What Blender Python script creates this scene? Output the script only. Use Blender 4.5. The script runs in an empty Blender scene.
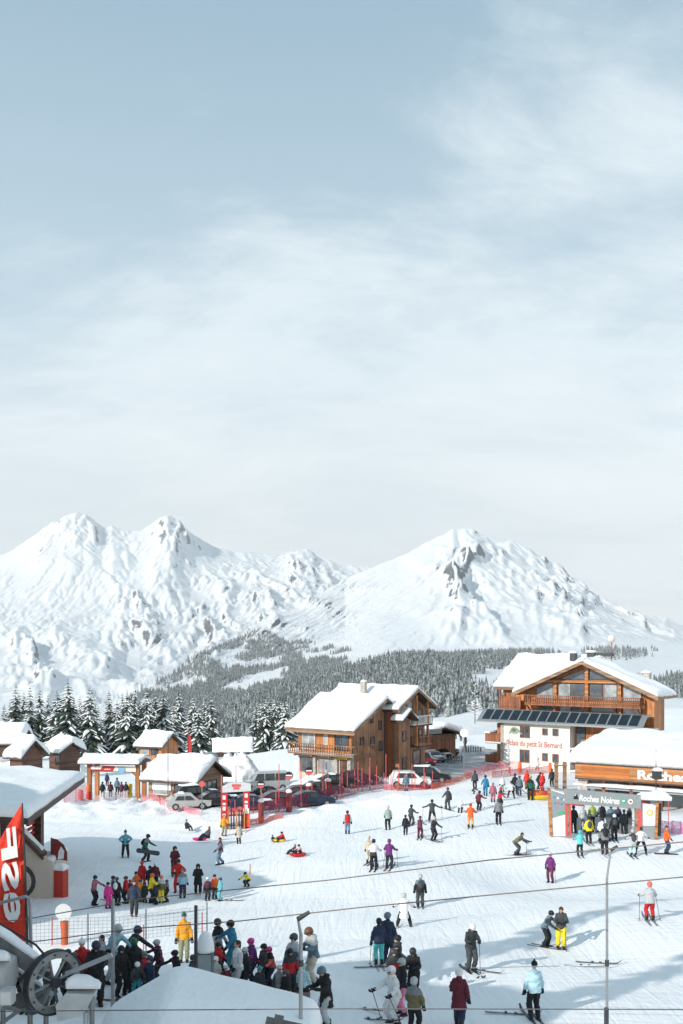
HAZE = 0.000058
import bpy, math, random
import numpy as np
from mathutils import Vector, Matrix, Euler
random.seed(7)
R = math.radians
scn = bpy.context.scene
COL = scn.collection
F = 1000.0; HY = 650.0; CX = 341.5
def P(px, py, d): return Vector(((px-CX)*d/F, d, (HY-py)*d/F))

# ------------------------------------------------------------------ noise
def _hash(ix, iy, seed):
    h = (ix.astype(np.int64)*374761393 + iy.astype(np.int64)*668265263 + seed*1442695041) & 0x7fffffff
    h = ((h ^ (h >> 13))*1274126177) & 0x7fffffff
    return (h ^ (h >> 16)) & 0xffff
def perlin(x, y, seed=0):
    x = np.asarray(x, dtype=float); y = np.asarray(y, dtype=float)
    x0 = np.floor(x); y0 = np.floor(y); fx = x-x0; fy = y-y0
    u = fx*fx*fx*(fx*(fx*6-15)+10); v = fy*fy*fy*(fy*(fy*6-15)+10)
    def g(ix, iy, dx, dy):
        a = _hash(ix, iy, seed)/65536.0*2*np.pi
        return np.cos(a)*dx+np.sin(a)*dy
    n00 = g(x0, y0, fx, fy); n10 = g(x0+1, y0, fx-1, fy)
    n01 = g(x0, y0+1, fx, fy-1); n11 = g(x0+1, y0+1, fx-1, fy-1)
    return ((n00*(1-u)+n10*u)*(1-v)+(n01*(1-u)+n11*u)*v)*1.5
def fbm(x, y, seed=0, oct=4, gain=.5):
    s = 0; a = 1
    for i in range(oct):
        s = s+a*perlin(x*2**i, y*2**i, seed+i*17); a *= gain
    return s
def ridged(x, y, seed=0, oct=5, gain=.5):
    s = 0; a = 1; w = 1
    for i in range(oct):
        n = 1-np.abs(perlin(x*2**i, y*2**i, seed+i*31)); n = n*n
        s = s+a*n*w; w = np.clip(n*1.5, 0, 1); a *= gain
    return s

# ------------------------------------------------------------------ materials
MATS = {}
def nt(name):
    m = bpy.data.materials.new(name); m.use_nodes = True
    n = m.node_tree; b = n.nodes['Principled BSDF']
    return m, n, b
def lk(n, a, b): n.links.new(a, b)
def node(n, t, **k):
    x = n.nodes.new(t)
    for q, v in k.items(): setattr(x, q, v)
    return x
def ramp(n, src, stops):
    r = n.nodes.new('ShaderNodeValToRGB'); lk(n, src, r.inputs[0])
    e = r.color_ramp.elements
    while len(e) < len(stops): e.new(.5)
    for i, (p, c) in enumerate(stops):
        e[i].position = p; e[i].color = (c[0], c[1], c[2], 1) if hasattr(c, '__len__') else (c, c, c, 1)
    return r
def noise_n(n, co, scale, detail=4, rough=.55, dist=0):
    x = n.nodes.new('ShaderNodeTexNoise'); x.inputs['Scale'].default_value = scale
    x.inputs['Detail'].default_value = detail; x.inputs['Roughness'].default_value = rough
    x.inputs['Distortion'].default_value = dist
    if co is not None: lk(n, co, x.inputs['Vector'])
    return x
def mapping(n, co, scale=(1, 1, 1), rot=(0, 0, 0)):
    x = n.nodes.new('ShaderNodeMapping'); lk(n, co, x.inputs[0])
    x.inputs['Scale'].default_value = scale; x.inputs['Rotation'].default_value = rot
    return x.outputs[0]
def mixc(n, fac, a, b):
    x = n.nodes.new('ShaderNodeMix'); x.data_type = 'RGBA'
    if hasattr(fac, 'links'): lk(n, fac, x.inputs[0])
    else: x.inputs[0].default_value = fac
    for s, i in ((a, 6), (b, 7)):
        if hasattr(s, 'links'): lk(n, s, x.inputs[i])
        else: x.inputs[i].default_value = (*s, 1)
    return x.outputs[2]
def bump(n, b, h, strength, dist=.1):
    x = n.nodes.new('ShaderNodeBump'); x.inputs['Strength'].default_value = strength
    x.inputs['Distance'].default_value = dist
    lk(n, h, x.inputs['Height']); lk(n, x.outputs[0], b.inputs['Normal'])
def objco(n): return n.nodes.new('ShaderNodeTexCoord').outputs['Object']

def solid(name, col, rough=.6, metal=0, var=.12, vscale=6, bmp=0, spec=.4):
    if name in MATS: return MATS[name]
    m, n, b = nt(name)
    co = objco(n); no = noise_n(n, co, vscale, 5)
    a = tuple(max(0, c*(1-var)) for c in col); c2 = tuple(min(1, c*(1+var)) for c in col)
    r = ramp(n, no.outputs[0], [(.3, a), (.7, c2)])
    lk(n, r.outputs[0], b.inputs['Base Color'])
    b.inputs['Roughness'].default_value = rough; b.inputs['Metallic'].default_value = metal
    b.inputs['Specular IOR Level'].default_value = spec
    if bmp: bump(n, b, no.outputs[0], bmp, .02)
    MATS[name] = m; return m

def snow_mat():
    m, n, b = nt('snow')
    co = n.nodes.new('ShaderNodeNewGeometry').outputs['Position']
    n1 = noise_n(n, co, .5, 6, .6); n2 = noise_n(n, co, 6, 4, .6)
    r = ramp(n, n1.outputs[0], [(.3, (.82, .835, .85)), (.7, (.885, .89, .90))])
    lk(n, r.outputs[0], b.inputs['Base Color'])
    b.inputs['Roughness'].default_value = .75; b.inputs['Specular IOR Level'].default_value = .2
    ad = node(n, 'ShaderNodeMath', operation='MULTIPLY_ADD'); lk(n, n2.outputs[0], ad.inputs[0]); ad.inputs[1].default_value = .25
    lk(n, n1.outputs[0], ad.inputs[2])
    bump(n, b, ad.outputs[0], .5, .25)
    return m
def piste_mat():
    m, n, b = nt('groomed_snow')
    co = n.nodes.new('ShaderNodeNewGeometry').outputs['Position']
    w1 = noise_n(n, mapping(n, co, (.9, .10, 1), (0, 0, R(-32))), 1.0, 2, .5, 1.2)   # long ski tracks
    w2 = noise_n(n, mapping(n, co, (1.3, .13, 1), (0, 0, R(38))), 1.0, 2, .5, 1.0)
    w3 = noise_n(n, mapping(n, co, (.14, 1.2, 1), (0, 0, R(8))), 1.0, 2, .5, .8)
    n3 = noise_n(n, co, .12, 5, .6); n4 = noise_n(n, co, 5, 5, .7)
    def ab(x):                                   # thin grooves where the noise crosses the middle
        s = node(n, 'ShaderNodeMath', operation='SUBTRACT'); lk(n, x.outputs[0], s.inputs[0]); s.inputs[1].default_value = .5
        a = node(n, 'ShaderNodeMath', operation='ABSOLUTE'); lk(n, s.outputs[0], a.inputs[0])
        c = node(n, 'ShaderNodeMath', operation='MULTIPLY'); lk(n, a.outputs[0], c.inputs[0]); c.inputs[1].default_value = 9; c.use_clamp = True
        return c.outputs[0]
    s1 = node(n, 'ShaderNodeMath', operation='ADD'); lk(n, ab(w1), s1.inputs[0]); lk(n, ab(w2), s1.inputs[1])
    s2 = node(n, 'ShaderNodeMath', operation='ADD'); lk(n, s1.outputs[0], s2.inputs[0]); lk(n, ab(w3), s2.inputs[1])
    s3 = node(n, 'ShaderNodeMath', operation='MULTIPLY_ADD'); lk(n, n4.outputs[0], s3.inputs[0]); s3.inputs[1].default_value = 1.6; lk(n, s2.outputs[0], s3.inputs[2])
    r = ramp(n, n3.outputs[0], [(.3, (.82, .835, .85)), (.7, (.885, .89, .895))])
    r2 = ramp(n, s2.outputs[0], [(.15, (.88, .90, .92)), (.7, (1, 1, 1))])
    mu = node(n, 'ShaderNodeMix', data_type='RGBA', blend_type='MULTIPLY'); mu.inputs[0].default_value = .8
    lk(n, r.outputs[0], mu.inputs[6]); lk(n, r2.outputs[0], mu.inputs[7])
    lk(n, mu.outputs[2], b.inputs['Base Color'])
    b.inputs['Roughness'].default_value = .7; b.inputs['Specular IOR Level'].default_value = .2
    bump(n, b, s3.outputs[0], .25, .06)
    return m
def rock_mat():
    m, n, b = nt('mountain_snow_and_rock')
    g = n.nodes.new('ShaderNodeNewGeometry'); co = g.outputs['Position']
    sx = n.nodes.new('ShaderNodeSeparateXYZ'); lk(n, g.outputs['Normal'], sx.inputs[0])
    n1 = noise_n(n, mapping(n, co, (1, .5, 1.2)), .006, 9, .72, .6)
    n2 = noise_n(n, mapping(n, co, (1, 1, 2.2)), .022, 10, .78, .4)
    ma = node(n, 'ShaderNodeMath', operation='MULTIPLY_ADD'); lk(n, n1.outputs[0], ma.inputs[0]); ma.inputs[1].default_value = -.72; ma.inputs[2].default_value = -.06
    ad = node(n, 'ShaderNodeMath', operation='ADD'); lk(n, ma.outputs[0], ad.inputs[0]); lk(n, sx.outputs[2], ad.inputs[1])
    ad2 = node(n, 'ShaderNodeMath', operation='MULTIPLY_ADD'); lk(n, n2.outputs[0], ad2.inputs[0]); ad2.inputs[1].default_value = .9; lk(n, ad.outputs[0], ad2.inputs[2])
    fac = ramp(n, ad2.outputs[0], [(.575, 1), (.66, 0)])
    rc = ramp(n, n2.outputs[0], [(.35, (.06, .07, .085)), (.65, (.20, .215, .235))])
    c = mixc(n, fac.outputs[0], (.87, .885, .90), rc.outputs[0])
    lk(n, c, b.inputs['Base Color']); b.inputs['Roughness'].default_value = .8; b.inputs['Specular IOR Level'].default_value = .1
    bump(n, b, n2.outputs[0], .6, 12)
    return m
def wood(name, col, board=.22, vert=True, grime=.35, rough=.6):
    if name in MATS: return MATS[name]
    m, n, b = nt(name)
    co = objco(n)
    sp = n.nodes.new('ShaderNodeSeparateXYZ'); lk(n, co, sp.inputs[0])
    if vert:
        s = node(n, 'ShaderNodeMath', operation='ADD'); lk(n, sp.outputs[0], s.inputs[0]); lk(n, sp.outputs[1], s.inputs[1]); src = s.outputs[0]
    else: src = sp.outputs[2]
    d = node(n, 'ShaderNodeMath', operation='DIVIDE'); lk(n, src, d.inputs[0]); d.inputs[1].default_value = board
    fl = node(n, 'ShaderNodeMath', operation='FLOOR'); lk(n, d.outputs[0], fl.inputs[0])
    fr = node(n, 'ShaderNodeMath', operation='FRACT'); lk(n, d.outputs[0], fr.inputs[0])
    wn = node(n, 'ShaderNodeTexWhiteNoise', noise_dimensions='1D'); lk(n, fl.outputs[0], wn.inputs['W'])
    st = noise_n(n, mapping(n, co, (6, 6, .7) if vert else (.7, .7, 6)), 1.5, 6, .65)
    big = noise_n(n, co, .5, 4, .6)
    gap = ramp(n, fr.outputs[0], [(0, .35), (.09, 1)])
    c1 = tuple(c*.62 for c in col); c2 = tuple(min(1, c*1.3) for c in col)
    a = mixc(n, wn.outputs[0], c1, c2)
    r = ramp(n, st.outputs[0], [(.3, .7), (.7, 1.15)])
    mu = node(n, 'ShaderNodeMix', data_type='RGBA', blend_type='MULTIPLY'); mu.inputs[0].default_value = 1
    lk(n, a, mu.inputs[6]); lk(n, r.outputs[0], mu.inputs[7])
    mu2 = node(n, 'ShaderNodeMix', data_type='RGBA', blend_type='MULTIPLY'); mu2.inputs[0].default_value = 1
    lk(n, mu.outputs[2], mu2.inputs[6]); lk(n, gap.outputs[0], mu2.inputs[7])
    br = ramp(n, big.outputs[0], [(.35, 1-grime), (.6, 1)])
    mu3 = node(n, 'ShaderNodeMix', data_type='RGBA', blend_type='MULTIPLY'); mu3.inputs[0].default_value = 1
    lk(n, mu2.outputs[2], mu3.inputs[6]); lk(n, br.outputs[0], mu3.inputs[7])
    lk(n, mu3.outputs[2], b.inputs['Base Color']); b.inputs['Roughness'].default_value = rough
    bump(n, b, gap.outputs[0], .5, .01)
    MATS[name] = m; return m
def glass(name, col, rough=.06):
    if name in MATS: return MATS[name]
    m, n, b = nt(name)
    no = noise_n(n, objco(n), 1.2, 3)
    r = ramp(n, no.outputs[0], [(.35, tuple(c*.5 for c in col)), (.65, col)])
    lk(n, r.outputs[0], b.inputs['Base Color']); b.inputs['Roughness'].default_value = rough
    b.inputs['Specular IOR Level'].default_value = .8
    MATS[name] = m; return m
def cloth(col, kind='cloth', col2=None, zcut=1.26, style=0):
    key = kind+'_%d_%d_%d' % tuple(int(c*255) for c in col)+('' if col2 is None else '_%d_%d_%d_%d' % (*[int(c*255) for c in col2], style))
    if key in MATS: return MATS[key]
    m, n, b = nt(key)
    co = objco(n); no = noise_n(n, co, 7, 5, .6); fi = noise_n(n, co, 60, 2)
    r = ramp(n, no.outputs[0], [(.3, tuple(c*.78 for c in col)), (.7, tuple(min(1, c*1.15) for c in col))])
    srcc = r.outputs[0]
    if col2 is not None:                 # garment in two colours: yoke, hem band, or sleeves
        sp_ = n.nodes.new('ShaderNodeSeparateXYZ'); lk(n, co, sp_.inputs[0]); m1 = node(n, 'ShaderNodeMath', operation='GREATER_THAN')
        if style == 2:
            ab_ = node(n, 'ShaderNodeMath', operation='ABSOLUTE'); lk(n, sp_.outputs[0], ab_.inputs[0]); lk(n, ab_.outputs[0], m1.inputs[0]); m1.inputs[1].default_value = .185
        else: lk(n, sp_.outputs[2], m1.inputs[0]); m1.inputs[1].default_value = (zcut, 1.02)[style]
        f_ = m1.outputs[0]
        if style == 1:
            iv = node(n, 'ShaderNodeMath', operation='SUBTRACT'); iv.inputs[0].default_value = 1; lk(n, f_, iv.inputs[1]); f_ = iv.outputs[0]
        srcc = mixc(n, f_, srcc, col2)
    lk(n, srcc, b.inputs['Base Color'])
    b.inputs['Roughness'].default_value = .75 if kind == 'cloth' else .35
    b.inputs['Specular IOR Level'].default_value = .3
    bump(n, b, no.outputs[0], .7, .05)
    MATS[key] = m; return m
def net_mat(name, col, cell=.25, fac=.5):
    if name in MATS: return MATS[name]
    m, n, b = nt(name)
    out = n.nodes['Material Output']
    tr = n.nodes.new('ShaderNodeBsdfTransparent'); mx = n.nodes.new('ShaderNodeMixShader')
    no = noise_n(n, objco(n), 9, 3, .7)
    r = ramp(n, no.outputs[0], [(.35, fac*.5), (.65, min(1, fac*1.5))])
    lk(n, r.outputs[0], mx.inputs[0])
    lk(n, tr.outputs[0], mx.inputs[1]); lk(n, b.outputs[0], mx.inputs[2]); lk(n, mx.outputs[0], out.inputs[0])
    b.inputs['Base Color'].default_value = (*col, 1); b.inputs['Roughness'].default_value = .8
    MATS[name] = m; return m

SNOW = snow_mat(); PISTE = piste_mat(); ROCK = rock_mat()

# ------------------------------------------------------------------ mesh builder
class MB:
    def __init__(s): s.v = []; s.f = []; s.mi = []
    def add(s, vs, fs, mi=0, M=None):
        o = len(s.v)
        for v in vs: s.v.append(tuple(M @ Vector(v)) if M else tuple(v))
        for f in fs: s.f.append(tuple(i+o for i in f)); s.mi.append(mi)
        return s
    def box(s, x0, x1, y0, y1, z0, z1, mi=0, M=None):
        v = [(x, y, z) for z in (z0, z1) for y in (y0, y1) for x in (x0, x1)]
        f = [(0, 2, 3, 1), (4, 5, 7, 6), (0, 1, 5, 4), (2, 6, 7, 3), (0, 4, 6, 2), (1, 3, 7, 5)]
        return s.add(v, f, mi, M)
    def bar(s, a, b, w, h=None, mi=0):
        """square bar between two points"""
        a = Vector(a); b = Vector(b); h = h or w; d = (b-a); L = d.length
        q = d.to_track_quat('Z', 'Y').to_matrix().to_4x4(); q.translation = a
        return s.box(-w/2, w/2, -h/2, h/2, 0, L, mi, q)
    def tube(s, pts, rad, n=8, mi=0, cap=True):
        pts = [Vector(p) for p in pts]
        if not hasattr(rad, '__len__'): rad = [rad]*len(pts)
        o = len(s.v); up = None
        for i, p in enumerate(pts):
            t = (pts[min(i+1, len(pts)-1)]-pts[max(i-1, 0)]).normalized()
            if up is None:
                up = Vector((1, 0, 0)) if abs(t.x) < .8 else Vector((0, 1, 0))
            a = (up-t*up.dot(t)).normalized(); b = t.cross(a); up = a
            r = rad[i]; rx, ry = r if hasattr(r, '__len__') else (r, r)
            for k in range(n):
                an = 2*math.pi*k/n; s.v.append(tuple(p+a*(rx*math.cos(an))+b*(ry*math.sin(an))))
        for i in range(len(pts)-1):
            for k in range(n):
                k2 = (k+1) % n; A = o+i*n; B = A+n
                s.f.append((A+k, A+k2, B+k2, B+k)); s.mi.append(mi)
        if cap:
            s.f.append(tuple(o+k for k in reversed(range(n)))); s.mi.append(mi)
            B = o+(len(pts)-1)*n; s.f.append(tuple(B+k for k in range(n))); s.mi.append(mi)
        return s
    def ell(s, c, r, n=12, m=8, mi=0, M=None, z0=-1, z1=1):
        """ellipsoid, cut between z0..z1 of its unit height, closed"""
        o = len(s.v); c = Vector(c); t0 = math.asin(max(-1, z0)); t1 = math.asin(min(1, z1))
        vs = []; fs = []
        for i in range(m+1):
            t = t0+(t1-t0)*i/m
            for k in range(n):
                a = 2*math.pi*k/n; vs.append((c.x+r[0]*math.cos(t)*math.cos(a), c.y+r[1]*math.cos(t)*math.sin(a), c.z+r[2]*math.sin(t)))
        for i in range(m):
            for k in range(n):
                k2 = (k+1) % n; fs.append((i*n+k, i*n+k2, (i+1)*n+k2, (i+1)*n+k))
        fs.append(tuple(reversed(range(n)))); fs.append(tuple(m*n+k for k in range(n)))
        return s.add(vs, fs, mi, M)
    def prism(s, poly, y0, y1, mi=0, M=None, plane='xz'):
        """polygon in xz (or xy / yz) extruded along the remaining axis"""
        n = len(poly)
        def pt(p, t):
            if plane == 'xz': return (p[0], t, p[1])
            if plane == 'xy': return (p[0], p[1], t)
            return (t, p[0], p[1])
        v = [pt(p, y0) for p in poly]+[pt(p, y1) for p in poly]
        f = [tuple(range(n)), tuple(reversed(range(n, 2*n)))]+[(i, i+n, (i+1) % n+n, (i+1) % n) for i in range(n)]
        return s.add(v, f, mi, M)
    def mesh(s, name, mats, smooth=False):
        me = bpy.data.meshes.new(name); me.from_pydata(s.v, [], s.f)
        if not isinstance(mats, (list, tuple)): mats = [mats]
        for m in mats: me.materials.append(m)
        if len(mats) > 1: me.polygons.foreach_set('material_index', s.mi)
        fix_normals(me)
        if smooth: me.polygons.foreach_set('use_smooth', [True]*len(me.polygons))
        me.update(); return me
    def build(s, name, mats, parent=None, smooth=False, loc=None, rot=None):
        return link(name, s.mesh(name, mats, smooth), parent, loc, rot)
import bmesh
def fix_normals(me):
    bm = bmesh.new(); bm.from_mesh(me); bmesh.ops.recalc_face_normals(bm, faces=bm.faces); bm.to_mesh(me); bm.free()
def link(name, me, parent=None, loc=None, rot=None):
    o = bpy.data.objects.new(name, me); COL.objects.link(o)
    if parent: o.parent = parent
    if loc is not None: o.location = loc
    if rot is not None: o.rotation_euler = rot
    return o
def empty(name, loc, rz=0):
    o = bpy.data.objects.new(name, None); COL.objects.link(o); o.location = loc; o.rotation_euler = (0, 0, rz)
    o.empty_display_size = .3
    return o
LABELS = set()
def tag(o, label=None, cat=None, group=None, kind=None):
    if label:
        n = len(label.split())
        if n < 4 or n > 16: print('LABEL LENGTH', n, label)
        if label in LABELS and not group: print('DUP LABEL', label)
        LABELS.add(label); o['label'] = label
    if cat: o['category'] = cat
    if group: o['group'] = group
    if kind: o['kind'] = kind
    return o
def copy_tree(o, parent=None):
    c = o.copy(); COL.objects.link(c)
    if parent: c.parent = parent
    for ch in list(o.children): copy_tree(ch, c)
    return c
def grid_mesh(name, X, Y, Z, mat, smooth=True):
    """numpy grid -> mesh"""
    r, c = X.shape; n = r*c
    me = bpy.data.meshes.new(name); me.vertices.add(n)
    me.vertices.foreach_set('co', np.stack([X, Y, Z], -1).reshape(-1).astype(np.float32))
    i = np.arange(n).reshape(r, c)
    q = np.stack([i[:-1, :-1], i[:-1, 1:], i[1:, 1:], i[1:, :-1]], -1).reshape(-1, 4)
    return faces_np(me, q, mat, smooth)
def faces_np(me, q, mat, smooth=True):
    k = q.shape[1]; m = q.shape[0]
    me.loops.add(m*k); me.loops.foreach_set('vertex_index', q.reshape(-1).astype(np.int32))
    me.polygons.add(m); me.polygons.foreach_set('loop_start', np.arange(0, m*k, k, dtype=np.int32))
    me.polygons.foreach_set('use_smooth', np.full(m, smooth))
    me.materials.append(mat); me.update(); me.validate()
    return me
def snow_slab(mb, p00, p10, p11, p01, t, n=14, m=14, edge=.12, amp=.12, mi=0, seed=None, over=.0, vary=.25):
    """a thick uneven layer of snow with rounded rims lying on a sloping quad"""
    p00, p10, p11, p01 = [Vector(p) for p in (p00, p10, p11, p01)]
    seed = random.randint(0, 999) if seed is None else seed
    Lu = (p10-p00).length; Lv = (p01-p00).length
    us = sorted(set([0, min(.03, .15/Lu), min(.08, .4/Lu)]+[i/n for i in range(1, n)]+[1-min(.08, .4/Lu), 1-min(.03, .15/Lu), 1]))
    vs_ = sorted(set([0, min(.03, .15/Lv), min(.08, .4/Lv)]+[i/m for i in range(1, m)]+[1-min(.08, .4/Lv), 1-min(.03, .15/Lv), 1]))
    o = len(mb.v); N = len(us); M_ = len(vs_)
    nz = perlin(np.array([[u*Lu*.35 for u in us]]*M_), np.array([[v*Lv*.35]*N for v in vs_]), seed)
    nz2 = perlin(np.array([[u*Lu*1.1 for u in us]]*M_), np.array([[v*Lv*1.1]*N for v in vs_]), seed+3)
    for layer in (0, 1):
        for j, v in enumerate(vs_):
            for i, u in enumerate(us):
                p = p00*(1-u)*(1-v)+p10*u*(1-v)+p11*u*v+p01*(1-u)*v
                ju = .16*nz2[j, i]*(1 if layer else .6); jw = .14*nz[j, i]*(1 if layer else .6)
                if u < .09: p = p-(p10-p00).normalized()*ju
                if u > .91: p = p+(p10-p00).normalized()*ju
                if v < .09: p = p-(p01-p00).normalized()*jw
                if v > .91: p = p+(p01-p00).normalized()*jw
                if layer:
                    e = min(u*Lu, (1-u)*Lu, v*Lv, (1-v)*Lv)
                    q = min(1, (e+.02)/min(t*.9, .5)); prof = math.sqrt(max(0, 1-(1-q)**2)) if e > 0 else edge
                    prof = max(prof, .45)
                    p = p+Vector((0, 0, t*prof*(1+vary*nz[j, i])+1.5*amp*(nz[j, i]+.6*nz2[j, i])*prof))
                    
                mb.v.append(tuple(p))
    K = N*M_
    for layer in (0, 1):
        for j in range(M_-1):
            for i in range(N-1):
                a = o+layer*K+j*N+i; f = (a, a+1, a+N+1, a+N)
                mb.f.append(f if layer else f[::-1]); mb.mi.append(mi)
    def side(idx):
        for a, b in zip(idx, idx[1:]): mb.f.append((o+a, o+b, o+K+b, o+K+a)); mb.mi.append(mi)
    side([i for i in range(N)]); side([(M_-1)*N+i for i in reversed(range(N))])
    side([j*N for j in reversed(range(M_))]); side([j*N+N-1 for j in range(M_)])
def snow_pad(name, parent, p00, p10, p11, p01, t, **k):
    mb = MB(); snow_slab(mb, p00, p10, p11, p01, t, **k)
    return mb.build(name, SNOW, parent, smooth=True)
def text_mesh(body, size, width=None, bold=.02, extrude=.01, shear=0):
    c = bpy.data.curves.new('lettering', 'FONT'); c.body = body; c.size = size; c.offset = bold*size; c.extrude = extrude
    c.shear = shear; c.align_x = 'LEFT'; c.resolution_u = 3
    o = bpy.data.objects.new('lettering', c); COL.objects.link(o)
    bpy.context.view_layer.update()
    dg = bpy.context.evaluated_depsgraph_get()
    me = bpy.data.meshes.new_from_object(o.evaluated_get(dg)); bpy.data.objects.remove(o); bpy.data.curves.remove(c)
    xs = [v.co.x for v in me.vertices]
    if width:
        k = width/(max(xs)-min(xs)); x0 = min(xs)
        for v in me.vertices: v.co.x = (v.co.x-x0)*k
    return me
def put_text(name, body, size, mat, parent, M, width=None, bold=.02, shear=0, extrude=.012):
    me = text_mesh(body, size, width, bold, extrude, shear); me.transform(M); me.materials.clear(); me.materials.append(mat)
    return link(name, me, parent)
def remesh(mb, name, voxel, mats, wrinkle=0, seed=0):
    me = mb.mesh(name, mats); o = bpy.data.objects.new(name, me); COL.objects.link(o)
    md = o.modifiers.new('r', 'REMESH'); md.mode = 'VOXEL'; md.voxel_size = voxel; md.use_smooth_shade = True
    sm = o.modifiers.new('s', 'SMOOTH'); sm.iterations = 3; sm.factor = .5
    bpy.context.view_layer.update()
    dg = bpy.context.evaluated_depsgraph_get()
    r = bpy.data.meshes.new_from_object(o.evaluated_get(dg)); bpy.data.objects.remove(o)
    n = len(r.vertices); co = np.empty(n*3, dtype=np.float32); r.vertices.foreach_get('co', co); co = co.reshape(-1, 3)
    if wrinkle:
        no = np.empty(n*3, dtype=np.float32); r.vertices.foreach_get('normal', no); no = no.reshape(-1, 3)
        w = perlin(co[:, 0]*5+co[:, 1]*4, co[:, 2]*11, seed)+.5*perlin(co[:, 0]*12, co[:, 2]*20+co[:, 1]*9, seed+5)
        co = co+no*(w*wrinkle)[:, None]; r.vertices.foreach_set('co', co.reshape(-1))
    r.materials.clear()
    for m in (mats if isinstance(mats, (list, tuple)) else [mats]): r.materials.append(m)
    r.update(); r.name = name
    return r
# ------------------------------------------------------------------ camera, world, sun
cam = bpy.data.cameras.new('camera'); camo = bpy.data.objects.new('camera', cam); COL.objects.link(camo)
cam.lens = F/1024*36; cam.sensor_width = 36; cam.shift_y = (HY-512)/1024; cam.clip_end = 60000; cam.clip_start = .5
camo.rotation_euler = (R(90), 0, 0); scn.camera = camo
SUN_EL = 25.5; SUN_AZ = (-.74, -.67)
SD = Vector((SUN_AZ[0]*math.cos(R(SUN_EL)), SUN_AZ[1]*math.cos(R(SUN_EL)), math.sin(R(SUN_EL)))).normalized()
su = bpy.data.lights.new('sun', 'SUN'); su.energy = 3.9; su.angle = R(.5); su.color = (1, .94, .865)
suo = bpy.data.objects.new('sun', su); COL.objects.link(suo); suo.rotation_euler = (-SD).to_track_quat('-Z', 'Y').to_euler(); suo.location = (-60, -60, 60)
w = bpy.data.worlds.new('World'); scn.world = w; w.use_nodes = True; n = w.node_tree
bg = n.nodes['Background']; bg.inputs[1].default_value = .112
sky = n.nodes.new('ShaderNodeTexSky'); sky.sky_type = 'NISHITA'; sky.sun_disc = False
sky.sun_elevation = R(SUN_EL); sky.sun_rotation = math.atan2(SUN_AZ[0], SUN_AZ[1]); sky.altitude = 1900; sky.air_density = 1.0; sky.dust_density = 1.5
tc = n.nodes.new('ShaderNodeTexCoord').outputs['Generated']
sp = n.nodes.new('ShaderNodeSeparateXYZ'); lk(n, tc, sp.inputs[0])
def mth(op, a, b, clamp=False):
    x = n.nodes.new('ShaderNodeMath'); x.operation = op; x.use_clamp = clamp
    for i, v in enumerate((a, b)):
        if v is None: continue
        if hasattr(v, 'links'): lk(n, v, x.inputs[i])
        else: x.inputs[i].default_value = v
    return x.outputs[0]
zz = mth('ADD', mth('MAXIMUM', sp.outputs[2], 0), .22)
cb = n.nodes.new('ShaderNodeCombineXYZ'); lk(n, mth('DIVIDE', sp.outputs[0], zz), cb.inputs[0]); lk(n, mth('DIVIDE', sp.outputs[1], zz), cb.inputs[1])
c1 = noise_n(n, mapping(n, cb.outputs[0], (.8, 1.05, 1), (0, 0, R(20))), 1.5, 9, .6, .5)
c2 = noise_n(n, mapping(n, cb.outputs[0], (.7, 1.6, 1), (0, 0, R(35))), 3.2, 8, .65, .8)
c3 = noise_n(n, mapping(n, cb.outputs[0], (.7, 1.0, 1), (0, 0, R(-10))), .42, 3, .5, 0)
cl = mth('ADD', mth('MULTIPLY', c1.outputs[0], .62), mth('ADD', mth('MULTIPLY', c2.outputs[0], .22), mth('MULTIPLY', c3.outputs[0], .5)))
# clouds thicken to the right (east) and toward the horizon
bias = mth('ADD', mth('MULTIPLY', sp.outputs[0], .11), mth('MULTIPLY', mth('SUBTRACT', .36, sp.outputs[2]), .36))
cl = mth('ADD', cl, bias)
cm = ramp(n, cl, [(.575, 0), (.76, 1)])
cm.color_ramp.interpolation = 'EASE'
cfac = mth('ADD', mth('MULTIPLY', cm.outputs[0], .60), .14)
hs = n.nodes.new('ShaderNodeHueSaturation'); hs.inputs['Saturation'].default_value = .5; hs.inputs['Value'].default_value = 1.25; lk(n, sky.outputs[0], hs.inputs['Color'])
hz = ramp(n, sp.outputs[2], [(0.0, (10.3, 10.6, 10.8)), (.16, (7.5, 8.2, 8.5)), (.30, (4.3, 5.9, 6.9)), (.55, (1.9, 3.6, 4.9))])
skc = mixc(n, .8, hs.outputs[0], hz.outputs[0])
cc = ramp(n, cl, [(.6, (6.2, 7.1, 7.6)), (.9, (8.6, 9.2, 9.4))])
fin = mixc(n, cfac, skc, cc.outputs[0])
lk(n, fin, bg.inputs[0])
scn.view_settings.view_transform = 'Standard'; scn.view_settings.look = 'None'; scn.view_settings.gamma = 1; scn.view_settings.exposure = .12
scn.view_settings.use_curve_mapping = False
scn.render.engine = 'CYCLES'
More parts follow.
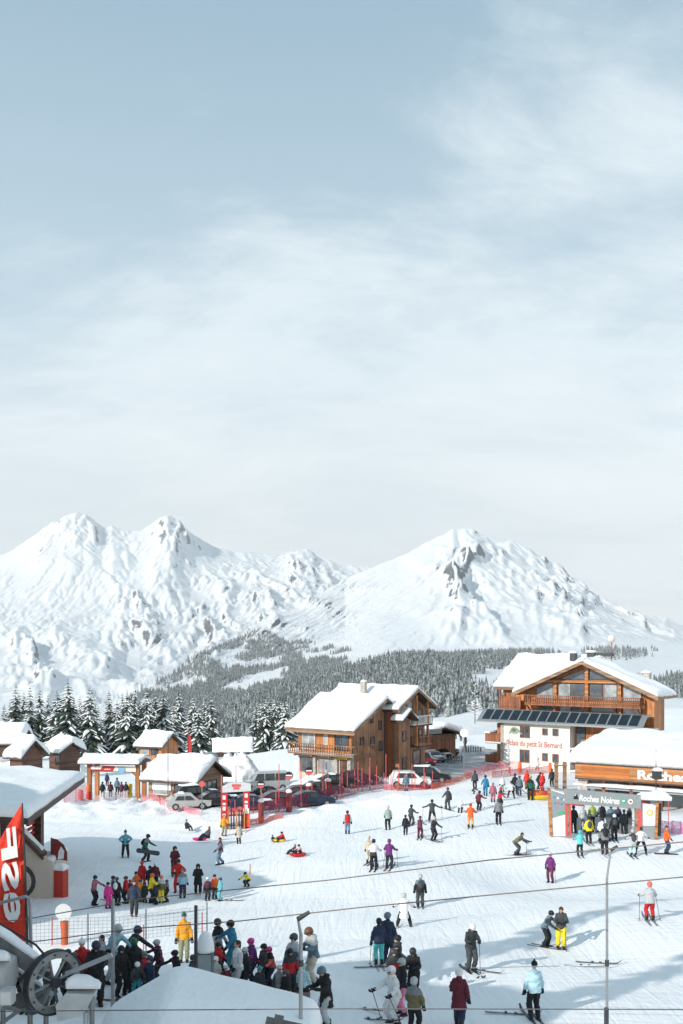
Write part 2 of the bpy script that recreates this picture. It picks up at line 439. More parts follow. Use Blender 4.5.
# ------------------------------------------------------------------ near ground
GP = [(-2.8,31,-10.3),(-6.9,28,-9.9),(5.8,30,-11.1),(4.6,36,-11.6),(1.4,36.5,-11.6),(9,41,-12.1),(12.6,42,-11.6),(4,51,-13.1),
 (-8.8,55,-13.6),(-14.3,66,-13.7),(12.5,60,-13.9),(19.5,65,-13.3),(2.7,58,-13.0),(9,70,-12.5),(12.5,87,-12.6),(17.6,95,-13.1),
 (.5,76,-13.8),(-9.6,81,-14.9),(-24.4,107,-15.7),(-20,92,-15.1),(1.5,105,-13.4),(6.5,100,-14.1),(18,121,-14.3),(35,115,-14.3),(-7.5,90,-14.2),
 (-10,105,-15.7),(-9,120,-16.6),(-20,120,-16.6),(11.5,128,-14.2),(18.5,150,-14.2),(28.7,93,-14.5),(17.8,69,-13.1),(24,72,-13.3),(5,120,-13.9),
 (-40,150,-18),(-40,200,-21),(-10,200,-21),(20,220,-19),(60,200,-12),(60,140,-12),(-5,20,-10.2),(5,20,-10.5),(0,8,-9.8),(15,20,-10.5),
 (-15,20,-10.2),(-12,40,-12.2),(-18,48,-13.3),(-30,60,-13.8),(-40,90,-15),(30,50,-12),(40,80,-13),(-40,10,-10),(40,10,-10),(-6,41,-12.2),(-2,45,-12.8)]
_gp = np.array(GP)
def gz(x, y):
    x = np.asarray(x, dtype=float); y = np.asarray(y, dtype=float)
    s2 = (2.5+.055*y)**2
    num = 0; den = 0
    for a, b, c in _gp:
        wgt = 1/((x-a)**2+(y-b)**2+s2)**2.5; num = num+wgt*c; den = den+wgt
    z = num/den
    z = z+.10*perlin(x*.12, y*.12, 5)+.035*perlin(x*.5, y*.4, 9)
    # ploughed, lumpy banks in front of the ski school gate and along the car park
    b1 = np.exp(-((y-96)/7)**2)*np.clip((-x-8)/6, 0, 1)*np.clip((x+60)/10, 0, 1)
    b2 = np.exp(-((y-(88+.45*np.maximum(x, -12)))/2.2)**2)*np.clip((x+16)/4, 0, 1)*np.clip((8-x)/3, 0, 1)
    b3 = np.exp(-(((x+14)/3.2)**2+((y-60)/7)**2))
    z = z+b1*(.55+.5*ridged(x*.35, y*.35, 3, 4)-.5)+b2*(.45+.35*perlin(x*.5, y*.5, 8))
    z = z+b3*(.2*perlin(x*.9, y*.9, 2)+.1)
    # small rise that carries the queue pen
    return z
def gzf(x, y): return float(gz(x, y))
def gat(px, py, dmin=12, dmax=330):
    """where the line of sight through a pixel meets the ground"""
    d = np.arange(dmin, dmax, .2); X = (px-CX)*d/F; Z = (HY-py)*d/F
    k = np.argmax(gz(X, d) >= Z)
    dd = d[k] if k else 90.0
    x = (px-CX)*dd/F
    return Vector((x, dd, gzf(x, dd)))
ys = np.concatenate([np.arange(2, 110, .4), np.arange(110, 232, 1.2)]); xs = np.concatenate([np.arange(-75, -32, 1.2), np.arange(-32, 36, .4), np.arange(36, 110, 1.2)])
XX, YY = np.meshgrid(xs, ys); ZZ = gz(XX, YY)
e = np.clip((YY-205)/25, 0, 1)
ZZ = ZZ-e*3
g = link('snow_ground', grid_mesh('snow_ground', XX, YY, ZZ, PISTE)); g['kind'] = 'structure'

# ------------------------------------------------------------------ far terrain: a surface over (column, ridge knot)
COLS = [-260,-120,-40,0,40,75,110,140,168,190,215,245,280,308,345,390,430,458,472,500,540,580,612,650,700,800,950]
def row(v):
    xs_, ys_ = zip(*v); return np.interp(COLS, xs_, ys_)
# each knot: depth by column, picture height by column
KN = [
 (row([(-260,190),(950,190)]),  row([(-260,762),(0,757),(200,752),(420,748),(520,745),(600,722),(700,712),(950,700)])),
 (row([(-260,300),(950,300)]),  row([(-260,752),(0,748),(200,744),(420,738),(520,722),(600,712),(700,712),(950,700)])),
 (row([(-260,600),(950,560)]),  row([(-260,752),(0,750),(200,745),(420,728),(520,712),(600,712),(660,722),(950,715)])),
 (row([(-260,950),(950,850)]),  row([(-260,750),(0,747),(140,742),(245,728),(345,712),(420,702),(520,694),(600,700),(700,703),(950,690)])),
 (row([(-260,1500),(200,1500),(400,1650),(620,1500),(950,1500)]), row([(-260,744),(0,743),(140,738),(200,724),(245,700),(300,684),(345,670),(385,658),(430,656),(458,664),(500,668),(540,666),(580,672),(620,682),(650,684),(700,683),(950,670)])),
 (row([(-260,2000),(200,2000),(400,2100),(620,2300),(950,2300)]), row([(-260,744),(0,742),(140,739),(200,730),(245,712),(300,695),(345,682),(390,672),(430,671),(500,662),(540,655),(580,654),(612,655),(650,656),(700,655),(950,650)])),
 (row([(-260,2600),(140,2500),(300,2900),(460,3200),(620,3300),(950,3300)]), row([(-260,738),(0,734),(75,728),(110,722),(140,716),(190,707),(245,694),(300,676),(345,664),(390,655),(458,652),(500,651),(540,651),(612,649),(650,648),(700,646),(950,646)])),
 (row([(-260,2900),(140,2900),(245,3500),(345,4200),(460,4400),(620,4300),(950,4300)]), row([(-260,730),(0,722),(75,715),(110,706),(140,700),(190,680),(215,672),(245,662),(280,650),(308,640),(345,627),(390,612),(430,603),(458,600),(500,604),(540,610),(580,622),(612,632),(650,640),(700,650),(950,660)])),
 (row([(-260,3300),(140,3200),(245,4300),(345,5200),(460,5600),(620,5600),(950,5600)]), row([(-260,722),(0,712),(75,700),(110,696),(140,690),(168,674),(190,662),(215,650),(245,635),(280,615),(308,599),(345,580),(370,568),(390,560),(415,549),(430,542),(445,534),(458,529),(472,530),(486,541),(500,549),(520,560),(540,571),(560,584),(580,598),(600,612),(612,620),(650,636),(700,650),(950,660)])),
 (row([(-260,4200),(140,4300),(245,5300),(345,6300),(460,6800),(950,6600)]), row([(-260,700),(0,694),(75,686),(110,690),(140,697),(190,680),(245,656),(308,622),(345,604),(390,590),(458,566),(500,566),(520,572),(540,580),(580,604),(612,622),(650,636),(700,646),(950,660)])),
 (row([(-260,5600),(140,5500),(245,6300),(345,7300),(460,7600),(950,7500)]), row([(-260,650),(0,650),(75,645),(110,648),(140,662),(168,655),(190,640),(245,620),(280,606),(308,598),(345,595),(390,585),(430,572),(458,558),(490,545),(520,546),(540,556),(560,570),(580,587),(600,604),(612,611),(630,612),(650,617),(683,627),(720,632),(950,640)])),
 (row([(-260,7000),(140,6900),(245,7300),(345,8100),(460,8300),(950,8300)]), row([(-260,590),(0,600),(40,598),(75,596),(110,592),(140,588),(168,578),(190,584),(215,585),(245,583),(280,578),(308,576),(345,582),(390,586),(430,580),(458,576),(500,576),(540,585),(612,622),(700,640),(950,650)])),
 (row([(-260,9000),(950,9200)]), row([(-260,545),(-120,552),(-40,562),(0,556),(20,545),(40,528),(60,519),(75,515),(95,520),(110,525),(140,531),(155,525),(168,518),(180,528),(190,536),(215,547),(235,553),(245,551),(262,553),(280,556),(296,552),(308,550),(322,559),(345,565),(372,567),(390,570),(430,575),(458,580),(500,585),(540,595),(612,628),(700,645),(950,655)])),
 (row([(-260,11000),(950,11000)]), row([(-260,640),(950,660)])),
]
# knots were given at extra columns too: resample on the dense column axis instead of COLS
def dense_rows(cols):
    D = np.array([np.interp(cols, COLS, k[0]) for k in KN]); Y = []
    for k in YK: Y.append(np.interp(cols, [a for a, b in k], [b for a, b in k]))
    return D, np.array(Y)
YK = []
for k in KN: YK.append(list(zip(COLS, k[1])))
# finer crests
YK[12] = [(-260,545),(-120,552),(-40,562),(0,556),(14,549),(24,541),(34,534),(45,525),(56,521),(64,517),(75,515),(84,519),(95,520),(103,526),(112,524),(122,529),(140,531),(150,527),(160,521),(168,517),(173,521),(181,527),(190,536),(203,542),(215,547),(235,553),(245,551),(262,553),(280,556),(296,552),(308,549),(315,555),(322,559),(345,565),(372,567),(390,570),(430,575),(458,580),(500,585),(540,595),(612,628),(700,645),(950,655)]
YK[8] = [(-260,722),(0,712),(75,700),(110,696),(140,690),(168,674),(190,662),(215,650),(245,635),(280,615),(308,599),(345,580),(370,568),(390,560),(403,556),(415,549),(430,542),(445,534),(453,529),(460,531),(472,529),(486,541),(500,549),(520,560),(540,571),(560,584),(580,598),(600,612),(612,620),(650,636),(700,650),(950,660)]
YK[10] = [(-260,650),(0,650),(75,645),(110,648),(140,662),(168,655),(190,640),(245,620),(280,606),(308,598),(345,595),(390,585),(430,572),(458,558),(490,545),(510,540),(520,545),(540,556),(560,570),(580,587),(600,604),(612,611),(622,611),(632,614),(650,617),(683,627),(720,632),(950,640)]
pcols = np.arange(-200, 880, 1.25)
Dk, Yk = dense_rows(pcols)
rows_per = [8, 8, 14, 30, 20, 20, 60, 90, 26, 64, 84, 120, 12]
Dl = []; Yl = []; Tl = []
for i, m in enumerate(rows_per):
    t = (np.arange(m)/m)[:, None]
    Dl.append(Dk[i]*(1-t)+Dk[i+1]*t); ts = t
    zA = (HY-Yk[i])*Dk[i]/F; zB = (HY-Yk[i+1])*Dk[i+1]/F
    Yl.append(zA*(1-ts)+zB*ts); Tl.append(np.full((m, 1), i)+t)
Dm = np.concatenate(Dl); Zm = np.concatenate(Yl); Tm = np.concatenate(Tl)*np.ones((1, len(pcols)))
PX = np.ones((len(Dm), 1))*pcols[None, :]
# soften knots a little along depth
for _ in range(4):
    Zs = Zm.copy(); Zs[1:-1] = (Zm[:-2]+2*Zm[1:-1]+Zm[2:])/4
    crest = (np.abs(Tm-12) < .06) | (np.abs(Tm-8) < .06) | (np.abs(Tm-10) < .06)
    Zm = np.where(crest, Zm, Zs)
Xm = (PX-CX)*Dm/F
Dwarp = Dm+40*perlin(Xm/500, Dm/500, 77)
def blobs(px, py, L):
    r = 0
    for (x, y, sx, sy, a) in L: r = r+a*np.exp(-((px-x)/sx)**2-((py-y)/sy)**2)
    return r
def arete(px, py, T, line, t0, t1, amp, wl, wr):
    """a rocky rib along a line: gentle on its left (sunny) side, abrupt on its right"""
    best = np.full(px.shape, 1e9); sg = np.zeros(px.shape); along = np.zeros(px.shape); n_ = len(line)-1
    jx = 5*perlin(px/14, py/14, 61); jy = 4*perlin(px/12, py/12, 62)
    for i in range(n_):
        (x0, y0), (x1, y1) = line[i], line[i+1]; L2 = (x1-x0)**2+(y1-y0)**2
        t = np.clip(((px+jx-x0)*(x1-x0)+(py+jy-y0)*(y1-y0))/L2, 0, 1)
        dx = px+jx-x0-t*(x1-x0); dy = py+jy-y0-t*(y1-y0); d = np.sqrt(dx*dx+dy*dy)
        k = d < best; best = np.where(k, d, best); sg = np.where(k, np.sign((x1-x0)*dy-(y1-y0)*dx), sg); along = np.where(k, (i+t)/n_, along)
    right = -sg > 0
    w_ = np.where(right, wr, wl); f = np.exp(-(best/w_)**1.4)
    return .8*amp*f*np.sin(np.pi*np.clip(.03+along*.97, 0, 1))**.7*((T > t0) & (T < t1))*(.75+.5*perlin(px/9, py/9, 63))
def relief(X, D, T, PXX):
    wx = X+90*perlin(X/520, D/900, 41); wy = D+130*perlin(X/420+9, D/600, 42)
    PY0 = HY-Zm/Dm*F
    big = ridged((wx+.18*wy)/760, wy/1900, 1, 5, .45)-.95
    rug = blobs(PXX, PY0, [(265,615,60,40,1),(150,640,35,45,.9),(45,665,28,40,.9),(180,535,28,28,.8),(75,530,50,20,.7),(310,575,35,25,.7),(215,650,40,30,.8),(480,600,34,40,.7),(600,625,50,25,1),(560,590,40,30,.8),(130,700,60,20,.5)])
    rug = .10+1.0*np.clip(rug, 0, 1)
    mid = (ridged((wx+.22*wy)/270, wy/1900, 2, 4, .5)-.85)*rug
    gul = (ridged((X+.2*D+45*perlin(X/200, D/420, 91))/105, D/1000, 12, 5, .52)-.9)*(.04+.96*rug)
    fine = .7*fbm(X/50, D/110, 6, 4, .5)*(.25+.75*rug)
    crag = (ridged((X+.3*D)/48, D/210, 19, 4, .55)-.9)*np.clip(rug*1.3-.25, 0, 1)*np.clip(T-6, 0, 1)
    a = np.interp(T.ravel(), [0,3,4,5,6,7,8,9,10,11,12,13], [0,6,10,10,12,60,42,70,95,120,46,40]).reshape(T.shape)
    h = a*(.62*big*(.45+.55*rug)+.55*mid+.14*gul)+12*crag+1.6*fine*np.interp(T.ravel(), [0,3,5,6,7,8,10,12,13], [.5,3,4,4,9,8,16,12,8]).reshape(T.shape)
    # left of the big mountain's spur the slope belongs to the far massif: rugged lower down too
    lf = np.clip((150-PXX)/60, 0, 1)*np.clip((T-6.5)/2, 0, 1)*np.clip((10-T)/2, 0, 1)
    h = h+lf*60*(big*.6+.8*mid)
    for line, t0, t1, amp, wl, wr in ((  [(474,544),(477,556),(466,570),(456,584),(462,604),(461,622),(453,650)], 6.1, 8.05, 95, 22, 5),
        ([(456,584),(470,604),(486,620),(513,650)], 6.1, 8, 75, 16, 4), ([(474,530),(500,556),(520,575),(545,588),(562,600),(575,625),(588,646)], 6.1, 8.05, 90, 22, 6),
        ([(540,566),(565,590),(590,618),(612,645)], 6.1, 8.05, 70, 14, 5), ([(520,545),(560,580),(600,612),(625,645)], 8.4, 10.2, 90, 16, 6), ([(632,615),(645,628),(650,645)], 8.4, 10.2, 60, 9, 4), ([(665,622),(672,635),(678,648)], 8.4, 10.2, 60, 9, 4),
        ([(168,517),(176,532),(190,548),(205,566)], 10.4, 12.05, 150, 16, 6), ([(168,517),(150,540),(128,556),(110,570)], 10.4, 12.05, 60, 18, 10), ([(75,515),(92,528),(100,545)], 10.4, 12.05, 80, 18, 7),
        ([(118,585),(136,600),(148,622),(158,640),(172,665)], 6.5, 11.3, 120, 26, 7), ([(190,600),(205,618),(214,640),(232,660)], 6.5, 11.3, 90, 18, 6), ([(245,585),(262,600),(268,620),(285,632)], 7, 12, 90, 18, 6),
        ([(308,552),(318,568),(330,580),(338,592)], 8.2, 12.05, 90, 16, 6), ([(20,640),(36,655),(44,675),(60,700)], 6.5, 11, 110, 24, 6), ([(285,560),(296,575),(300,592)], 8.2, 12.05, 70, 12, 5), ([(95,650),(104,668),(110,690)], 6.5, 11, 60, 14, 5)):
        h = h+arete(PXX, PY0, T, line, t0, t1, amp, wl, wr)
    return h
Zm = Zm+relief(Xm, Dwarp, Tm, PX)
# running meltwater: many drops at once carve gullies down the fall line and leave sharp ribs between them
i6 = int(np.argmax(Tm[:, 0] >= 6)); Zs = Zm[i6:].copy(); Z00 = Zs.copy(); DX = (1.25/F)*Dm[i6:]; DY = np.gradient(Dm[i6:], axis=0)
PYs = HY-Zs/Dm[i6:]*F
rugm = np.clip(blobs(PX[i6:], PYs, [(265,610,70,45,1),(150,640,40,50,1),(45,665,35,45,1),(185,540,40,34,1),(75,530,60,22,.8),(310,575,45,28,.9),(215,640,50,34,1),(490,600,50,50,.9),(600,622,60,28,1),(550,585,60,36,.9),(30,600,40,30,.4)]), 0, 1)
rugm = .22+.78*rugm
er = np.random.default_rng(5)
def sm3(A):
    B = A.copy(); B[1:-1] = (A[:-2]+2*A[1:-1]+A[2:])/4; C_ = B.copy(); C_[:, 1:-1] = (B[:, :-2]+2*B[:, 1:-1]+B[:, 2:])/4; return C_
nr, nc = Zs.shape
for batch in range(7):
    n_ = 60000; r = er.random(n_)*(nr-3)+1; c = er.random(n_)*(nc-3)+1; vx = np.zeros(n_); vy = np.zeros(n_); sed = np.zeros(n_); alive = np.ones(n_, bool)
    for st in range(55):
        ri = r.astype(int); ci = c.astype(int); fr = r-ri; fc = c-ci
        z00 = Zs[ri, ci]; z01 = Zs[ri, ci+1]; z10 = Zs[ri+1, ci]; z11 = Zs[ri+1, ci+1]; dx = DX[ri, ci]; dy = np.maximum(DY[ri, ci], 4)
        gx = ((z01-z00)*(1-fr)+(z11-z10)*fr)/dx; gy = ((z10-z00)*(1-fc)+(z11-z01)*fc)/dy; h0 = z00*(1-fr)*(1-fc)+z01*(1-fr)*fc+z10*fr*(1-fc)+z11*fr*fc
        vx = .35*vx-.65*gx; vy = .35*vy-.65*gy; L = np.hypot(vx, vy)+1e-6; ux, uy = vx/L, vy/L; S_ = 13.0
        r2 = r+uy*S_/dy; c2 = c+ux*S_/dx; ok = alive & (r2 > 1) & (r2 < nr-2) & (c2 > 1) & (c2 < nc-2)
        r2 = np.where(ok, r2, r); c2 = np.where(ok, c2, c); rj = r2.astype(int); cj = c2.astype(int); f1 = r2-rj; f2 = c2-cj
        h1 = Zs[rj, cj]*(1-f1)*(1-f2)+Zs[rj, cj+1]*(1-f1)*f2+Zs[rj+1, cj]*f1*(1-f2)+Zs[rj+1, cj+1]*f1*f2; dh = h1-h0
        up_ = dh > 0; cap = np.maximum(-dh, .1)*.9; e_ = np.where(up_, -np.minimum(sed, dh), np.where(sed > cap, -(sed-cap)*.25, np.minimum((cap-sed)*.16, -dh*.45)*rugm[ri, ci])); e_ = np.where(ok, e_, 0)
        sed = sed+e_; 
        for (a_, b_, w_) in ((0, 0, (1-fr)*(1-fc)), (0, 1, (1-fr)*fc), (1, 0, fr*(1-fc)), (1, 1, fr*fc)): Zs -= np.bincount((ri+a_)*nc+ci+b_, weights=e_*w_, minlength=nr*nc).reshape(nr, nc)
        alive = ok & ~(up_ & (sed < .01) & (dh > 2)); r, c = r2, c2
    if batch == 2: Zs = Zs*.6+.4*sm3(Zs)
print('EROSION', float(np.abs(Zs-Z00).mean()), float((Z00-Zs).max()))
Zm[i6:] = Zs
_w = np.clip(1-Tm, 0, 1); _m = _w > 0
_r = _m.any(axis=1); Zm[_r] = (gz(Xm[_r], Dm[_r])-.6)*_w[_r]+Zm[_r]*(1-_w[_r])
tm_ = link('mountains', grid_mesh('mountains', Xm, Dm, Zm, ROCK)); tm_['kind'] = 'structure'
# ------------------------------------------------------------------ far forests (uncountable): thousands of small conifers as three woods
def needle_mat(name, dark, snowy, lo, hi):
    m, n, b = nt(name)
    g = n.nodes.new('ShaderNodeNewGeometry'); no = noise_n(n, g.outputs['Position'], .35, 5, .8)
    sx = n.nodes.new('ShaderNodeSeparateXYZ'); lk(n, g.outputs['Normal'], sx.inputs[0])
    ad = node(n, 'ShaderNodeMath', operation='MULTIPLY_ADD'); lk(n, sx.outputs[2], ad.inputs[0]); ad.inputs[1].default_value = .35; lk(n, no.outputs[0], ad.inputs[2])
    r = ramp(n, ad.outputs[0], [(lo, dark), (hi, snowy)])
    lk(n, r.outputs[0], b.inputs['Base Color']); b.inputs['Roughness'].default_value = .9; b.inputs['Specular IOR Level'].default_value = .1
    return m
FARN = needle_mat('frosted_needles', (.05, .065, .062), (.70, .74, .76), .50, .79)
def wood_mass(name, label, dens, hmin, hmax, tr, seed, rad=.19):
    """scatter cone trees over the terrain rows whose knot value lies in tr, with density dens(px, py, T)"""
    rng = np.random.default_rng(seed)
    r, c = Xm.shape
    i0 = np.argmax(Tm[:, 0] >= tr[0]); i1 = np.argmax(Tm[:, 0] >= tr[1]) or r-1
    PYm = HY-Zm/Dm*F
    V = []; Q = []; cnt = 0
    ii = np.arange(i0, i1-1)
    dx = (Xm[i0:i1-1, 1:]-Xm[i0:i1-1, :-1]); dy = (Dm[i0+1:i1, :-1]-Dm[i0:i1-1, :-1])
    area = dx*dy
    dn = dens(PX[i0:i1-1, :-1], PYm[i0:i1-1, :-1], Xm[i0:i1-1, :-1], Dm[i0:i1-1, :-1])
    k = rng.poisson(np.clip(area*dn, 0, 12))
    I, J = np.nonzero(k); K = k[I, J]; I = np.repeat(I, K)+i0; J = np.repeat(J, K)
    m = len(I); u = rng.random(m); v = rng.random(m)
    def bl(A): return A[I, J]*(1-u)*(1-v)+A[I, J+1]*u*(1-v)+A[I+1, J]*(1-u)*v+A[I+1, J+1]*u*v
    bx, by, bz = bl(Xm), bl(Dm), bl(Zm)
    h = hmin+(hmax-hmin)*rng.random(m)**1.3; rr = h*rad*(.8+.4*rng.random(m)); rot = rng.random(m)*6.28
    S = 5
    # two stacked cones: 2 rings + 2 tips
    ang = rot[:, None]+np.arange(S)[None]*2*np.pi/S
    def ring(z, q): 
        jit = 1+.35*(rng.random((m, S))-.5)
        return np.stack([bx[:, None]+np.cos(ang)*rr[:, None]*q*jit, by[:, None]+np.sin(ang)*rr[:, None]*q*jit, bz[:, None]+(h*z)[:, None]*np.ones((1, S))], -1)
    def tip(z): return np.stack([bx, by, bz+h*z], -1)[:, None, :]
    vv = np.concatenate([ring(.02, 1), tip(.62), ring(.38, .66), tip(1.0)], 1)     # per tree 2*(S+1) verts
    nv = 2*(S+1); base = (np.arange(m)*nv)[:, None, None]
    t = []
    for o in (0, S+1):
        for q in range(S): t.append((o+q, o+(q+1) % S, o+S))
    tri = (base+np.array(t)[None]).reshape(-1, 3)
    me = bpy.data.meshes.new(name); me.vertices.add(m*nv); me.vertices.foreach_set('co', vv.reshape(-1).astype(np.float32))
    faces_np(me, tri, FARN, False)
    o = link(name, me); tag(o, label, 'forest', kind='stuff'); print(name, m)
    return o
sst = lambda a, b, x: np.clip((x-a)/(b-a), 0, 1)
def poly_mask(px, py, poly):
    inside = np.zeros(px.shape, bool); n_ = len(poly)
    for i in range(n_):
        x0, y0 = poly[i]; x1, y1 = poly[(i+1) % n_]
        c = ((y0 > py) != (y1 > py)) & (px < (x1-x0)*(py-y0)/((y1-y0)+1e-9)+x0); inside ^= c
    return inside
def dens_near(px, py, X, D):
    nn = fbm(X/90, D/120, 21, 3); px = px+26*fbm(X/60, D/80, 71, 2)
    a = 1/44.*(.45+.75*(fbm(X/35, D/50, 55, 2) > -.1))*(nn > -.5)
    clear = poly_mask(px+5*nn, py+3*nn, [(452,686),(470,676),(520,670),(570,690),(520,696),(480,694)]) | ((px > 440) & (nn > .25)) | ((px > 505) & (nn > -.1))
    left = sst(120, 260, px)
    a = a*(~clear)*(.12+.88*left)
    a = np.where((px > 560) & (px < 640), 0, a)
    a = np.where(px >= 640, 1/60.*((py > 678) & (py < 700) & (nn > -.35)), a)
    return a
wood_mass('near_wood', 'dense frosted conifer wood on the low ridge behind the chalets', dens_near, 6, 18, (2.2, 4.6), 1)
def dens_spur(px, py, X, D):
    nn = fbm(X/170, D/260, 23, 4); up = np.interp(px, [100,200,260,300,350,380], [690,655,630,642,652,655])
    a = 1/75.*((nn+.3*sst(330, 180, px)-.25*sst(240, 420, px)) > -.02)*(py > up)
    a = a*(px > 125)*(px < 520)
    return a
wood_mass('spur_wood', 'patchy dark conifer wood climbing the spur left of the big mountain', dens_spur, 12, 22, (5, 8), 2)
def dens_far(px, py, X, D):
    nn = fbm(X/200, D/300, 27, 3); px = px+22*fbm(X/90, D/120, 72, 2); py = py+3*fbm(X/70, D/90, 73, 2)
    a = 1/420.*(nn > -.3)*poly_mask(px, py, [(590,653),(600,648),(640,650),(645,660),(600,661)])+1/260.*((py > 652) & (py < 668) & (px > 430) & (px < 560) & (nn > .22))
    a = a+1/900.*((px < 130) & (py > 690) & (nn > .0))
    return a
wood_mass('plateau_wood', 'thin line of frosted conifers along the far snowy plateau', dens_far, 11, 20, (4.2, 7), 3)
# ------------------------------------------------------------------ spruces with snow on their boughs
BARK = solid('bark', (.10, .075, .06), .9, var=.3)
NEEDLE = solid('needles', (.030, .050, .035), .85, var=.35, vscale=3)
def spruce_mesh(h, wd, seed, snow=.75, whorls=20):
    rng = random.Random(seed)
    tr = MB().tube([(0, 0, -.8), (0, 0, h*.5), (.02, 0, h*.97)], [h*.017, h*.011, .01], 7)
    mb = MB()
    for i in range(whorls):
        t = (i+.3*rng.random())/whorls; z = h*(.07+.91*t)
        L = 1.35*wd*(1-t)**.72*(.8+.35*rng.random())+.12
        nb = int(9-3*t)
        a0 = rng.random()*6.28
        for k in range(nb):
            a = a0+6.283*k/nb+rng.uniform(-.25, .25); l = L*rng.uniform(.68, 1.12); dr = rng.uniform(.28, .55)
            ca, sa = math.cos(a), math.sin(a); px_, py_ = -sa, ca
            segs = 3
            for layer in (0, 1):
                if layer and rng.random() > snow: continue
                o = len(mb.v); kk = 0 if not layer else 1
                lo = .18 if layer else 0
                for s_ in range(segs+1):
                    q = lo+(1-lo)*s_/segs; r = l*q
                    w_ = l*.27*(math.sin(math.pi*min(1, .25+q*.75))*.9+.12)*(.62 if layer else 1)*rng.uniform(.8, 1.15)
                    zz_ = z-dr*l*q*q-.05*l+(.10*l*.4+.05 if layer else 0)
                    th = (.10+.06*l)*(1-q*.6)
                    cx, cy = ca*r, sa*r
                    if layer: th *= .8
                    for (sw, sz) in ((-1, -.35), (0, .55), (1, -.35), (0, -.8 if not layer else -.3)):
                        mb.v.append((cx+px_*w_*sw, cy+py_*w_*sw, zz_+th*sz-(abs(sw)*w_*.35)))
                for s_ in range(segs):
                    for q in range(4):
                        A = o+s_*4; mb.f.append((A+q, A+(q+1) % 4, A+4+(q+1) % 4, A+4+q)); mb.mi.append(kk)
                mb.f.append((o+segs*4, o+segs*4+1, o+segs*4+2, o+segs*4+3)); mb.mi.append(kk)
    mb.tube([(0, 0, h*.93), (0, 0, h*1.02)], [.09, .01], 5)
    return tr.mesh('trunk', BARK), mb.mesh('crown', [NEEDLE, SNOW])
SPR = [spruce_mesh(16, 3.1, 1, .62, 22), spruce_mesh(17, 2.6, 2, .55, 24), spruce_mesh(14, 3.0, 3, .7, 20), spruce_mesh(18, 2.9, 4, .5, 25), spruce_mesh(12, 2.4, 5, .8, 16)]
HS = [16, 17, 14, 18, 12]
def spruce(px, ybase, ytop, k, label, d, wide=1.0):
    b = P(px, ybase, d); b.z = gzf(b.x, b.y)-.4 if d < 230 else b.z
    H = ((HY-ytop)*d/F-b.z)*1.06; s = H/HS[k]/1.02
    o = empty('spruce_tree', b, random.random()*6.28); o.scale = (s*wide*random.uniform(.92, 1.2), s*wide*random.uniform(.92, 1.2), s)
    link('trunk', SPR[k][0], o); link('crown', SPR[k][1], o)
    tag(o, label, 'spruce tree', 'spruces behind the chalets'); return o
TREES = [ # px, base, top, kind, d, label
 (4,752,706,0,205,'snow laden spruce cut by the left edge behind the brown chalets'),
 (16,754,686,3,200,'tall spruce at far left rising above the brown chalet roof'),
 (30,752,687,1,210,'narrow spruce second of the pair above the leftmost chalet roof'),
 (40,753,690,0,215,'spruce just left of the tall twin pair over the brown chalet'),
 (57,755,693,2,195,'bushy spruce behind the gable of the brown chalet'),
 (68,757,682,3,190,'tallest spruce left of the ski school gate'),
 (80,757,698,1,205,'slimmer spruce squeezed behind the tallest left one'),
 (90,757,688,0,188,'tall snowy spruce directly over the ski school gate roof left end'),
 (101,756,718,4,200,'short young spruce in the gap behind the ski school gate'),
 (117,757,703,2,195,'broad spruce left of the trio above the small orange cabin'),
 (127,757,694,0,190,'snowy spruce with heavy boughs above the gate banner'),
 (135,757,690,1,200,'narrow dark spruce between two broader ones over the gate'),
 (147,757,692,0,192,'spruce standing right behind the small orange cabin'),
 (155,756,694,3,205,'tall thin spruce half hidden behind the cabin spruce'),
 (164,756,694,2,195,'pointed spruce right of the orange cabin roof'),
 (174,757,705,4,200,'lower spruce on the right edge of the left grove'),
 (199,757,708,0,185,'left spruce of the pair above the snow heap'),
 (211,757,697,3,190,'right taller spruce of the pair above the snow heap'),
 (256,748,703,1,210,'leftmost spruce of the group beside the large chalet'),
 (265,748,699,0,205,'second spruce left of the large chalet eave'),
 (275,748,697,3,205,'tallest middle spruce left of the large chalet'),
 (285,748,701,2,200,'spruce touching the eave of the large chalet'),
 (294,746,708,4,205,'small spruce mostly hidden behind the large chalet roof'),
]
_more = [(10,0),(24,3),(48,1),(63,0),(74,1),(85,3),(96,0),(109,1),(122,3),(131,0),(141,3),(151,0),(159,1),(169,0),(179,2),(205,1),(193,4),(270,1),(280,0),(260,4)]
TREES += [(px, 756, 704-(i*37 % 13), k, 215+(i*7 % 20), 'second row spruce behind the chalets, ' + w_) for i, ((px, k), w_) in enumerate(zip(_more, ('nearest the left edge','second from the left edge','over the log chalet','right of the log chalet','left of the gateway','above the gateway left end','above the esf banner','above the blue shield','over the gateway right end','left of the orange cabin','touching the orange cabin roof','behind the orange cabin','right of the orange cabin','above the ticket hut','above the ticket hut right end','behind the snow heap pair','beside the snow heap pair','in the grove by the large chalet','nearest the large chalet eave','small one of the grove by the large chalet')))]
for (px, yb, yt, k, d, lb) in TREES: spruce(px, yb, yt, k, lb, d, random.uniform(.9, 1.1))
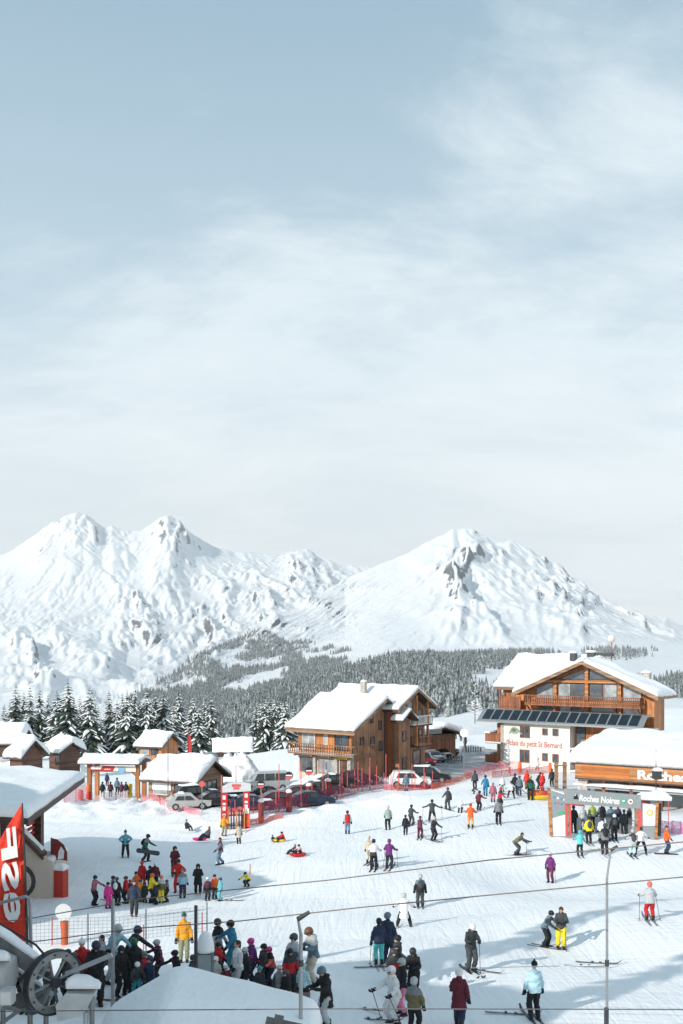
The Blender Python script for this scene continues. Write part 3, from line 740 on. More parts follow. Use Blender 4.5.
# slender snow-coated young larch before the white inn wall
def bare_tree(px, py, hpx, label, dd=None):
    b = gat(px, py) if dd is None else P(px, py, dd); s = hpx*b.y/F
    mb = MB(); rng = random.Random(int(px)); sn = MB()
    mb.tube([(0, 0, -.2), (0, 0, s)], [.07, .015], 6)
    for i in range(34):
        t = .15+.83*i/34; a = rng.random()*6.28; l = s*.20*(1.1-t)+.12; z = s*t
        p = [(0, 0, z), (math.cos(a)*l*.5, math.sin(a)*l*.5, z+l*.1), (math.cos(a)*l, math.sin(a)*l, z+l*.3)]
        mb.tube(p, [.025, .018, .008], 4); q = [(x, y, zz+.035) for x, y, zz in p]; sn.tube(q, [.05, .05, .03], 4)
    o = empty('young_larch', b); mb.build('trunk', BARK, o); sn.build('snow_cover', SNOW, o)
    tag(o, label, 'tree'); return o
bare_tree(509, 773, 36, 'slender bare young larch coated in snow before the white inn wall')
bare_tree(475, 722, 40, 'tall bare snow coated larch left of the inn solar panels', 150)
# ------------------------------------------------------------------ unseen trees and houses beside and behind the viewpoint, added to shadow the piste
def shadow_spruce(x, y, h, k, lb):
    o = empty('spruce_tree', (x, y, gzf(x, y)-.3), random.random()*6); s = h/HS[k]; o.scale = (s*.62, s*.62, s)
    link('trunk', SPR[k][0], o); link('crown', SPR[k][1], o); tag(o, lb, 'spruce tree')
# ------------------------------------------------------------------ building materials
W_OR = wood('orange_larch', (.58, .22, .065), .2, True, .3)
W_ORH = wood('orange_larch_boards', (.56, .24, .085), .16, False, .25)
W_RED = wood('red_stained_wood', (.36, .125, .055), .14, True, .3)
W_BR = wood('weathered_brown_wood', (.37, .19, .10), .2, True, .35)
W_BRH = wood('brown_log_boards', (.13, .058, .033), .22, False, .35)
W_DK = wood('dark_roof_timber', (.085, .05, .035), .2, False, .3)
W_TAN = wood('tan_timber', (.36, .22, .13), .18, False, .25)
PLASTER = solid('white_render', (.70, .665, .61), .85, var=.05, vscale=1.2, bmp=.2)
BEIGE = solid('beige_render', (.55, .48, .41), .85, var=.07, vscale=1.0, bmp=.2)
STONE = solid('stone_base', (.42, .38, .34), .85, var=.35, vscale=4, bmp=.6)
GLASS = glass('window_glass', (.10, .13, .16)); GLASS_L = glass('curtained_glass', (.42, .46, .48), .15)
SOLAR = solid('solar_cells', (.012, .024, .036), .5, 0, .2, .8, 0, .25)
METAL = solid('grey_metal', (.33, .35, .36), .45, .6, .1); DMETAL = solid('dark_metal', (.06, .065, .07), .5, .4, .15)
FRAME_W = solid('white_frame', (.72, .71, .68), .5, var=.05)
GREY = solid('grey_board', (.27, .30, .31), .6, var=.06); BLACK = solid('black_plastic', (.02, .02, .022), .5)
REDP = solid('red_print', (.50, .028, .03), .55, var=.06); CORAL = solid('coral_print', (.62, .10, .10), .55, var=.05)
WHITEP = solid('white_print', (.82, .82, .81), .6, var=.03); ORANGE = solid('orange_pad', (.72, .15, .035), .6, var=.1)
YELLOW = solid('yellow_pad', (.75, .50, .03), .6, var=.08); MAROON = solid('dark_red_pad', (.22, .03, .03), .6, var=.15)
MAGENTA = solid('magenta_pad', (.65, .05, .28), .5); BLUEP = solid('blue_print', (.06, .25, .5), .5); GREENP = solid('green_print', (.05, .45, .2), .5)

def window(parent, plane, c, w_, h_, out, frame=W_DK, pane=GLASS, mull=1, bars=0, t=.07, off=0.0):
    """window on a wall; plane 'y': wall at y=c[1] facing y*out ; plane 'x': wall at x=c[0] facing x*out"""
    mb = MB(); pn = MB()
    cx, cy, cz = c
    def bx(m, u0, u1, z0, z1, d0, d1):
        if plane == 'y':
            a, b = sorted((cy+out*d0, cy+out*d1)); m.box(cx+u0, cx+u1, a, b, cz+z0, cz+z1)
        else:
            a, b = sorted((cx+out*d0, cx+out*d1)); m.box(a, b, cy+u0, cy+u1, cz+z0, cz+z1)
    H = h_/2; W = w_/2
    bx(mb, -W-t, -W, -H-t, H+t, -.05, .09+off); bx(mb, W, W+t, -H-t, H+t, -.05, .09+off)
    bx(mb, -W, W, H, H+t, -.05, .09+off); bx(mb, -W, W, -H-t, -H, -.05, .12+off)
    for i in range(mull):
        u = -W+w_*(i+1)/(mull+1); bx(mb, u-.035, u+.035, -H, H, -.04, .07+off)
    for i in range(bars):
        z = -H+h_*(i+1)/(bars+1); bx(mb, -W, W, z-.03, z+.03, -.04, .065+off)
    f = mb.build('window', frame, parent)
    bx(pn, -W, W, -H, H, -.02, .03+off); pn.build('pane', pane, f)
    return f
def snow_on(parent, x0, x1, y0, y1, z, t=.18, name='ledge_snow'):
    return snow_pad(name, parent, (x0, y0, z), (x1, y0, z), (x1, y1, z), (x0, y1, z), t, n=5, m=3, amp=.04)
def railing(parent, pts, z, h=1.0, mat=W_BR, step=.35, solid_=False):
    mb = MB()
    for a, b in zip(pts, pts[1:]):
        a = Vector((*a, z)); b = Vector((*b, z)); L = (b-a).length; up = Vector((0, 0, 1))
        mb.bar(a+up*h, b+up*h, .12, .10); mb.bar(a+up*.1, b+up*.1, .08, .08)
        k = int(L/step)
        for i in range(k+1):
            p = a+(b-a)*(i/max(1, k)); mb.box(p.x-.045, p.x+.045, p.y-.045, p.y+.045, z, z+h-.02)
        if solid_:
            nrm = (b-a).normalized().cross(up)*.04
            mb.add([a+up*.15-nrm, b+up*.15-nrm, b+up*(h-.1)-nrm, a+up*(h-.1)-nrm, a+up*.15+nrm, b+up*.15+nrm, b+up*(h-.1)+nrm, a+up*(h-.1)+nrm],
                   [(0, 1, 2, 3), (7, 6, 5, 4), (0, 4, 5, 1), (1, 5, 6, 2), (2, 6, 7, 3), (3, 7, 4, 0)])
    return mb.build('railing', mat, parent)
def gable_roof(parent, x0, x1, y0, y1, ze, zr, xr=None, th=.3, mat=W_DK, snow=.9, axis='y', amp=.12, zel=None, sx=.0):
    """roof with ridge along y (axis='y'): eaves at x0,x1 height ze (zel on the right), ridge at xr height zr"""
    xr = (x0+x1)/2 if xr is None else xr; zl = ze; zrt = ze if zel is None else zel
    mb = MB()
    def q(x, y): return (x, y) if axis == 'y' else (y, x)
    prof = [(x0, zl), (xr, zr), (x1, zrt), (x1, zrt-th), (xr, zr-th), (x0, zl-th)]
    v = []
    for yy in (y0, y1):
        for (x, z) in prof: a, b = q(x, yy); v.append((a, b, z))
    f = [(0, 1, 4, 5), (1, 2, 3, 4), (11, 10, 7, 6), (10, 9, 8, 7), (0, 6, 7, 1), (1, 7, 8, 2), (2, 8, 9, 3), (3, 9, 10, 4), (4, 10, 11, 5), (5, 11, 6, 0)]
    mb.add(v, f); rf = mb.build('roof', mat, parent)
    sm = MB()
    def pt(x, y, z): a, b = q(x, y); return (a, b, z)
    if snow:
        snow_slab(sm, pt(x0+sx, y0+.02, zl), pt(xr+.25, y0+.02, zr+.01), pt(xr+.25, y1-.02, zr+.01), pt(x0+sx, y1-.02, zl), snow, amp=amp)
        snow_slab(sm, pt(xr-.25, y0+.03, zr+.01), pt(x1-sx, y0+.03, zrt), pt(x1-sx, y1-.03, zrt), pt(xr-.25, y1-.03, zr+.01), snow, amp=amp)
        fixm = sm.build('roof_snow', SNOW, rf, smooth=True)
    return rf
def local_frame(o, x, y, z, yaw): return empty(o, (x, y, z), yaw)

# ------------------------------------------------------------------ the large central chalet
def central_chalet():
    yaw = math.atan2(.796, .605); o = empty('chalet', (1.1, 105, -13.3), yaw); o.scale = (.80, .88, .98)
    tag(o, 'large snow roofed wooden chalet with balcony in the middle of the resort', 'chalet')
    z0 = -1.6
    # stone ground floor, wooden floors above
    MB().box(0, 7.6, 0, 8.3, z0, 2.3).build('ground_floor_wall', BEIGE, o)
    w = MB(); w.prism([(0.003, 2.3), (7.6, 2.3), (7.6, 7.6), (6.3, 7.9), (.003, 5.25)], .003, 8.3); w.build('wall', W_BR, o)
    MB().box(-.05, -.002, .05, 8.25, 2.45, 5.1).build('front_cladding', W_OR, o)
    MB().box(-.12, .0, -.02, .3, 2.4, 5.2).build('corner_post', W_OR, o)
    MB().box(.5, 7.62, -.06, -.003, z0, 2.31).build('side_cladding', W_BR, o)
    # roof A
    mb = MB(); prof = [(-1.15, 4.95), (6.35, 8.25), (8.2, 7.5), (8.2, 7.2), (6.35, 7.92), (-1.15, 4.65)]
    mb.prism(prof, -1.1, 9.5); rf = mb.build('roof', W_DK, o)
    mb = MB(); snow_slab(mb, (-1.25, -1.15, 4.95), (6.5, -1.15, 8.3), (6.5, 9.55, 8.3), (-1.25, 9.55, 4.95), .5, amp=.06, n=16, m=16)
    snow_slab(mb, (6.2, -1.1, 8.3), (8.1, -1.1, 7.55), (8.1, 9.5, 7.55), (6.2, 9.5, 8.3), .48, amp=.05); mb.build('roof_snow', SNOW, rf, smooth=True)
    MB().prism([(-1.2, 4.55), (6.3, 7.85), (6.3, 8.2), (-1.2, 4.9)], -1.16, -1.11).build('barge_board', W_TAN, rf)
    MB().box(-1.2, -1.15, -1.1, 9.5, 4.5, 4.9).build('fascia', W_TAN, rf)
    # eave-side windows and doors on the balcony
    window(o, 'x', (-.05, 6.6, 3.65), 1.9, 1.9, -1, FRAME_W, GLASS_L, 1)
    window(o, 'x', (-.05, 3.9, 3.8), .45, 1.0, -1, FRAME_W, GLASS_L, 0)
    window(o, 'x', (-.05, 1.5, 3.6), 1.9, 1.7, -1, W_DK, GLASS, 1)
    # balcony
    b = MB().box(-1.35, .0, -1.2, 9.0, 2.12, 2.3).box(0, 3.4, -1.2, 0, 2.12, 2.3)
    for y in (0, 2.7, 5.4, 8.1): b.box(-1.2, 0, y-.08, y+.08, 1.9, 2.12)
    bal = b.build('balcony', W_TAN, o)
    railing(bal, [(-1.3, 9.0), (-1.3, -1.15), (3.4, -1.15)], 2.3, 1.0, W_BR)
    snow_on(bal, -1.3, -.1, -.9, 8.8, 2.3, .12)
    # ground floor shop windows
    window(o, 'x', (0, 6.9, .9), 2.1, 1.5, -1, W_TAN, GLASS, 1)
    window(o, 'x', (0, 3.8, .9), 2.4, 1.5, -1, W_TAN, GLASS_L, 2)
    d = MB().box(-.08, 0, .75, 1.75, -1.2, 1.7).build('door', W_DK, o); MB().box(-.12, -.08, .9, 1.0, .1, .3).build('handle', METAL, d)
    MB().box(-.25, -.02, .4, 2.1, 1.75, 2.1).build('shop_sign', YELLOW, o)
    for ya, yb in ((2.0, 2.45), (5.35, 5.75), (0, .4)): MB().box(-.35, 0, ya, yb, z0, 2.1).build('stone_pier', STONE, o)
    # side windows
    for x, z, ww, hh in ((2.2, 3.5, .7, 1.1), (4.6, 3.4, .8, 1.1), (4.4, 6.0, .6, .8), (6.4, 5.2, .6, .9), (6.5, 2.9, .7, 1.0), (2.0, 4.6, .0, 0)):
        if ww: window(o, 'y', (x, 0, z), ww, hh, -1, W_DK, GLASS, 0)
    # drain pipe
    MB().tube([(7.35, -.12, z0), (7.35, -.12, 7.2)], .06, 6).build('drain_pipe', DMETAL, o)
    # block B, its gable end toward the right
    w = MB(); w.prism([(8.0, z0), (16, z0), (16, 7.0), (12, 8.75), (8.0, 7.0)], -1.0, 9.3); w.build('rear_wing_wall', W_BR, o)
    MB().box(7.61, 7.98, -.9, .1, z0, 7.0).build('recess_wall', W_RED, o)
    r2 = gable_roof(o, 7.0, 17.0, -2.4, 10.3, 6.95, 9.2, 12, .28, W_DK, .52, amp=.05)
    MB().prism([(6.95, 6.6), (12, 8.87), (12, 9.2), (6.95, 6.93)], -2.46, -2.41).prism([(12, 8.87), (17.05, 6.6), (17.05, 6.93), (12, 9.2)], -2.46, -2.41).build('barge_board', W_TAN, r2)
    # lower small gable
    w = MB(); w.prism([(7.9, z0), (10.6, z0), (10.6, 5.6), (9.3, 6.35), (7.9, 5.6)], -1.9, -1.003); w.build('porch_wall', W_BR, o)
    gable_roof(o, 7.3, 11.2, -2.9, -1.0, 5.75, 6.85, 9.3, .2, W_DK, .5, amp=.04)
    for x, z, ww, hh in ((11.5, 4.3, .8, 1.1), (11.3, 1.2, 1.0, 1.4), (13.8, 1.2, 1.8, 1.5), (14.6, 6.0, 1.0, 1.3), (12.0, 6.9, 1.3, 1.5), (14.8, 3.8, .8, 1.0)):
        window(o, 'y', (x, -1.0, z), ww, hh, -1, W_DK, GLASS if z < 4 else GLASS_L, 0)
    window(o, 'y', (9.2, -1.9, 3.9), .7, 1.0, -1, W_DK, GLASS, 0); window(o, 'y', (9.2, -1.9, .9), .8, 1.2, -1, W_DK, GLASS, 0)
    for z, x0, x1 in ((2.6, 12.4, 16), (5.0, 11.0, 16)):
        bb = MB().box(x0, x1, -2.2, -1.0, z-.16, z).build('balcony', W_DK, o); railing(bb, [(x0, -1.05), (x0, -2.15), (x1, -2.15), (x1, -1.05)], z, 1.0, FRAME_W if z > 3 else W_BR)
        snow_on(bb, x0+.1, x1-.1, -2.1, -1.1, z, .15)
    for x in (12.0, 14.9): MB().box(x-.14, x+.14, -2.2, -1.95, 2.6, 8.4).build('timber_post', W_OR, o)
    ch = MB().box(8.9, 9.5, 4, 4.7, 8.0, 9.9).build('chimney', STONE, r2); snow_on(ch, 8.9, 9.5, 4, 4.7, 9.9, .25)
    return o
central_chalet()
# kiosk beside the chalet corner
def kiosk():
    b = gat(368, 773); yaw = math.atan2(.796, .605); o = empty('ticket_kiosk', (b.x-.9, b.y-.6, b.z), yaw); tag(o, 'small brown kiosk with flat snowy roof at the large chalet corner', 'kiosk')
    MB().box(0, 3.0, 0, 2.2, -.3, 2.1).build('wall', W_RED, o); r = MB().box(-.3, 3.3, -.4, 2.5, 2.1, 2.25).build('roof', W_DK, o)
    snow_pad('roof_snow', r, (-.3, -.4, 2.25), (3.3, -.4, 2.25), (3.3, 2.5, 2.25), (-.3, 2.5, 2.25), .35, n=6, m=5, amp=.05)
    window(o, 'y', (1.6, 0, 1.2), .9, 1.1, -1, FRAME_W, GLASS_L, 0); MB().box(-.06, 0, .3, 1.9, .1, 1.9).build('orange_panel', W_ORH, o)
kiosk()
# garage / canopy behind the chalet
def back_hut():
    b = P(423, 757, 128); o = empty('garage', b, R(40)); tag(o, 'low brown garage under thick flat snow behind the large chalet', 'garage')
    MB().box(0, 6, 0, 5, -.5, 2.7).build('wall', W_BR, o); MB().box(1, 2.6, -.05, 0, 0, 2.2).box(3.3, 5, -.05, 0, 0, 2.2).build('door', W_RED, o)
    gable_roof(o, -.7, 6.7, -1.0, 5.7, 2.7, 3.7, None, .2, W_DK, .7)
    MB().box(-.6, 2.0, -1.4, -.2, 3.0, 3.6).build('grey_box', METAL, o)
back_hut()
# tall white wind banner by the chalet
def white_banner():
    b = gat(388, 772); o = empty('vertical_banner', b, R(30)); tag(o, 'tall white swirled banner on a dark post beside the chalet side wall', 'banner')
    s = b.y/F; MB().tube([(0, 0, -.3), (0, 0, 36*s)], .05, 6).build('pole', DMETAL, o)
    mb = MB(); n = 14
    for k in range(n):
        z0 = 20*s+k*16*s/n; z1 = z0+16*s/n*.9; x = .35*math.sin(k*1.25)*s*8; mb.box(x-.06, x+.62, -.02, .02, z0, z1)
    mb.build('banner', WHITEP, o)
white_banner()

# ------------------------------------------------------------------ the inn on the right
def inn():
    yaw = math.atan2(-.615, .788); o = empty('mountain_inn', (22.1, 124, -14.3), yaw)
    tag(o, 'large alpine inn with glazed wooden gable above white wall and solar panels', 'inn')
    z0 = -2
    # upper wooden body with gable
    MB().prism([(1, 5.0), (17, 5.0), (17, 9.4), (8.95, 12.75), (1, 9.4)], .0, 3.2).build('wall', W_OR, o)
    rf = gable_roof(o, -.15, 18.05, -1.7, 4.4, 9.05, 13.0, 8.95, .3, W_TAN, .6, amp=.08)
    MB().prism([(-.2, 8.62), (8.95, 12.6), (8.95, 13.02), (-.2, 9.07)], -1.78, -1.71).prism([(8.95, 12.6), (18.1, 8.62), (18.1, 9.07), (8.95, 13.02)], -1.78, -1.71).build('barge_board', W_TAN, rf)
    # timber frame in the gable
    fr = MB()
    for x in (4.9, 8.95, 13.0): fr.box(x-.22, x+.22, -.35, -.001, 5.2, 10.75 if x != 8.95 else 12.4)
    fr.box(3.3, 14.6, -.38, -.002, 10.4, 10.72); fr.box(2.2, 15.7, -.30, -.003, 7.95, 8.2)
    fr.build('timber_frame', W_ORH, o)
    # glass
    def gp(poly, name='window', mat=GLASS):
        f = MB().prism([(x, z) for x, z in poly], -.10, -.004).build(name, W_DK, o)
        cx = sum(p[0] for p in poly)/len(poly); cz = sum(p[1] for p in poly)/len(poly)
        pp = [(cx+(x-cx)*.93, cz+(z-cz)*.93) for x, z in poly]; MB().prism(pp, -.13, -.06).build('pane', mat, f)
    gp([(5.3, 10.8), (8.65, 10.8), (8.65, 12.05)], mat=GLASS); gp([(9.25, 10.8), (12.6, 10.8), (9.25, 12.05)], mat=GLASS)
    for a, b, m_ in ((5.25, 6.85, GLASS_L), (7.0, 8.6, GLASS), (9.3, 10.9, GLASS), (11.05, 12.65, GLASS_L)): gp([(a, 8.35), (b, 8.35), (b, 10.3), (a, 10.3)], mat=m_)
    gp([(2.3, 8.35), (4.6, 8.35), (4.6, 10.35), (4.1, 10.35), (2.3, 9.7)], mat=GLASS_L); gp([(13.35, 8.35), (15.6, 8.35), (15.6, 9.7), (13.9, 10.35), (13.35, 10.35)], mat=GLASS_L)
    for a, b, m_ in ((5.4, 6.9, GLASS_L), (7.0, 8.5, GLASS), (9.35, 12.6, GLASS), (13.3, 15.6, GLASS_L)): gp([(a, 5.9), (b, 5.9), (b, 7.6), (a, 7.6)], mat=m_)
    gp([(2.7, 5.9), (4.6, 5.9), (4.6, 7.6), (2.7, 7.6)], mat=GLASS)
    # gable balcony
    bb = MB().box(1.4, 15.9, -1.5, -.4, 7.62, 7.82).build('balcony', W_RED, o)
    railing(bb, [(1.4, -.45), (1.4, -1.45), (15.9, -1.45), (15.9, -.45)], 7.82, 1.0, W_RED, .24)
    br = MB()
    for x in (1.7, 5.2, 8.95, 12.7, 15.6): br.bar((x, -.05, 6.6), (x, -1.4, 7.6), .16)
    br.build('bracket', W_RED, o)
    # people watching from the balcony stay tiny; deck chairs skipped
    # left cross wing with its long snow slope
    MB().box(-3.4, 1.0, 2.0, 11, 4.4, 9.5).build('left_wing_wall', W_OR, o)
    mb = MB(); mb.prism([(1.2, 9.55), (6.6, 13.0), (12.5, 9.5), (12.5, 9.2), (6.6, 12.7), (1.2, 9.25)], -4.4, 8.9, plane='yz'); r2 = mb.build('roof', W_TAN, o)
    mb = MB(); snow_slab(mb, (-4.45, 1.15, 9.55), (8.6, 1.15, 9.55), (8.6, 6.8, 13.1), (-4.0, 6.8, 13.1), .85, amp=.10, n=16, m=12)
    snow_slab(mb, (-4.0, 6.4, 13.1), (8.6, 6.4, 13.1), (8.6, 12.5, 9.5), (-4.45, 12.5, 9.5), .8, amp=.1); mb.build('roof_snow', SNOW, r2, smooth=True)
    bb = MB().box(-3.5, -.4, .8, 2.0, 6.9, 7.1).build('balcony', W_RED, o); railing(bb, [(-3.45, 1.9), (-3.45, .9), (-.4, .9)], 7.1, 1.3, W_RED, .2, True)
    MB().box(-3.4, -3.2, .85, 1.05, 7.1, 9.3).build('timber_post', W_RED, o)
    # lower white block
    MB().box(-1, 8.1, -3, 0, z0, 5.45).box(8.1, 17.5, -1.6, 0, z0, 5.45).build('lower_wall', PLASTER, o)
    MB().box(8.11, 17.5, -1.66, -1.601, z0, 5.4).build('lower_cladding', W_OR, o)
    # canopy with the solar panels
    cp = MB(); cp.prism([(-3.75, 5.5), (-3.75, 5.68), (-2.15, 6.98), (-.6, 6.98), (-.6, 6.75), (-2.0, 6.75), (-3.5, 5.5)], -3.9, 17.0, plane='yz'); can = cp.build('canopy', METAL, o)
    nrm = Vector((0, -1.3, 1.6)).normalized()
    for k in range(16):
        x0 = -3.35+k*1.245; mb = MB()
        for (m_, e_, t_) in ((0, 0, .05), (1, .06, .07)):
            p = [Vector((x0+e_, -3.65+e_*.7, 5.76+e_*.6)), Vector((x0+1.19-e_, -3.65+e_*.7, 5.76+e_*.6)), Vector((x0+1.19-e_, -2.18-e_*.7, 6.96-e_*.6)), Vector((x0+e_, -2.18-e_*.7, 6.96-e_*.6))]
            v = p+[q+nrm*t_ for q in p]; mb.add(v, [(3, 2, 1, 0), (4, 5, 6, 7), (0, 1, 5, 4), (1, 2, 6, 5), (2, 3, 7, 6), (3, 0, 4, 7)], m_)
        mb.build('solar_panel', [GREY, SOLAR], can)
    MB().box(-3.9, 17.0, -3.86, -3.76, 5.5, 5.7).build('fascia', METAL, can)
    # lettering and painted emblem
    RS = solid('red_lettering', (.45, .10, .08), .8)
    M = Matrix.Translation((-.2, -3.012, 2.75)) @ Matrix.Rotation(R(90), 4, 'X')
    put_text('wall_lettering', 'Relais du petit St Bernard', .95, RS, o, M, width=7.3, bold=.012, extrude=.01)
    em = MB(); em.ell((.9, -3.03, 4.55), (.62, .03, .42), 12, 6); em.tube([(.2, -3.04, 4.2), (.7, -3.05, 4.9), (1.3, -3.05, 4.75), (1.9, -3.04, 4.1)], .09, 6); em.build('painted_emblem', solid('faded_green', (.25, .36, .28), .8), o)
    MB().ell((.85, -3.06, 4.62), (.28, .03, .24), 10, 6).build('painted_emblem', solid('faded_brown', (.2, .12, .1), .8), o)
    for x, z, ww, hh, m_ in ((2.3, 4.45, 1.15, 1.25, 1), (4.95, 4.6, .55, .65, 0), (6.3, 4.6, .6, .7, 0), (2.25, 1.55, 1.15, 1.4, 1), (4.95, 1.6, .6, .8, 0), (6.3, 1.55, .65, .85, 0)):
        window(o, 'y', (x, -3, z), ww, hh, -1, W_RED, GLASS, m_)
    # recessed balconies at the right of the white wall and stacked ones at the left corner
    for z in (.3, 2.9):
        bb = MB().box(8.2, 12.6, -3.1, -1.7, z-.2, z).build('balcony', FRAME_W, o); railing(bb, [(9.6, -3.0), (12.5, -3.0)], z, 1.0, W_OR, .25, True)
        window(o, 'y', (8.9, -1.66, z+1.3), 1.0, 1.9, -1, W_DK, GLASS, 0, off=.06)
        bl = MB().box(-3.4, -1.0, -2.6, 1.2, z-.25+.1, z+.1).build('balcony', FRAME_W, o)
        railing(bl, [(-1.1, -2.55), (-3.35, -2.55), (-3.35, 1.1)], z+.1, 1.0, W_RED, .25, True)
        snow_on(bl, -3.5, -2.7, -2.7, 1.1, z+1.1, .22)
        MB().box(-1.9, -1.0, -2.3, 1.0, z+.1, z+2.4).build('side_cladding', W_OR, o)
    MB().box(-1.002, -.6, -3.05, -2.95, z0, 5.4).build('corner_pier', STONE, o)
    # roof furniture: chimneys with snow, dark vents, red weather mast with pale ball
    for x, y, z, ww in ((4.6, 5.5, 12.9, .35), (6.6, 6.4, 13.0, .5), (14.8, 3.6, 10.6, .4)):
        c = MB().box(x-ww, x+ww, y-.35, y+.35, z-1.5, z+1.0).build('chimney', STONE if x > 14 else DMETAL, rf); snow_on(c, x-ww-.1, x+ww+.1, y-.45, y+.45, z+1.0, .25)
    mb = MB().tube([(9.4, 6, 12), (9.4, 6, 15.4)], .06, 6); mb.build('mast', REDP, rf); MB().ell((9.4, 6, 15.7), (.42, .42, .5), 12, 8).build('mast_ball', solid('cream_ball', (.75, .62, .55), .6), rf)
    MB().box(7.6, 9.6, 5.6, 6.2, 13.5, 13.95).build('roof_vent', DMETAL, rf)
inn()

# ------------------------------------------------------------------ lift station building with the long snow roof
def lift_building():
    L = math.hypot(8.05, 5); yaw = math.atan2(-5, 8.05); o = empty('lift_station', (22.0, 93, -14.6), yaw)
    tag(o, 'long low lift station under very thick snow with orange lettered board', 'lift station')
    mb = MB(); mb.prism([(-.7, 4.2), (9, 5.3), (9, 5.0), (-.7, 3.95)], -.4, 30, plane='yz'); rf = mb.build('roof', W_DK, o)
    m2 = MB(); snow_slab(m2, (-.6, -.75, 4.2), (30, -.75, 4.2), (30, 4.2, 4.8), (-.6, 4.2, 4.8), 1.4, amp=.07, vary=.05, n=40, m=10)
    snow_slab(m2, (-.4, 3.2, 4.7), (30, 3.2, 4.7), (30, 9, 5.3), (-.4, 9, 5.3), 1.5, amp=.10, vary=.06, n=50, m=9); m2.build('roof_snow', SNOW, rf, smooth=True)
    MB().box(0, 30, -.85, -.70, 2.85, 4.16).build('fascia_board', W_ORH, rf); MB().box(.55, 5.0, -.87, -.851, 2.98, 4.05).build('fascia_board', wood('bright_orange_board', (.55, .17, .03), .3, False, .1), rf)
    MB().box(0, 30, -.9, -.86, 4.1, 4.22).box(0, 30, -.9, -.86, 2.72, 2.85).build('fascia_trim', W_DK, rf)
    M = Matrix.Translation((5.75, -.885, 3.12)) @ Matrix.Rotation(R(90), 4, 'X')
    put_text('board_lettering', 'Roches Noires', 1.08, WHITEP, rf, M, width=8.9, bold=.035, extrude=.015)
    sn = MB(); snow_slab(sn, (-.3, -.55, 2.1), (30, -.55, 2.1), (30, 2.2, 2.25), (-.3, 2.2, 2.25), .28, amp=.08, n=30, m=5); sn.build('ledge_snow', SNOW, o, smooth=True)
    MB().box(.2, 30, -.3, 2.4, 1.85, 2.1).build('ledge', GREY, o)
    MB().box(.6, 30, 3.0, 8.6, -1, 4.4).build('wall', GREY, o)
    MB().box(.1, 1.0, -.4, .5, -1, 2.8).build('stone_pillar', STONE, o)
    for x in (2.5, 5, 7.6, 14): MB().box(x-.15, x+.15, -.3, 0, -1, 2.8).build('timber_post', W_RED, o)
    for x, w_ in ((3.4, 1.3), (6.2, 1.6)): window(o, 'y', (x, 3.0, 1.0), w_, 1.5, -1, W_DK, GLASS, 1)
    for x in (1.6, 3.6): MB().box(x, x+.9, .6, 1.5, -.5, 1.7).build('equipment_locker', W_ORH if x < 2 else DMETAL, o)
lift_building()
# wooden post pair left of the lift station
def post_pair():
    b = gat(561, 790); o = empty('timber_gatepost', b); tag(o, 'pair of tall timber posts left of the lift station roof', 'posts'); s = b.y/F
    for x in (-.45, .35): MB().box(x-.16, x+.16, -.16, .16, -.3, 28*s).build('post', W_TAN, o)
    MB().box(-.7, .6, -.05, .05, 24*s, 25*s).build('cross_beam', W_RED, o)
post_pair()

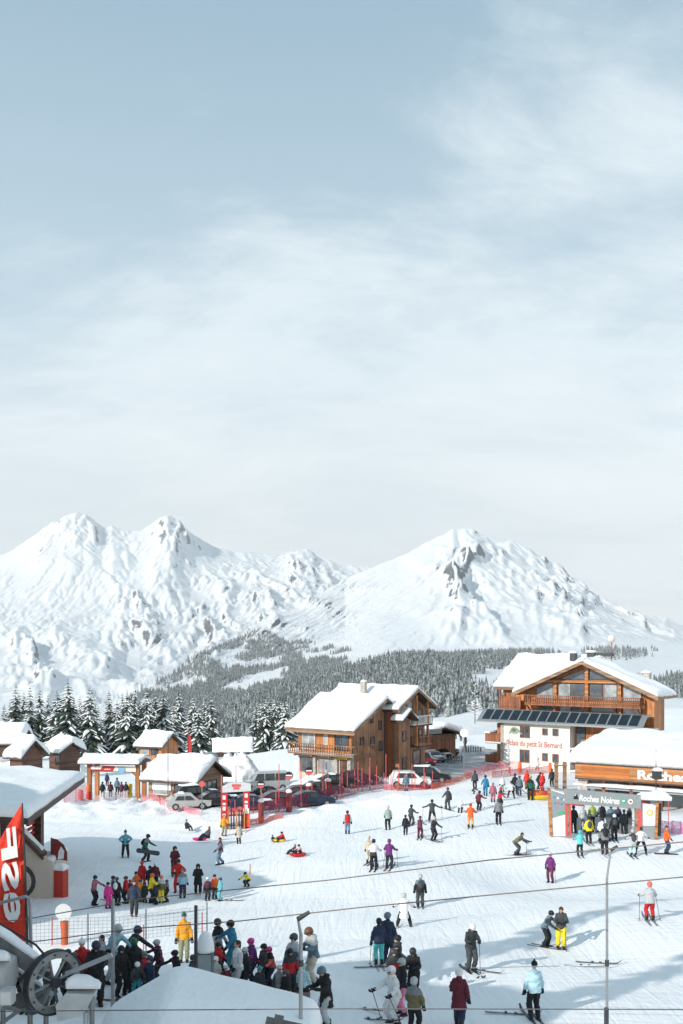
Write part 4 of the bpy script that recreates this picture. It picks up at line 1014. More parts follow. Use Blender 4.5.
# ------------------------------------------------------------------ piste gate with the lift name
def lift_gate():
    a = gat(549, 835); b = gat(658, 842); a.y = b.y = (a.y+b.y)/2; s = a.y/F
    x0 = (549-CX)*s; z = a.z; o = empty('lift_gate', (x0, a.y, z)); H = 650-z/s*1.0
    tag(o, 'grey lift entrance gate with white lettering and coral posts', 'lift gate')
    def X(px): return (px-549)*s
    def Z(py): return (HY-py)*s-z
    def poly(name, pts, y0, y1, mat, par=o): return MB().prism([(X(p), Z(q)) for p, q in pts], y0, y1).build(name, mat, par)
    lp = poly('side_panel', [(550, 789), (567, 794), (567, 836), (553, 836)], -.06, .06, WHITEP)
    poly('map_print', [(551, 790), (566, 795), (566, 814), (552, 818)], -.075, -.061, GREY, lp)
    poly('map_print', [(556, 814), (560, 811.5), (566, 811), (566, 813.5), (560, 814)], -.09, -.076, GREENP, lp)
    for i, (px, py) in enumerate(((554, 797), (557.5, 798), (561, 799), (564, 799.5), (555, 803), (558, 803), (561.5, 804))):
        poly('icon', [(px-.9, py-1), (px+.9, py-1), (px+.9, py+1), (px-.9, py+1)], -.09, -.076, CORAL if i == 5 else WHITEP if i % 2 else BLUEP, lp)
    poly('edge_post', [(547.4, 787.5), (549.9, 788.2), (552.6, 836), (550, 836)], -.12, .12, W_ORH)
    for a_, b_, m_ in ((565.2, 567.3, CORAL), (567.35, 569.0, W_TAN), (569.1, 571.0, CORAL)): poly('coral_post', [(a_-.6, 794), (b_-.6, 794.6), (b_, 836), (a_, 836)], -.16, .16, m_)
    for a_, b_, m_ in ((635, 637.2, W_TAN), (637.3, 641.4, CORAL)): poly('coral_post', [(a_, 795), (b_, 795), (b_, 838), (a_, 838)], -.16, .16, m_)
    bn = poly('banner', [(564, 788.5), (640, 795), (640, 808.5), (564, 803)], -.22, .10, GREY)
    poly('red_strip', [(571, 803.6), (584, 804.5), (584, 806), (571, 805)], -.2, -.1, REDP, bn)
    ang = math.atan2(-6.5, 76)
    M = Matrix.Translation((X(578.5), -.235, Z(800.2))) @ Matrix.Rotation(-ang, 4, 'Y') @ Matrix.Rotation(R(90), 4, 'X')
    put_text('banner_lettering', 'Roches Noires', 8.6*s, WHITEP, bn, M, width=40*s, bold=.03)
    poly('mountain_mark', [(572.5, 798.5), (574, 794), (575, 796), (576.3, 793), (577.6, 798.9)], -.235, -.221, BLACK, bn)
    poly('mountain_mark', [(573.8, 795.2), (574.4, 793.8), (575, 795.4)], -.25, -.236, WHITEP, bn)
    for px, m_, k_ in ((622.5, GREENP, 0), (629.5, REDP, 1)):
        d = MB().ell((X(px), -.24, Z(801.2 if k_ else 800.4)), (2.6*s, .02, 2.6*s), 20, 10).build('round_mark', WHITEP if k_ else m_, bn)
        MB().ell((X(px), -.265, Z(801.2 if k_ else 800.4)), (1.3*s, .01, 1.0*s), 12, 6).build('mark_symbol', m_ if k_ else WHITEP, d)
    rp = poly('side_panel', [(641.4, 797), (657, 799), (656, 841), (641.4, 838)], -.06, .06, WHITEP)
    poly('panel_print', [(642, 797.5), (656.5, 799.5), (656.5, 806), (642, 800.5)], -.075, -.061, GREY, rp)
    poly('panel_print', [(642, 825.5), (656, 825.5), (655.8, 840.5), (642, 837.6)], -.075, -.061, GREY, rp)
    poly('name_plate', [(641.7, 799.8), (650, 801), (650, 804), (641.7, 802.8)], -.10, -.076, MAROON, rp)
    MB().ell((X(649.5), -.08, Z(812.5)), (3.4*s, .015, 3.2*s), 18, 8).build('sun_print', YELLOW, rp); MB().ell((X(649.5), -.1, Z(812.5)), (2.1*s, .015, 2*s), 18, 8).build('sun_print', WHITEP, rp)
    poly('edge_post', [(655.4, 802), (658.2, 802), (656.6, 842), (654.2, 842)], -.14, .14, W_ORH)
    snow_pad('panel_snow', rp, (X(640), -.5, Z(799)), (X(669), -.5, Z(800)), (X(669), .8, Z(800)), (X(640), .8, Z(799)), .55, n=8, m=4, amp=.08)
    MB().box(X(658), X(662), .1, .5, 0, Z(804)).build('rear_post', W_DK, rp)
    for px in (647, 654): MB().box(X(px), X(px)+.1, .1, .2, 0, Z(800)).build('brace', DMETAL, rp)
    # turnstile posts under the gate
    return o
lift_gate()
for i, px in enumerate((578, 588, 598, 609, 620, 629)):
    b = gat(px, 833); o = empty('turnstile', b); tag(o, ['leftmost', 'second', 'third', 'fourth', 'fifth', 'rightmost'][i]+' slim grey turnstile post under the lift gate banner', 'turnstile', 'turnstiles under the lift gate')
    MB().box(-.14, .14, -.3, .3, -.2, 1.1).build('housing', METAL, o); MB().tube([(0, 0, .9), (.5, 0, .85)], .03, 6).build('arm', DMETAL, o)

# ------------------------------------------------------------------ ski school gate at the left
def school_gate():
    a = gat(90, 799, 80); s = a.y/F; z = a.z; o = empty('ski_school_gate', a, R(-6)); tag(o, 'timber archway with snowy roof and red and white esf banner', 'gateway')
    def X(px): return (px-90)*s
    def Z(py): return (HY-py)*s-z
    for px in (89.5, 119, 139):
        if px != 119: MB().box(X(px)-.2, X(px)+.2, -.2, .2, -.8, Z(764)).box(X(px)-.2, X(px)+.2, 2.0, 2.4, -.8, Z(764)).build('post', W_OR, o)
    MB().bar((X(90), 0, Z(776)), (X(96), 0, Z(769.5)), .16).bar((X(138.5), 0, Z(776)), (X(131), 0, Z(769.5)), .16).build('brace', W_OR, o)
    MB().box(X(84), X(143), -.15, .15, Z(764.5), Z(762.8)).box(X(88), X(141), -.1, .1, Z(771.5), Z(770.3)).build('beam', W_RED, o)
    rf = MB(); rf.prism([(-.9, Z(762.6)), (1.1, Z(758)), (3.2, Z(762.6)), (3.2, Z(763.4)), (-.9, Z(763.4))], X(82), X(143), plane='yz'); r = rf.build('roof', W_DK, o)
    m = MB(); snow_slab(m, (X(81), -1.0, Z(762.6)), (X(143.5), -1.0, Z(762.6)), (X(143.5), 1.2, Z(758)), (X(81), 1.2, Z(758)), .42, amp=.08, n=20, m=6)
    snow_slab(m, (X(81), 1.0, Z(758)), (X(143.5), 1.0, Z(758)), (X(143.5), 3.3, Z(762.6)), (X(81), 3.3, Z(762.6)), .4, amp=.05, n=12, m=6); m.build('roof_snow', SNOW, r, smooth=True)
    MB().prism([(X(91), Z(764.6)), (X(117), Z(765.6)), (X(114.5), Z(770.6)), (X(91), Z(769.6))], -.28, -.2).build('red_banner', REDP, o)
    MB().prism([(X(117.2), Z(765.6)), (X(138), Z(765.9)), (X(138), Z(771)), (X(114.7), Z(770.6))], -.28, -.2).build('white_banner', solid('cream_print', (.80, .72, .60), .6, var=.03), o)
    M = Matrix.Translation((X(92), -.30, Z(768.6))) @ Matrix.Rotation(R(90), 4, 'X'); put_text('banner_lettering', 'esf', 5.6*s, WHITEP, o, M, width=13*s, bold=.05, shear=.2)
    M = Matrix.Translation((X(106), -.30, Z(769.2))) @ Matrix.Rotation(R(90), 4, 'X'); put_text('banner_lettering', 'ski', 1.8*s, WHITEP, o, M, width=6*s, bold=.02)
    MB().prism([(X(120), Z(766.2)), (X(127), Z(766.2)), (X(127), Z(770.2)), (X(123.5), Z(772.6)), (X(120), Z(770.2))], -.34, -.285).build('shield', solid('pale_blue', (.22, .42, .58), .5), o)
school_gate()
def padded(px, py, hpx, wpx, mats, label, cat='padding', name='padded_post'):
    b = gat(px, py, 20); s = b.y/F; o = empty(name, b); n_ = len(mats); tag(o, label, cat)
    for i, m_ in enumerate(mats):
        z0 = -.2 if i == 0 else hpx*s*i/n_+.01; MB().ell((0, 0, (z0+hpx*s*(i+1)/n_)/2), (wpx*s*.5, wpx*s*.5, (hpx*s*(i+1)/n_-z0)*.72), 12, 8, z0=-.7, z1=.7).build('pad', m_, o, smooth=True)
    return o
padded(88.5, 799, 14, 5.2, [REDP, ORANGE], 'orange and red inflatable cushion around the left gate post')
padded(130, 797, 13, 5, [YELLOW, YELLOW], 'yellow padded cushion by the right gate post')
padded(80.5, 799, 9, 6, [CORAL], 'low red cushion just left of the gateway')

# ------------------------------------------------------------------ wooden ticket hut and cabins at left
def hut(px, py, wpx, hpx, depth, label, yaw=0, wallm=W_TAN, ridge='x', snow=.6, name='ticket_hut', dd=None, front='win', rise=.32):
    b = gat(px, py) if dd is None else P(px, py, dd); s = b.y/F; W = wpx*s; H = hpx*s; o = empty(name, b, R(yaw)); tag(o, label, 'hut')
    hw = H*.62; dp = depth
    if ridge == 'y':     # gable toward the viewer
        MB().prism([(-W/2, -.8), (W/2, -.8), (W/2, hw), (0, hw+W*rise*.9), (-W/2, hw)], 0, dp).build('wall', wallm, o)
        gable_roof(o, -W/2-.6, W/2+.6, -.8, dp+.5, hw-.1, hw+W*rise*.9+.35, None, .2, W_DK, snow)
    else:
        MB().prism([(0, -.8), (dp, -.8), (dp, hw), (dp/2, hw+dp*rise*.9), (0, hw)], -W/2, W/2, plane='yz').build('wall', wallm, o)
        gable_roof(o, -.7, dp+.7, -W/2-.6, W/2+.6, hw-.1, hw+dp*rise*.9+.3, None, .2, W_DK, snow, axis='x')
    if front == 'win':
        window(o, 'y', (-W*.22, 0, hw*.45), W*.3, hw*.4, -1, FRAME_W, GLASS_L, 0)
        window(o, 'y', (W*.2, 0, hw*.5), W*.28, hw*.5, -1, W_DK, GLASS, 0)
    return o, W, hw, s
h1, W, hw, s = hut(172, 802, 56, 33, 5.0, 'wooden ticket hut with thick snow roof beside the ski school gate', -24, W_TAN, 'x', .65)
window(h1, 'x', (W/2, 2.4, hw*.62), 2.6, hw*.42, 1, W_DK, GLASS, 2)
MB().box(W/2, W/2+.08, .5, 4.4, hw*.18, hw*.36).build('sign_strip', solid('plum_print', (.28, .05, .2), .5), h1)
MB().box(-W/2+.5, -W/2+2.6, -.1, 0, .9, 1.7).build('sign_board', WHITEP, h1)
hut(150, 757, 26, 18, 5, 'small orange cabin with snow roof in front of the spruces', -20, W_OR, 'x', .6, 'wooden_cabin', 150)
hut(16, 769, 17, 20, 3.6, 'dark chalet left of the log chalet buried under a long snow roof', -28, W_BRH, 'x', 1.0, 'chalet', 131, front='', rise=.55)
c2 = hut(55, 770, 19, 30, 3.2, 'dark brown log chalet with rounded snow cap beside the spruces', -38, W_BRH, 'x', 1.0, 'chalet', 138, front='')
window(c2[0], 'y', (.6, 0, 1.6), .9, .8, -1, W_RED, GLASS, 0)
hut(6, 752, 26, 14, 6, 'distant cabin roof buried in snow at the left edge', 0, W_BRH, 'x', 1.2, 'wooden_cabin', 160, front='')
hut(233, 757, 34, 9, 5, 'low shed with a long white roof behind the snow heap', 8, W_BR, 'x', .5, 'shed', 165, front='')

def snow_heap(px, py, wpx, hpx, depth, label, seed=0):
    b = gat(px, py); s = b.y/F; W = wpx*s/2; H = hpx*s
    n_ = 44; u = np.linspace(-1, 1, n_); X, Y = np.meshgrid(u, u); r = np.sqrt(X**2+Y**2)
    Z = H*np.clip(1-r**1.7, -.2, 1)*(1+.25*perlin(X*2.2, Y*2.2, seed))+.35*H*(ridged(X*2.6, Y*2.6, seed+5, 4)-1)*np.clip(1.1-r, 0, 1)
    o = link('snow_heap', grid_mesh('snow_heap', X*W, Y*depth, Z-.3, SNOW), None, b); tag(o, label, 'snow heap'); return o
snow_heap(236, 790, 78, 34, 6, 'high ploughed snow heap behind the parked cars', 4)
snow_heap(196, 776, 46, 20, 4, 'rounded snow mound over the tent right of the hut', 9)
snow_heap(318, 785, 64, 12, 3.5, 'low snow bank at the foot of the large chalet', 12)
snow_heap(16, 777, 76, 19, 6, 'smooth snow bank in front of the two dark chalets', 21)
snow_heap(72, 772, 40, 12, 4, 'snow mound between the log chalet and the gateway', 15)
def arch_tent():
    b = P(207, 766, 135); o = empty('arch_shelter', b); s = b.y/F; tag(o, 'small grey arched shelter entrance among snow mounds', 'shelter')
    W = 9*s; mb = MB()
    pr = [(W*math.cos(a), max(0, 12*s*math.sin(a)**.6)) for a in np.linspace(0, math.pi, 14)]; pi_ = [(x*.72, z*.78) for x, z in pr]
    for i in range(13):
        mb.add([(pr[i][0], 0, pr[i][1]), (pr[i+1][0], 0, pr[i+1][1]), (pi_[i+1][0], 0, pi_[i+1][1]), (pi_[i][0], 0, pi_[i][1]), (pr[i][0], 3, pr[i][1]), (pr[i+1][0], 3, pr[i+1][1]), (pi_[i+1][0], 3, pi_[i+1][1]), (pi_[i][0], 3, pi_[i][1])],
               [(0, 1, 2, 3), (7, 6, 5, 4), (0, 4, 5, 1), (2, 6, 7, 3)])
    mb.build('frame', GREY, o); MB().box(-W*.7, W*.7, 1.5, 1.6, 0, 8*s).build('curtain', REDP, o)
arch_tent()

# ------------------------------------------------------------------ ski school building, cut by the left edge
def school_building():
    o = empty('ski_school_building', (-16.2, 48, -13.6), 0); tag(o, 'beige ski school building with wide snowy roof at the left edge', 'building')
    MB().prism([(-5, -1), (.6, -1), (.6, 2.15), (.03, 2.5), (-.8, 3.4), (-2.2, 4.85), (-5, 4.85)], 6.0, 6.4).box(-5, .6, 6.41, 9.0, -1, 2.14).build('lower_wall', BEIGE, o)
    MB().box(-14, -3.2, 2.8, 9.0, 2.25, 5.2).build('upper_wall', W_BRH, o)
    # roof: eave runs away from the viewer, rises to the left
    mb = MB(); e0 = (.35, 2.6, 5.05); e1 = (-1.0, 19.0, 5.05)
    v = [(e0[0], e0[1], 4.75), (e1[0], e1[1], 4.75), (-14, 19.0, 5.6), (-14, 2.6, 5.6), (e0[0], e0[1], 5.1), (e1[0], e1[1], 5.1), (-14, 19.0, 5.95), (-14, 2.6, 5.95)]
    mb.add(v, [(0, 1, 2, 3), (7, 6, 5, 4), (0, 4, 5, 1), (1, 5, 6, 2), (2, 6, 7, 3), (3, 7, 4, 0)]); rf = mb.build('roof', W_DK, o)
    snow_pad('roof_snow', rf, (.35, 2.5, 5.1), (-1.0, 19.1, 5.1), (-14, 19.1, 5.95), (-14, 2.5, 5.95), .45, n=18, m=18, amp=.06)
    MB().box(-1.19, -.7, 8.2, 8.8, 2.25, 4.9).build('timber_post', W_DK, o); MB().box(-1.19, -.9, 3.0, 3.5, 2.25, 4.9).build('timber_post', W_DK, o)
    tr_ = MB().prism([(-2.3, 4.75), (.12, 2.30), (.12, 2.62), (-2.3, 5.07)], 5.75, 6.55).build('sloped_trim', W_DK, o)
    snow_pad('trim_snow', tr_, (.0, 6.1, 2.72), (.0, 6.6, 2.72), (-2.2, 6.6, 4.95), (-2.2, 6.1, 4.95), .1, n=6, m=3, amp=.02); snow_on(o, .1, .65, 6.0, 9.0, 2.15, .25)
    window(o, 'x', (-3.2, 5.4, 3.7), 2.2, 1.0, 1, W_DK, GLASS, 1)
    st = MB()
    for i in range(7): st.box(-1.15, -1.0, 7.0, 8.1, 2.5+i*.28, 2.62+i*.28)
    st.build('red_shutter', REDP, o)
    e = MB().ell((-1.25, 5.98, 1.1), (.95, .04, .95), 24, 10).build('round_emblem', DMETAL, o); MB().ell((-1.25, 5.95, 1.1), (.72, .04, .72), 24, 10).build('emblem_face', BEIGE, e)
school_building()
def crash_mat():
    b = gat(60, 897, 30); s = b.y/F; o = empty('crash_mat', b, R(-20)); tag(o, 'tall red crash mat capped with snow against the beige wall', 'crash mat')
    MB().box(-.36, .36, -.25, .25, -.3, 27*s).build('mat', solid('mat_red', (.5, .05, .03), .6), o); snow_pad('snow_cap', o, (-.42, -.3, 27*s), (.42, -.3, 27*s), (.42, .3, 27*s), (-.42, .3, 27*s), .4, n=4, m=4, amp=.03)
    f = empty('feather_flag', (b.x-.15, b.y+.3, b.z), R(-15)); tag(f, 'small dark red feather flag above the red crash mat', 'flag')
    mb = MB(); pts = [(-.45, 34*s), (-.45, 57*s), (-.1, 56*s), (.3, 51*s), (.5, 44*s), (.52, 35*s), (.1, 36*s)]; MB().prism(pts, -.015, .015).build('flag_cloth', MAROON, f)
    MB().prism([(-.05, 36*s), (.3, 37*s), (.35, 45*s), (.15, 49*s), (0, 44*s)], -.03, -.016).build('flag_print', WHITEP, f); MB().tube([(-.47, 0, -.2), (-.47, 0, 57.5*s)], .03, 6).build('pole', DMETAL, f)
crash_mat()
# ------------------------------------------------------------------ the big red feather flag in the foreground, seen from the back
def big_flag():
    d = 30.0; s = d/F; b = Vector(((26-CX)*s, d, gzf((26-CX)*s, d))); o = empty('feather_flag', b); tag(o, 'big red esf flag with white letters at the left edge', 'flag')
    def X(px): return (px-26)*s
    def Z(py): return (HY-py)*s-b.z
    # cloth as a rippled sheet with thickness
    n_, m_ = 26, 60; V = []; Fc = []; 
    top = lambda t: (803+44*(1-t)**1.0)
    for side in (0, 1):
        for j in range(m_+1):
            for i in range(n_+1):
                u = i/n_; pxr = np.interp(j/m_, [0, 1], [22, 27.0]); pxl = np.interp(j/m_, [0, 1], [-16, 2])
                yt = 803+(1-u)*62; yb = 942-(1-u)*2; py = yt+(yb-yt)*j/m_
                px = pxl+(pxr-pxl)*u
                V.append((X(px), .10*math.sin(u*5+j*.12)*(1-u)*1.2+.03*math.sin(j*.5+u*9)+(.012 if side else 0), Z(py)))
    K = (n_+1)*(m_+1)
    for j in range(m_):
        for i in range(n_):
            a = j*(n_+1)+i; Fc.append((a, a+1, a+n_+2, a+n_+1)); Fc.append((K+a, K+a+n_+1, K+a+n_+2, K+a+1))
    for j in range(m_): a = j*(n_+1); Fc.append((a, a+n_+1, K+a+n_+1, K+a)); a += n_; Fc.append((a, K+a, K+a+n_+1, a+n_+1))
    for i in range(n_): Fc.append((i, K+i, K+i+1, i+1)); a = m_*(n_+1)+i; Fc.append((a, a+1, K+a+1, K+a))
    MB().add(V, Fc).build('flag_cloth', REDF, o, smooth=True)
    # letters: seen from behind, turned a quarter and mirrored; each one placed where it stands on the cloth
    for ch, x0, x1, y0, y1, tl in (('F', 3.5, 19.5, 827.5, 858, -5), ('S', 4.5, 21.5, 860.5, 889, -5), ('e', 6.5, 23, 891, 921, -4)):
        me = text_mesh(ch, 1, None, .034 if ch != 'e' else .022, .006)
        xs = [v.co.x for v in me.vertices]; ys_ = [v.co.y for v in me.vertices]; ax, bx_ = min(xs), max(xs); ay, by = min(ys_), max(ys_)
        for v in me.vertices:
            u = (v.co.x-ax)/(bx_-ax); w_ = (v.co.y-ay)/(by-ay)      # u: along reading direction (upwards), w_: letter height (to the right)
            w2 = w_; u2 = u+.0
            px = x0+(x1-x0)*w2+(u2*-2.5); py = y1+(y0-y1)*u2+tl*(w2-.5)*.8
            v.co = Vector((X(px), -.14-v.co.z, Z(py)))
        fix_normals(me); me.materials.clear(); me.materials.append(WHITEP); link('flag_letter', me, o)
    MB().tube([(X(27.5), 0, -.3), (X(27.3), 0, Z(942)), (X(24.8), 0, Z(860)), (X(22.3), 0, Z(803))], [.05, .045, .035, .02], 8).build('pole', DMETAL, o)
REDF = cloth((.72, .055, .03))
big_flag()
# ------------------------------------------------------------------ cars
def paint(name, col, metal=.3): return solid('paint_'+name, col, .28, metal, .05, 3, 0, .5)
TYRE = solid('tyre', (.02, .02, .02), .8); RIM = solid('rim', (.4, .41, .42), .35, .7, .1); LAMPW = solid('headlight_lens', (.6, .62, .62), .15); LAMPR = solid('tail_lens', (.5, .02, .02), .3)
CARGL = glass('car_glass', (.025, .03, .035))
CAR_MESH = {}
def car_meshes(kind):
    if kind in CAR_MESH: return CAR_MESH[kind]
    L, W, H, hood, belt, wr = {'suv': (4.5, 1.85, 1.72, .98, 1.02, .36), 'car': (4.2, 1.78, 1.47, .88, .90, .32), 'van': (5.3, 1.98, 2.15, 1.15, 1.18, .35), 'box': (4.6, 1.8, 1.85, 1.05, 1.08, .33)}[kind]
    l = L/2
    if kind == 'car': prof = [(-l, .32), (-l-.02, .62), (-l+.1, .82), (-l+1.15, .93), (-l+1.75, 1.40), (-l+2.4, H), (l-1.1, H-.03), (l-.25, 1.02), (l, .92), (l, .35)]; ws = (-l+1.2, -l+1.8, -l+2.4); tr_ = (l-1.0, l-.3)
    elif kind == 'van': prof = [(-l, .32), (-l-.02, .75), (-l+.12, 1.0), (-l+.75, 1.2), (-l+1.45, H-.18), (-l+1.8, H), (l-.25, H), (l-.03, H-.25), (l, 1.1), (l, .35)]; ws = (-l+.78, -l+1.42, 0); tr_ = (l-.3, l-.02)
    else: prof = [(-l, .38), (-l-.02, .75), (-l+.12, .97), (-l+1.1, 1.08), (-l+1.75, H-.12), (-l+2.2, H), (l-.45, H-.02), (l-.08, 1.2), (l, 1.0), (l, .4)]; ws = (-l+1.15, -l+1.72, 0); tr_ = (l-.42, l-.1)
    def hw(z): return W/2*(1-.17*max(0, min(1, (z-belt)/(H-belt)))-.05*max(0, (.55-z)/.3))
    mb = MB(); n_ = len(prof); sl = [-1, -.94, -.5, 0, .5, .94, 1]
    for t in sl:
        for (x, z) in prof:
            sh = 0 if abs(t) < .99 else .05
            cx = x-(.05 if x > 0 else -.05)*(1 if abs(t) > .99 else 0)
            mb.v.append((cx, t*hw(z), z-sh*.6*(z > .5)))
    for j in range(len(sl)-1):
        for i in range(n_):
            a = j*n_+i; b_ = j*n_+(i+1) % n_; mb.f.append((a, b_, b_+n_, a+n_)); mb.mi.append(0)
    mb.f.append(tuple(range(n_))); mb.mi.append(0); mb.f.append(tuple(reversed(range((len(sl)-1)*n_, len(sl)*n_)))); mb.mi.append(0)
    body = mb
    # side glass
    def sg(s):
        g = MB(); x0 = ws[1]-.25 if kind != 'van' else ws[1]-.3; x1 = l-.75 if kind != 'van' else l-.5
        top = H-.16; bot = belt+.04
        def q(xa, xb, xc, xd):
            g.add([(xa, s*(hw(bot)+.012), bot), (xb, s*(hw(bot)+.012), bot), (xc, s*(hw(top)+.012), top), (xd, s*(hw(top)+.012), top), (xa, s*(hw(bot)-.02), bot), (xb, s*(hw(bot)-.02), bot), (xc, s*(hw(top)-.02), top), (xd, s*(hw(top)-.02), top)],
                  [(0, 1, 2, 3), (7, 6, 5, 4), (0, 4, 5, 1), (1, 5, 6, 2), (2, 6, 7, 3), (3, 7, 4, 0)])
        return g, q, x0, x1
    sides = []
    k = 3 if kind == 'van' else 2
    for s in (-1, 1):
        for i in range(k):
            g, q, x0, x1 = sg(s); d = (x1-x0)/k; a = x0+i*d+.05; b_ = x0+(i+1)*d-.05
            q(a, b_, b_-(.25 if i == k-1 and kind != 'van' else 0), a+(.35 if i == 0 else 0)); sides.append(g)
    zt = H-.12; zb = belt+.06
    def lerpx(z, p0, p1): return p0[0]+(p1[0]-p0[0])*(z-p0[1])/(p1[1]-p0[1])
    P3, P4 = prof[3], prof[4]; xb = lerpx(zb+.02, P3, P4); xt = lerpx(min(zt, P4[1]-.02), P3, P4); ztt = min(zt, P4[1]-.02)
    w_ = MB().add([(xb-.03, -hw(zb)+.12, zb), (xb-.03, hw(zb)-.12, zb), (xt-.03, hw(ztt)-.14, ztt), (xt-.03, -hw(ztt)+.14, ztt), (xb+.02, -hw(zb)+.12, zb-.03), (xb+.02, hw(zb)-.12, zb-.03), (xt+.02, hw(ztt)-.14, ztt-.03), (xt+.02, -hw(ztt)+.14, ztt-.03)],
                  [(0, 1, 2, 3), (7, 6, 5, 4), (0, 4, 5, 1), (1, 5, 6, 2), (2, 6, 7, 3), (3, 7, 4, 0)])
    Q0, Q1 = prof[-3], prof[-4]; z1 = Q0[1]+.12; z2 = Q1[1]-.1; xb = lerpx(z1, Q0, Q1); xt = lerpx(z2, Q0, Q1)
    rw = MB().add([(xb+.03, -hw(z1)+.15, z1), (xb+.03, hw(z1)-.15, z1), (xt+.03, hw(z2)-.15, z2), (xt+.03, -hw(z2)+.15, z2), (xb-.03, -hw(z1)+.15, z1), (xb-.03, hw(z1)-.15, z1), (xt-.03, hw(z2)-.15, z2), (xt-.03, -hw(z2)+.15, z2)],
                  [(3, 2, 1, 0), (4, 5, 6, 7), (0, 4, 5, 1), (1, 5, 6, 2), (2, 6, 7, 3), (3, 7, 4, 0)])
    wheels = []
    for s in (-1, 1):
        for x in (-l+.85, l-.85):
            y0, y1 = sorted((s*(W/2-.20), s*(W/2+.02)))
            t = MB().tube([(x, y0, wr), (x, y1, wr)], wr, 16); r = MB().tube([(x, s*(W/2+.0), wr), (x, s*(W/2+.035), wr)], wr*.6, 10); wheels.append((t, r))
    heads = [MB().box(-l-.03, -l+.12, s*(W/2-.48) if s > 0 else -W/2+.12, W/2-.12 if s > 0 else s*(W/2-.48), .66, .82) for s in (-1, 1)]
    tails = [MB().box(l-.06, l+.03, s*(W/2-.40) if s > 0 else -W/2+.1, W/2-.1 if s > 0 else s*(W/2-.40), .78, .98) for s in (-1, 1)]
    trim = MB().box(-l-.05, -l+.02, -W/2+.15, W/2-.15, .34, .52).box(-l-.04, -l+.02, -.45, .45, .6, .74)
    sn = MB(); snow_slab(sn, (prof[5][0]+.05, -W*.37, H), (prof[6][0]-.05, -W*.37, H), (prof[6][0]-.05, W*.37, H), (prof[5][0]+.05, W*.37, H), .14, n=6, m=4, amp=.03)
    sh = MB(); snow_slab(sh, (-l+.2, -W*.36, prof[2][1]+.05), (prof[3][0]-.05, -W*.38, prof[3][1]), (prof[3][0]-.05, W*.38, prof[3][1]), (-l+.2, W*.36, prof[2][1]+.05), .09, n=4, m=4, amp=.03)
    res = dict(body=body.mesh('body', WHITEP, True), sides=[g.mesh('side_window', CARGL) for g in sides], ws=w_.mesh('windscreen', CARGL), rw=rw.mesh('rear_window', CARGL),
               wheels=[(a.mesh('wheel', TYRE), b.mesh('rim', RIM)) for a, b in wheels], heads=[h.mesh('headlight', LAMPW) for h in heads], tails=[h.mesh('tail_light', LAMPR) for h in tails],
               trim=trim.mesh('bumper', BLACK), sn=sn.mesh('roof_snow', SNOW, True), sh=sh.mesh('bonnet_snow', SNOW, True))
    # sharper body shading
    res['body'].polygons.foreach_set('use_smooth', [False]*len(res['body'].polygons))
    CAR_MESH[kind] = res; return res
def car(px, py, kind, yaw, mat, label, snow=True, hood=False, sc=1.0):
    m = car_meshes(kind); b = gat(px, py, 60); o = empty('parked_van' if kind in ('van',) else 'parked_car', b, R(yaw)); o.scale = (sc, sc, sc)
    bo = link('body', m['body'], o); bo.material_slots[0].link = 'OBJECT'; bo.material_slots[0].material = mat
    for s in m['sides']: link('side_window', s, bo)
    link('windscreen', m['ws'], bo); link('rear_window', m['rw'], bo); link('bumper', m['trim'], bo)
    for a, c in m['wheels']: w_ = link('wheel', a, o); link('rim', c, w_)
    for h in m['heads']: link('headlight', h, o)
    for h in m['tails']: link('tail_light', h, o)
    if snow: link('roof_snow', m['sn'], o)
    if hood: link('bonnet_snow', m['sh'], o)
    tag(o, label, 'van' if kind == 'van' else 'car', 'cars parked behind the red fence')
    return o
SILV = paint('silver', (.50, .52, .53), .5); BLK = paint('black', (.018, .02, .022)); WHT = paint('white', (.75, .75, .74), 0); RDP = paint('red', (.55, .03, .03)); PLUM = paint('plum', (.09, .02, .04)); DGR = paint('dark_grey', (.06, .065, .07)); BLU = paint('dark_blue', (.02, .035, .07))
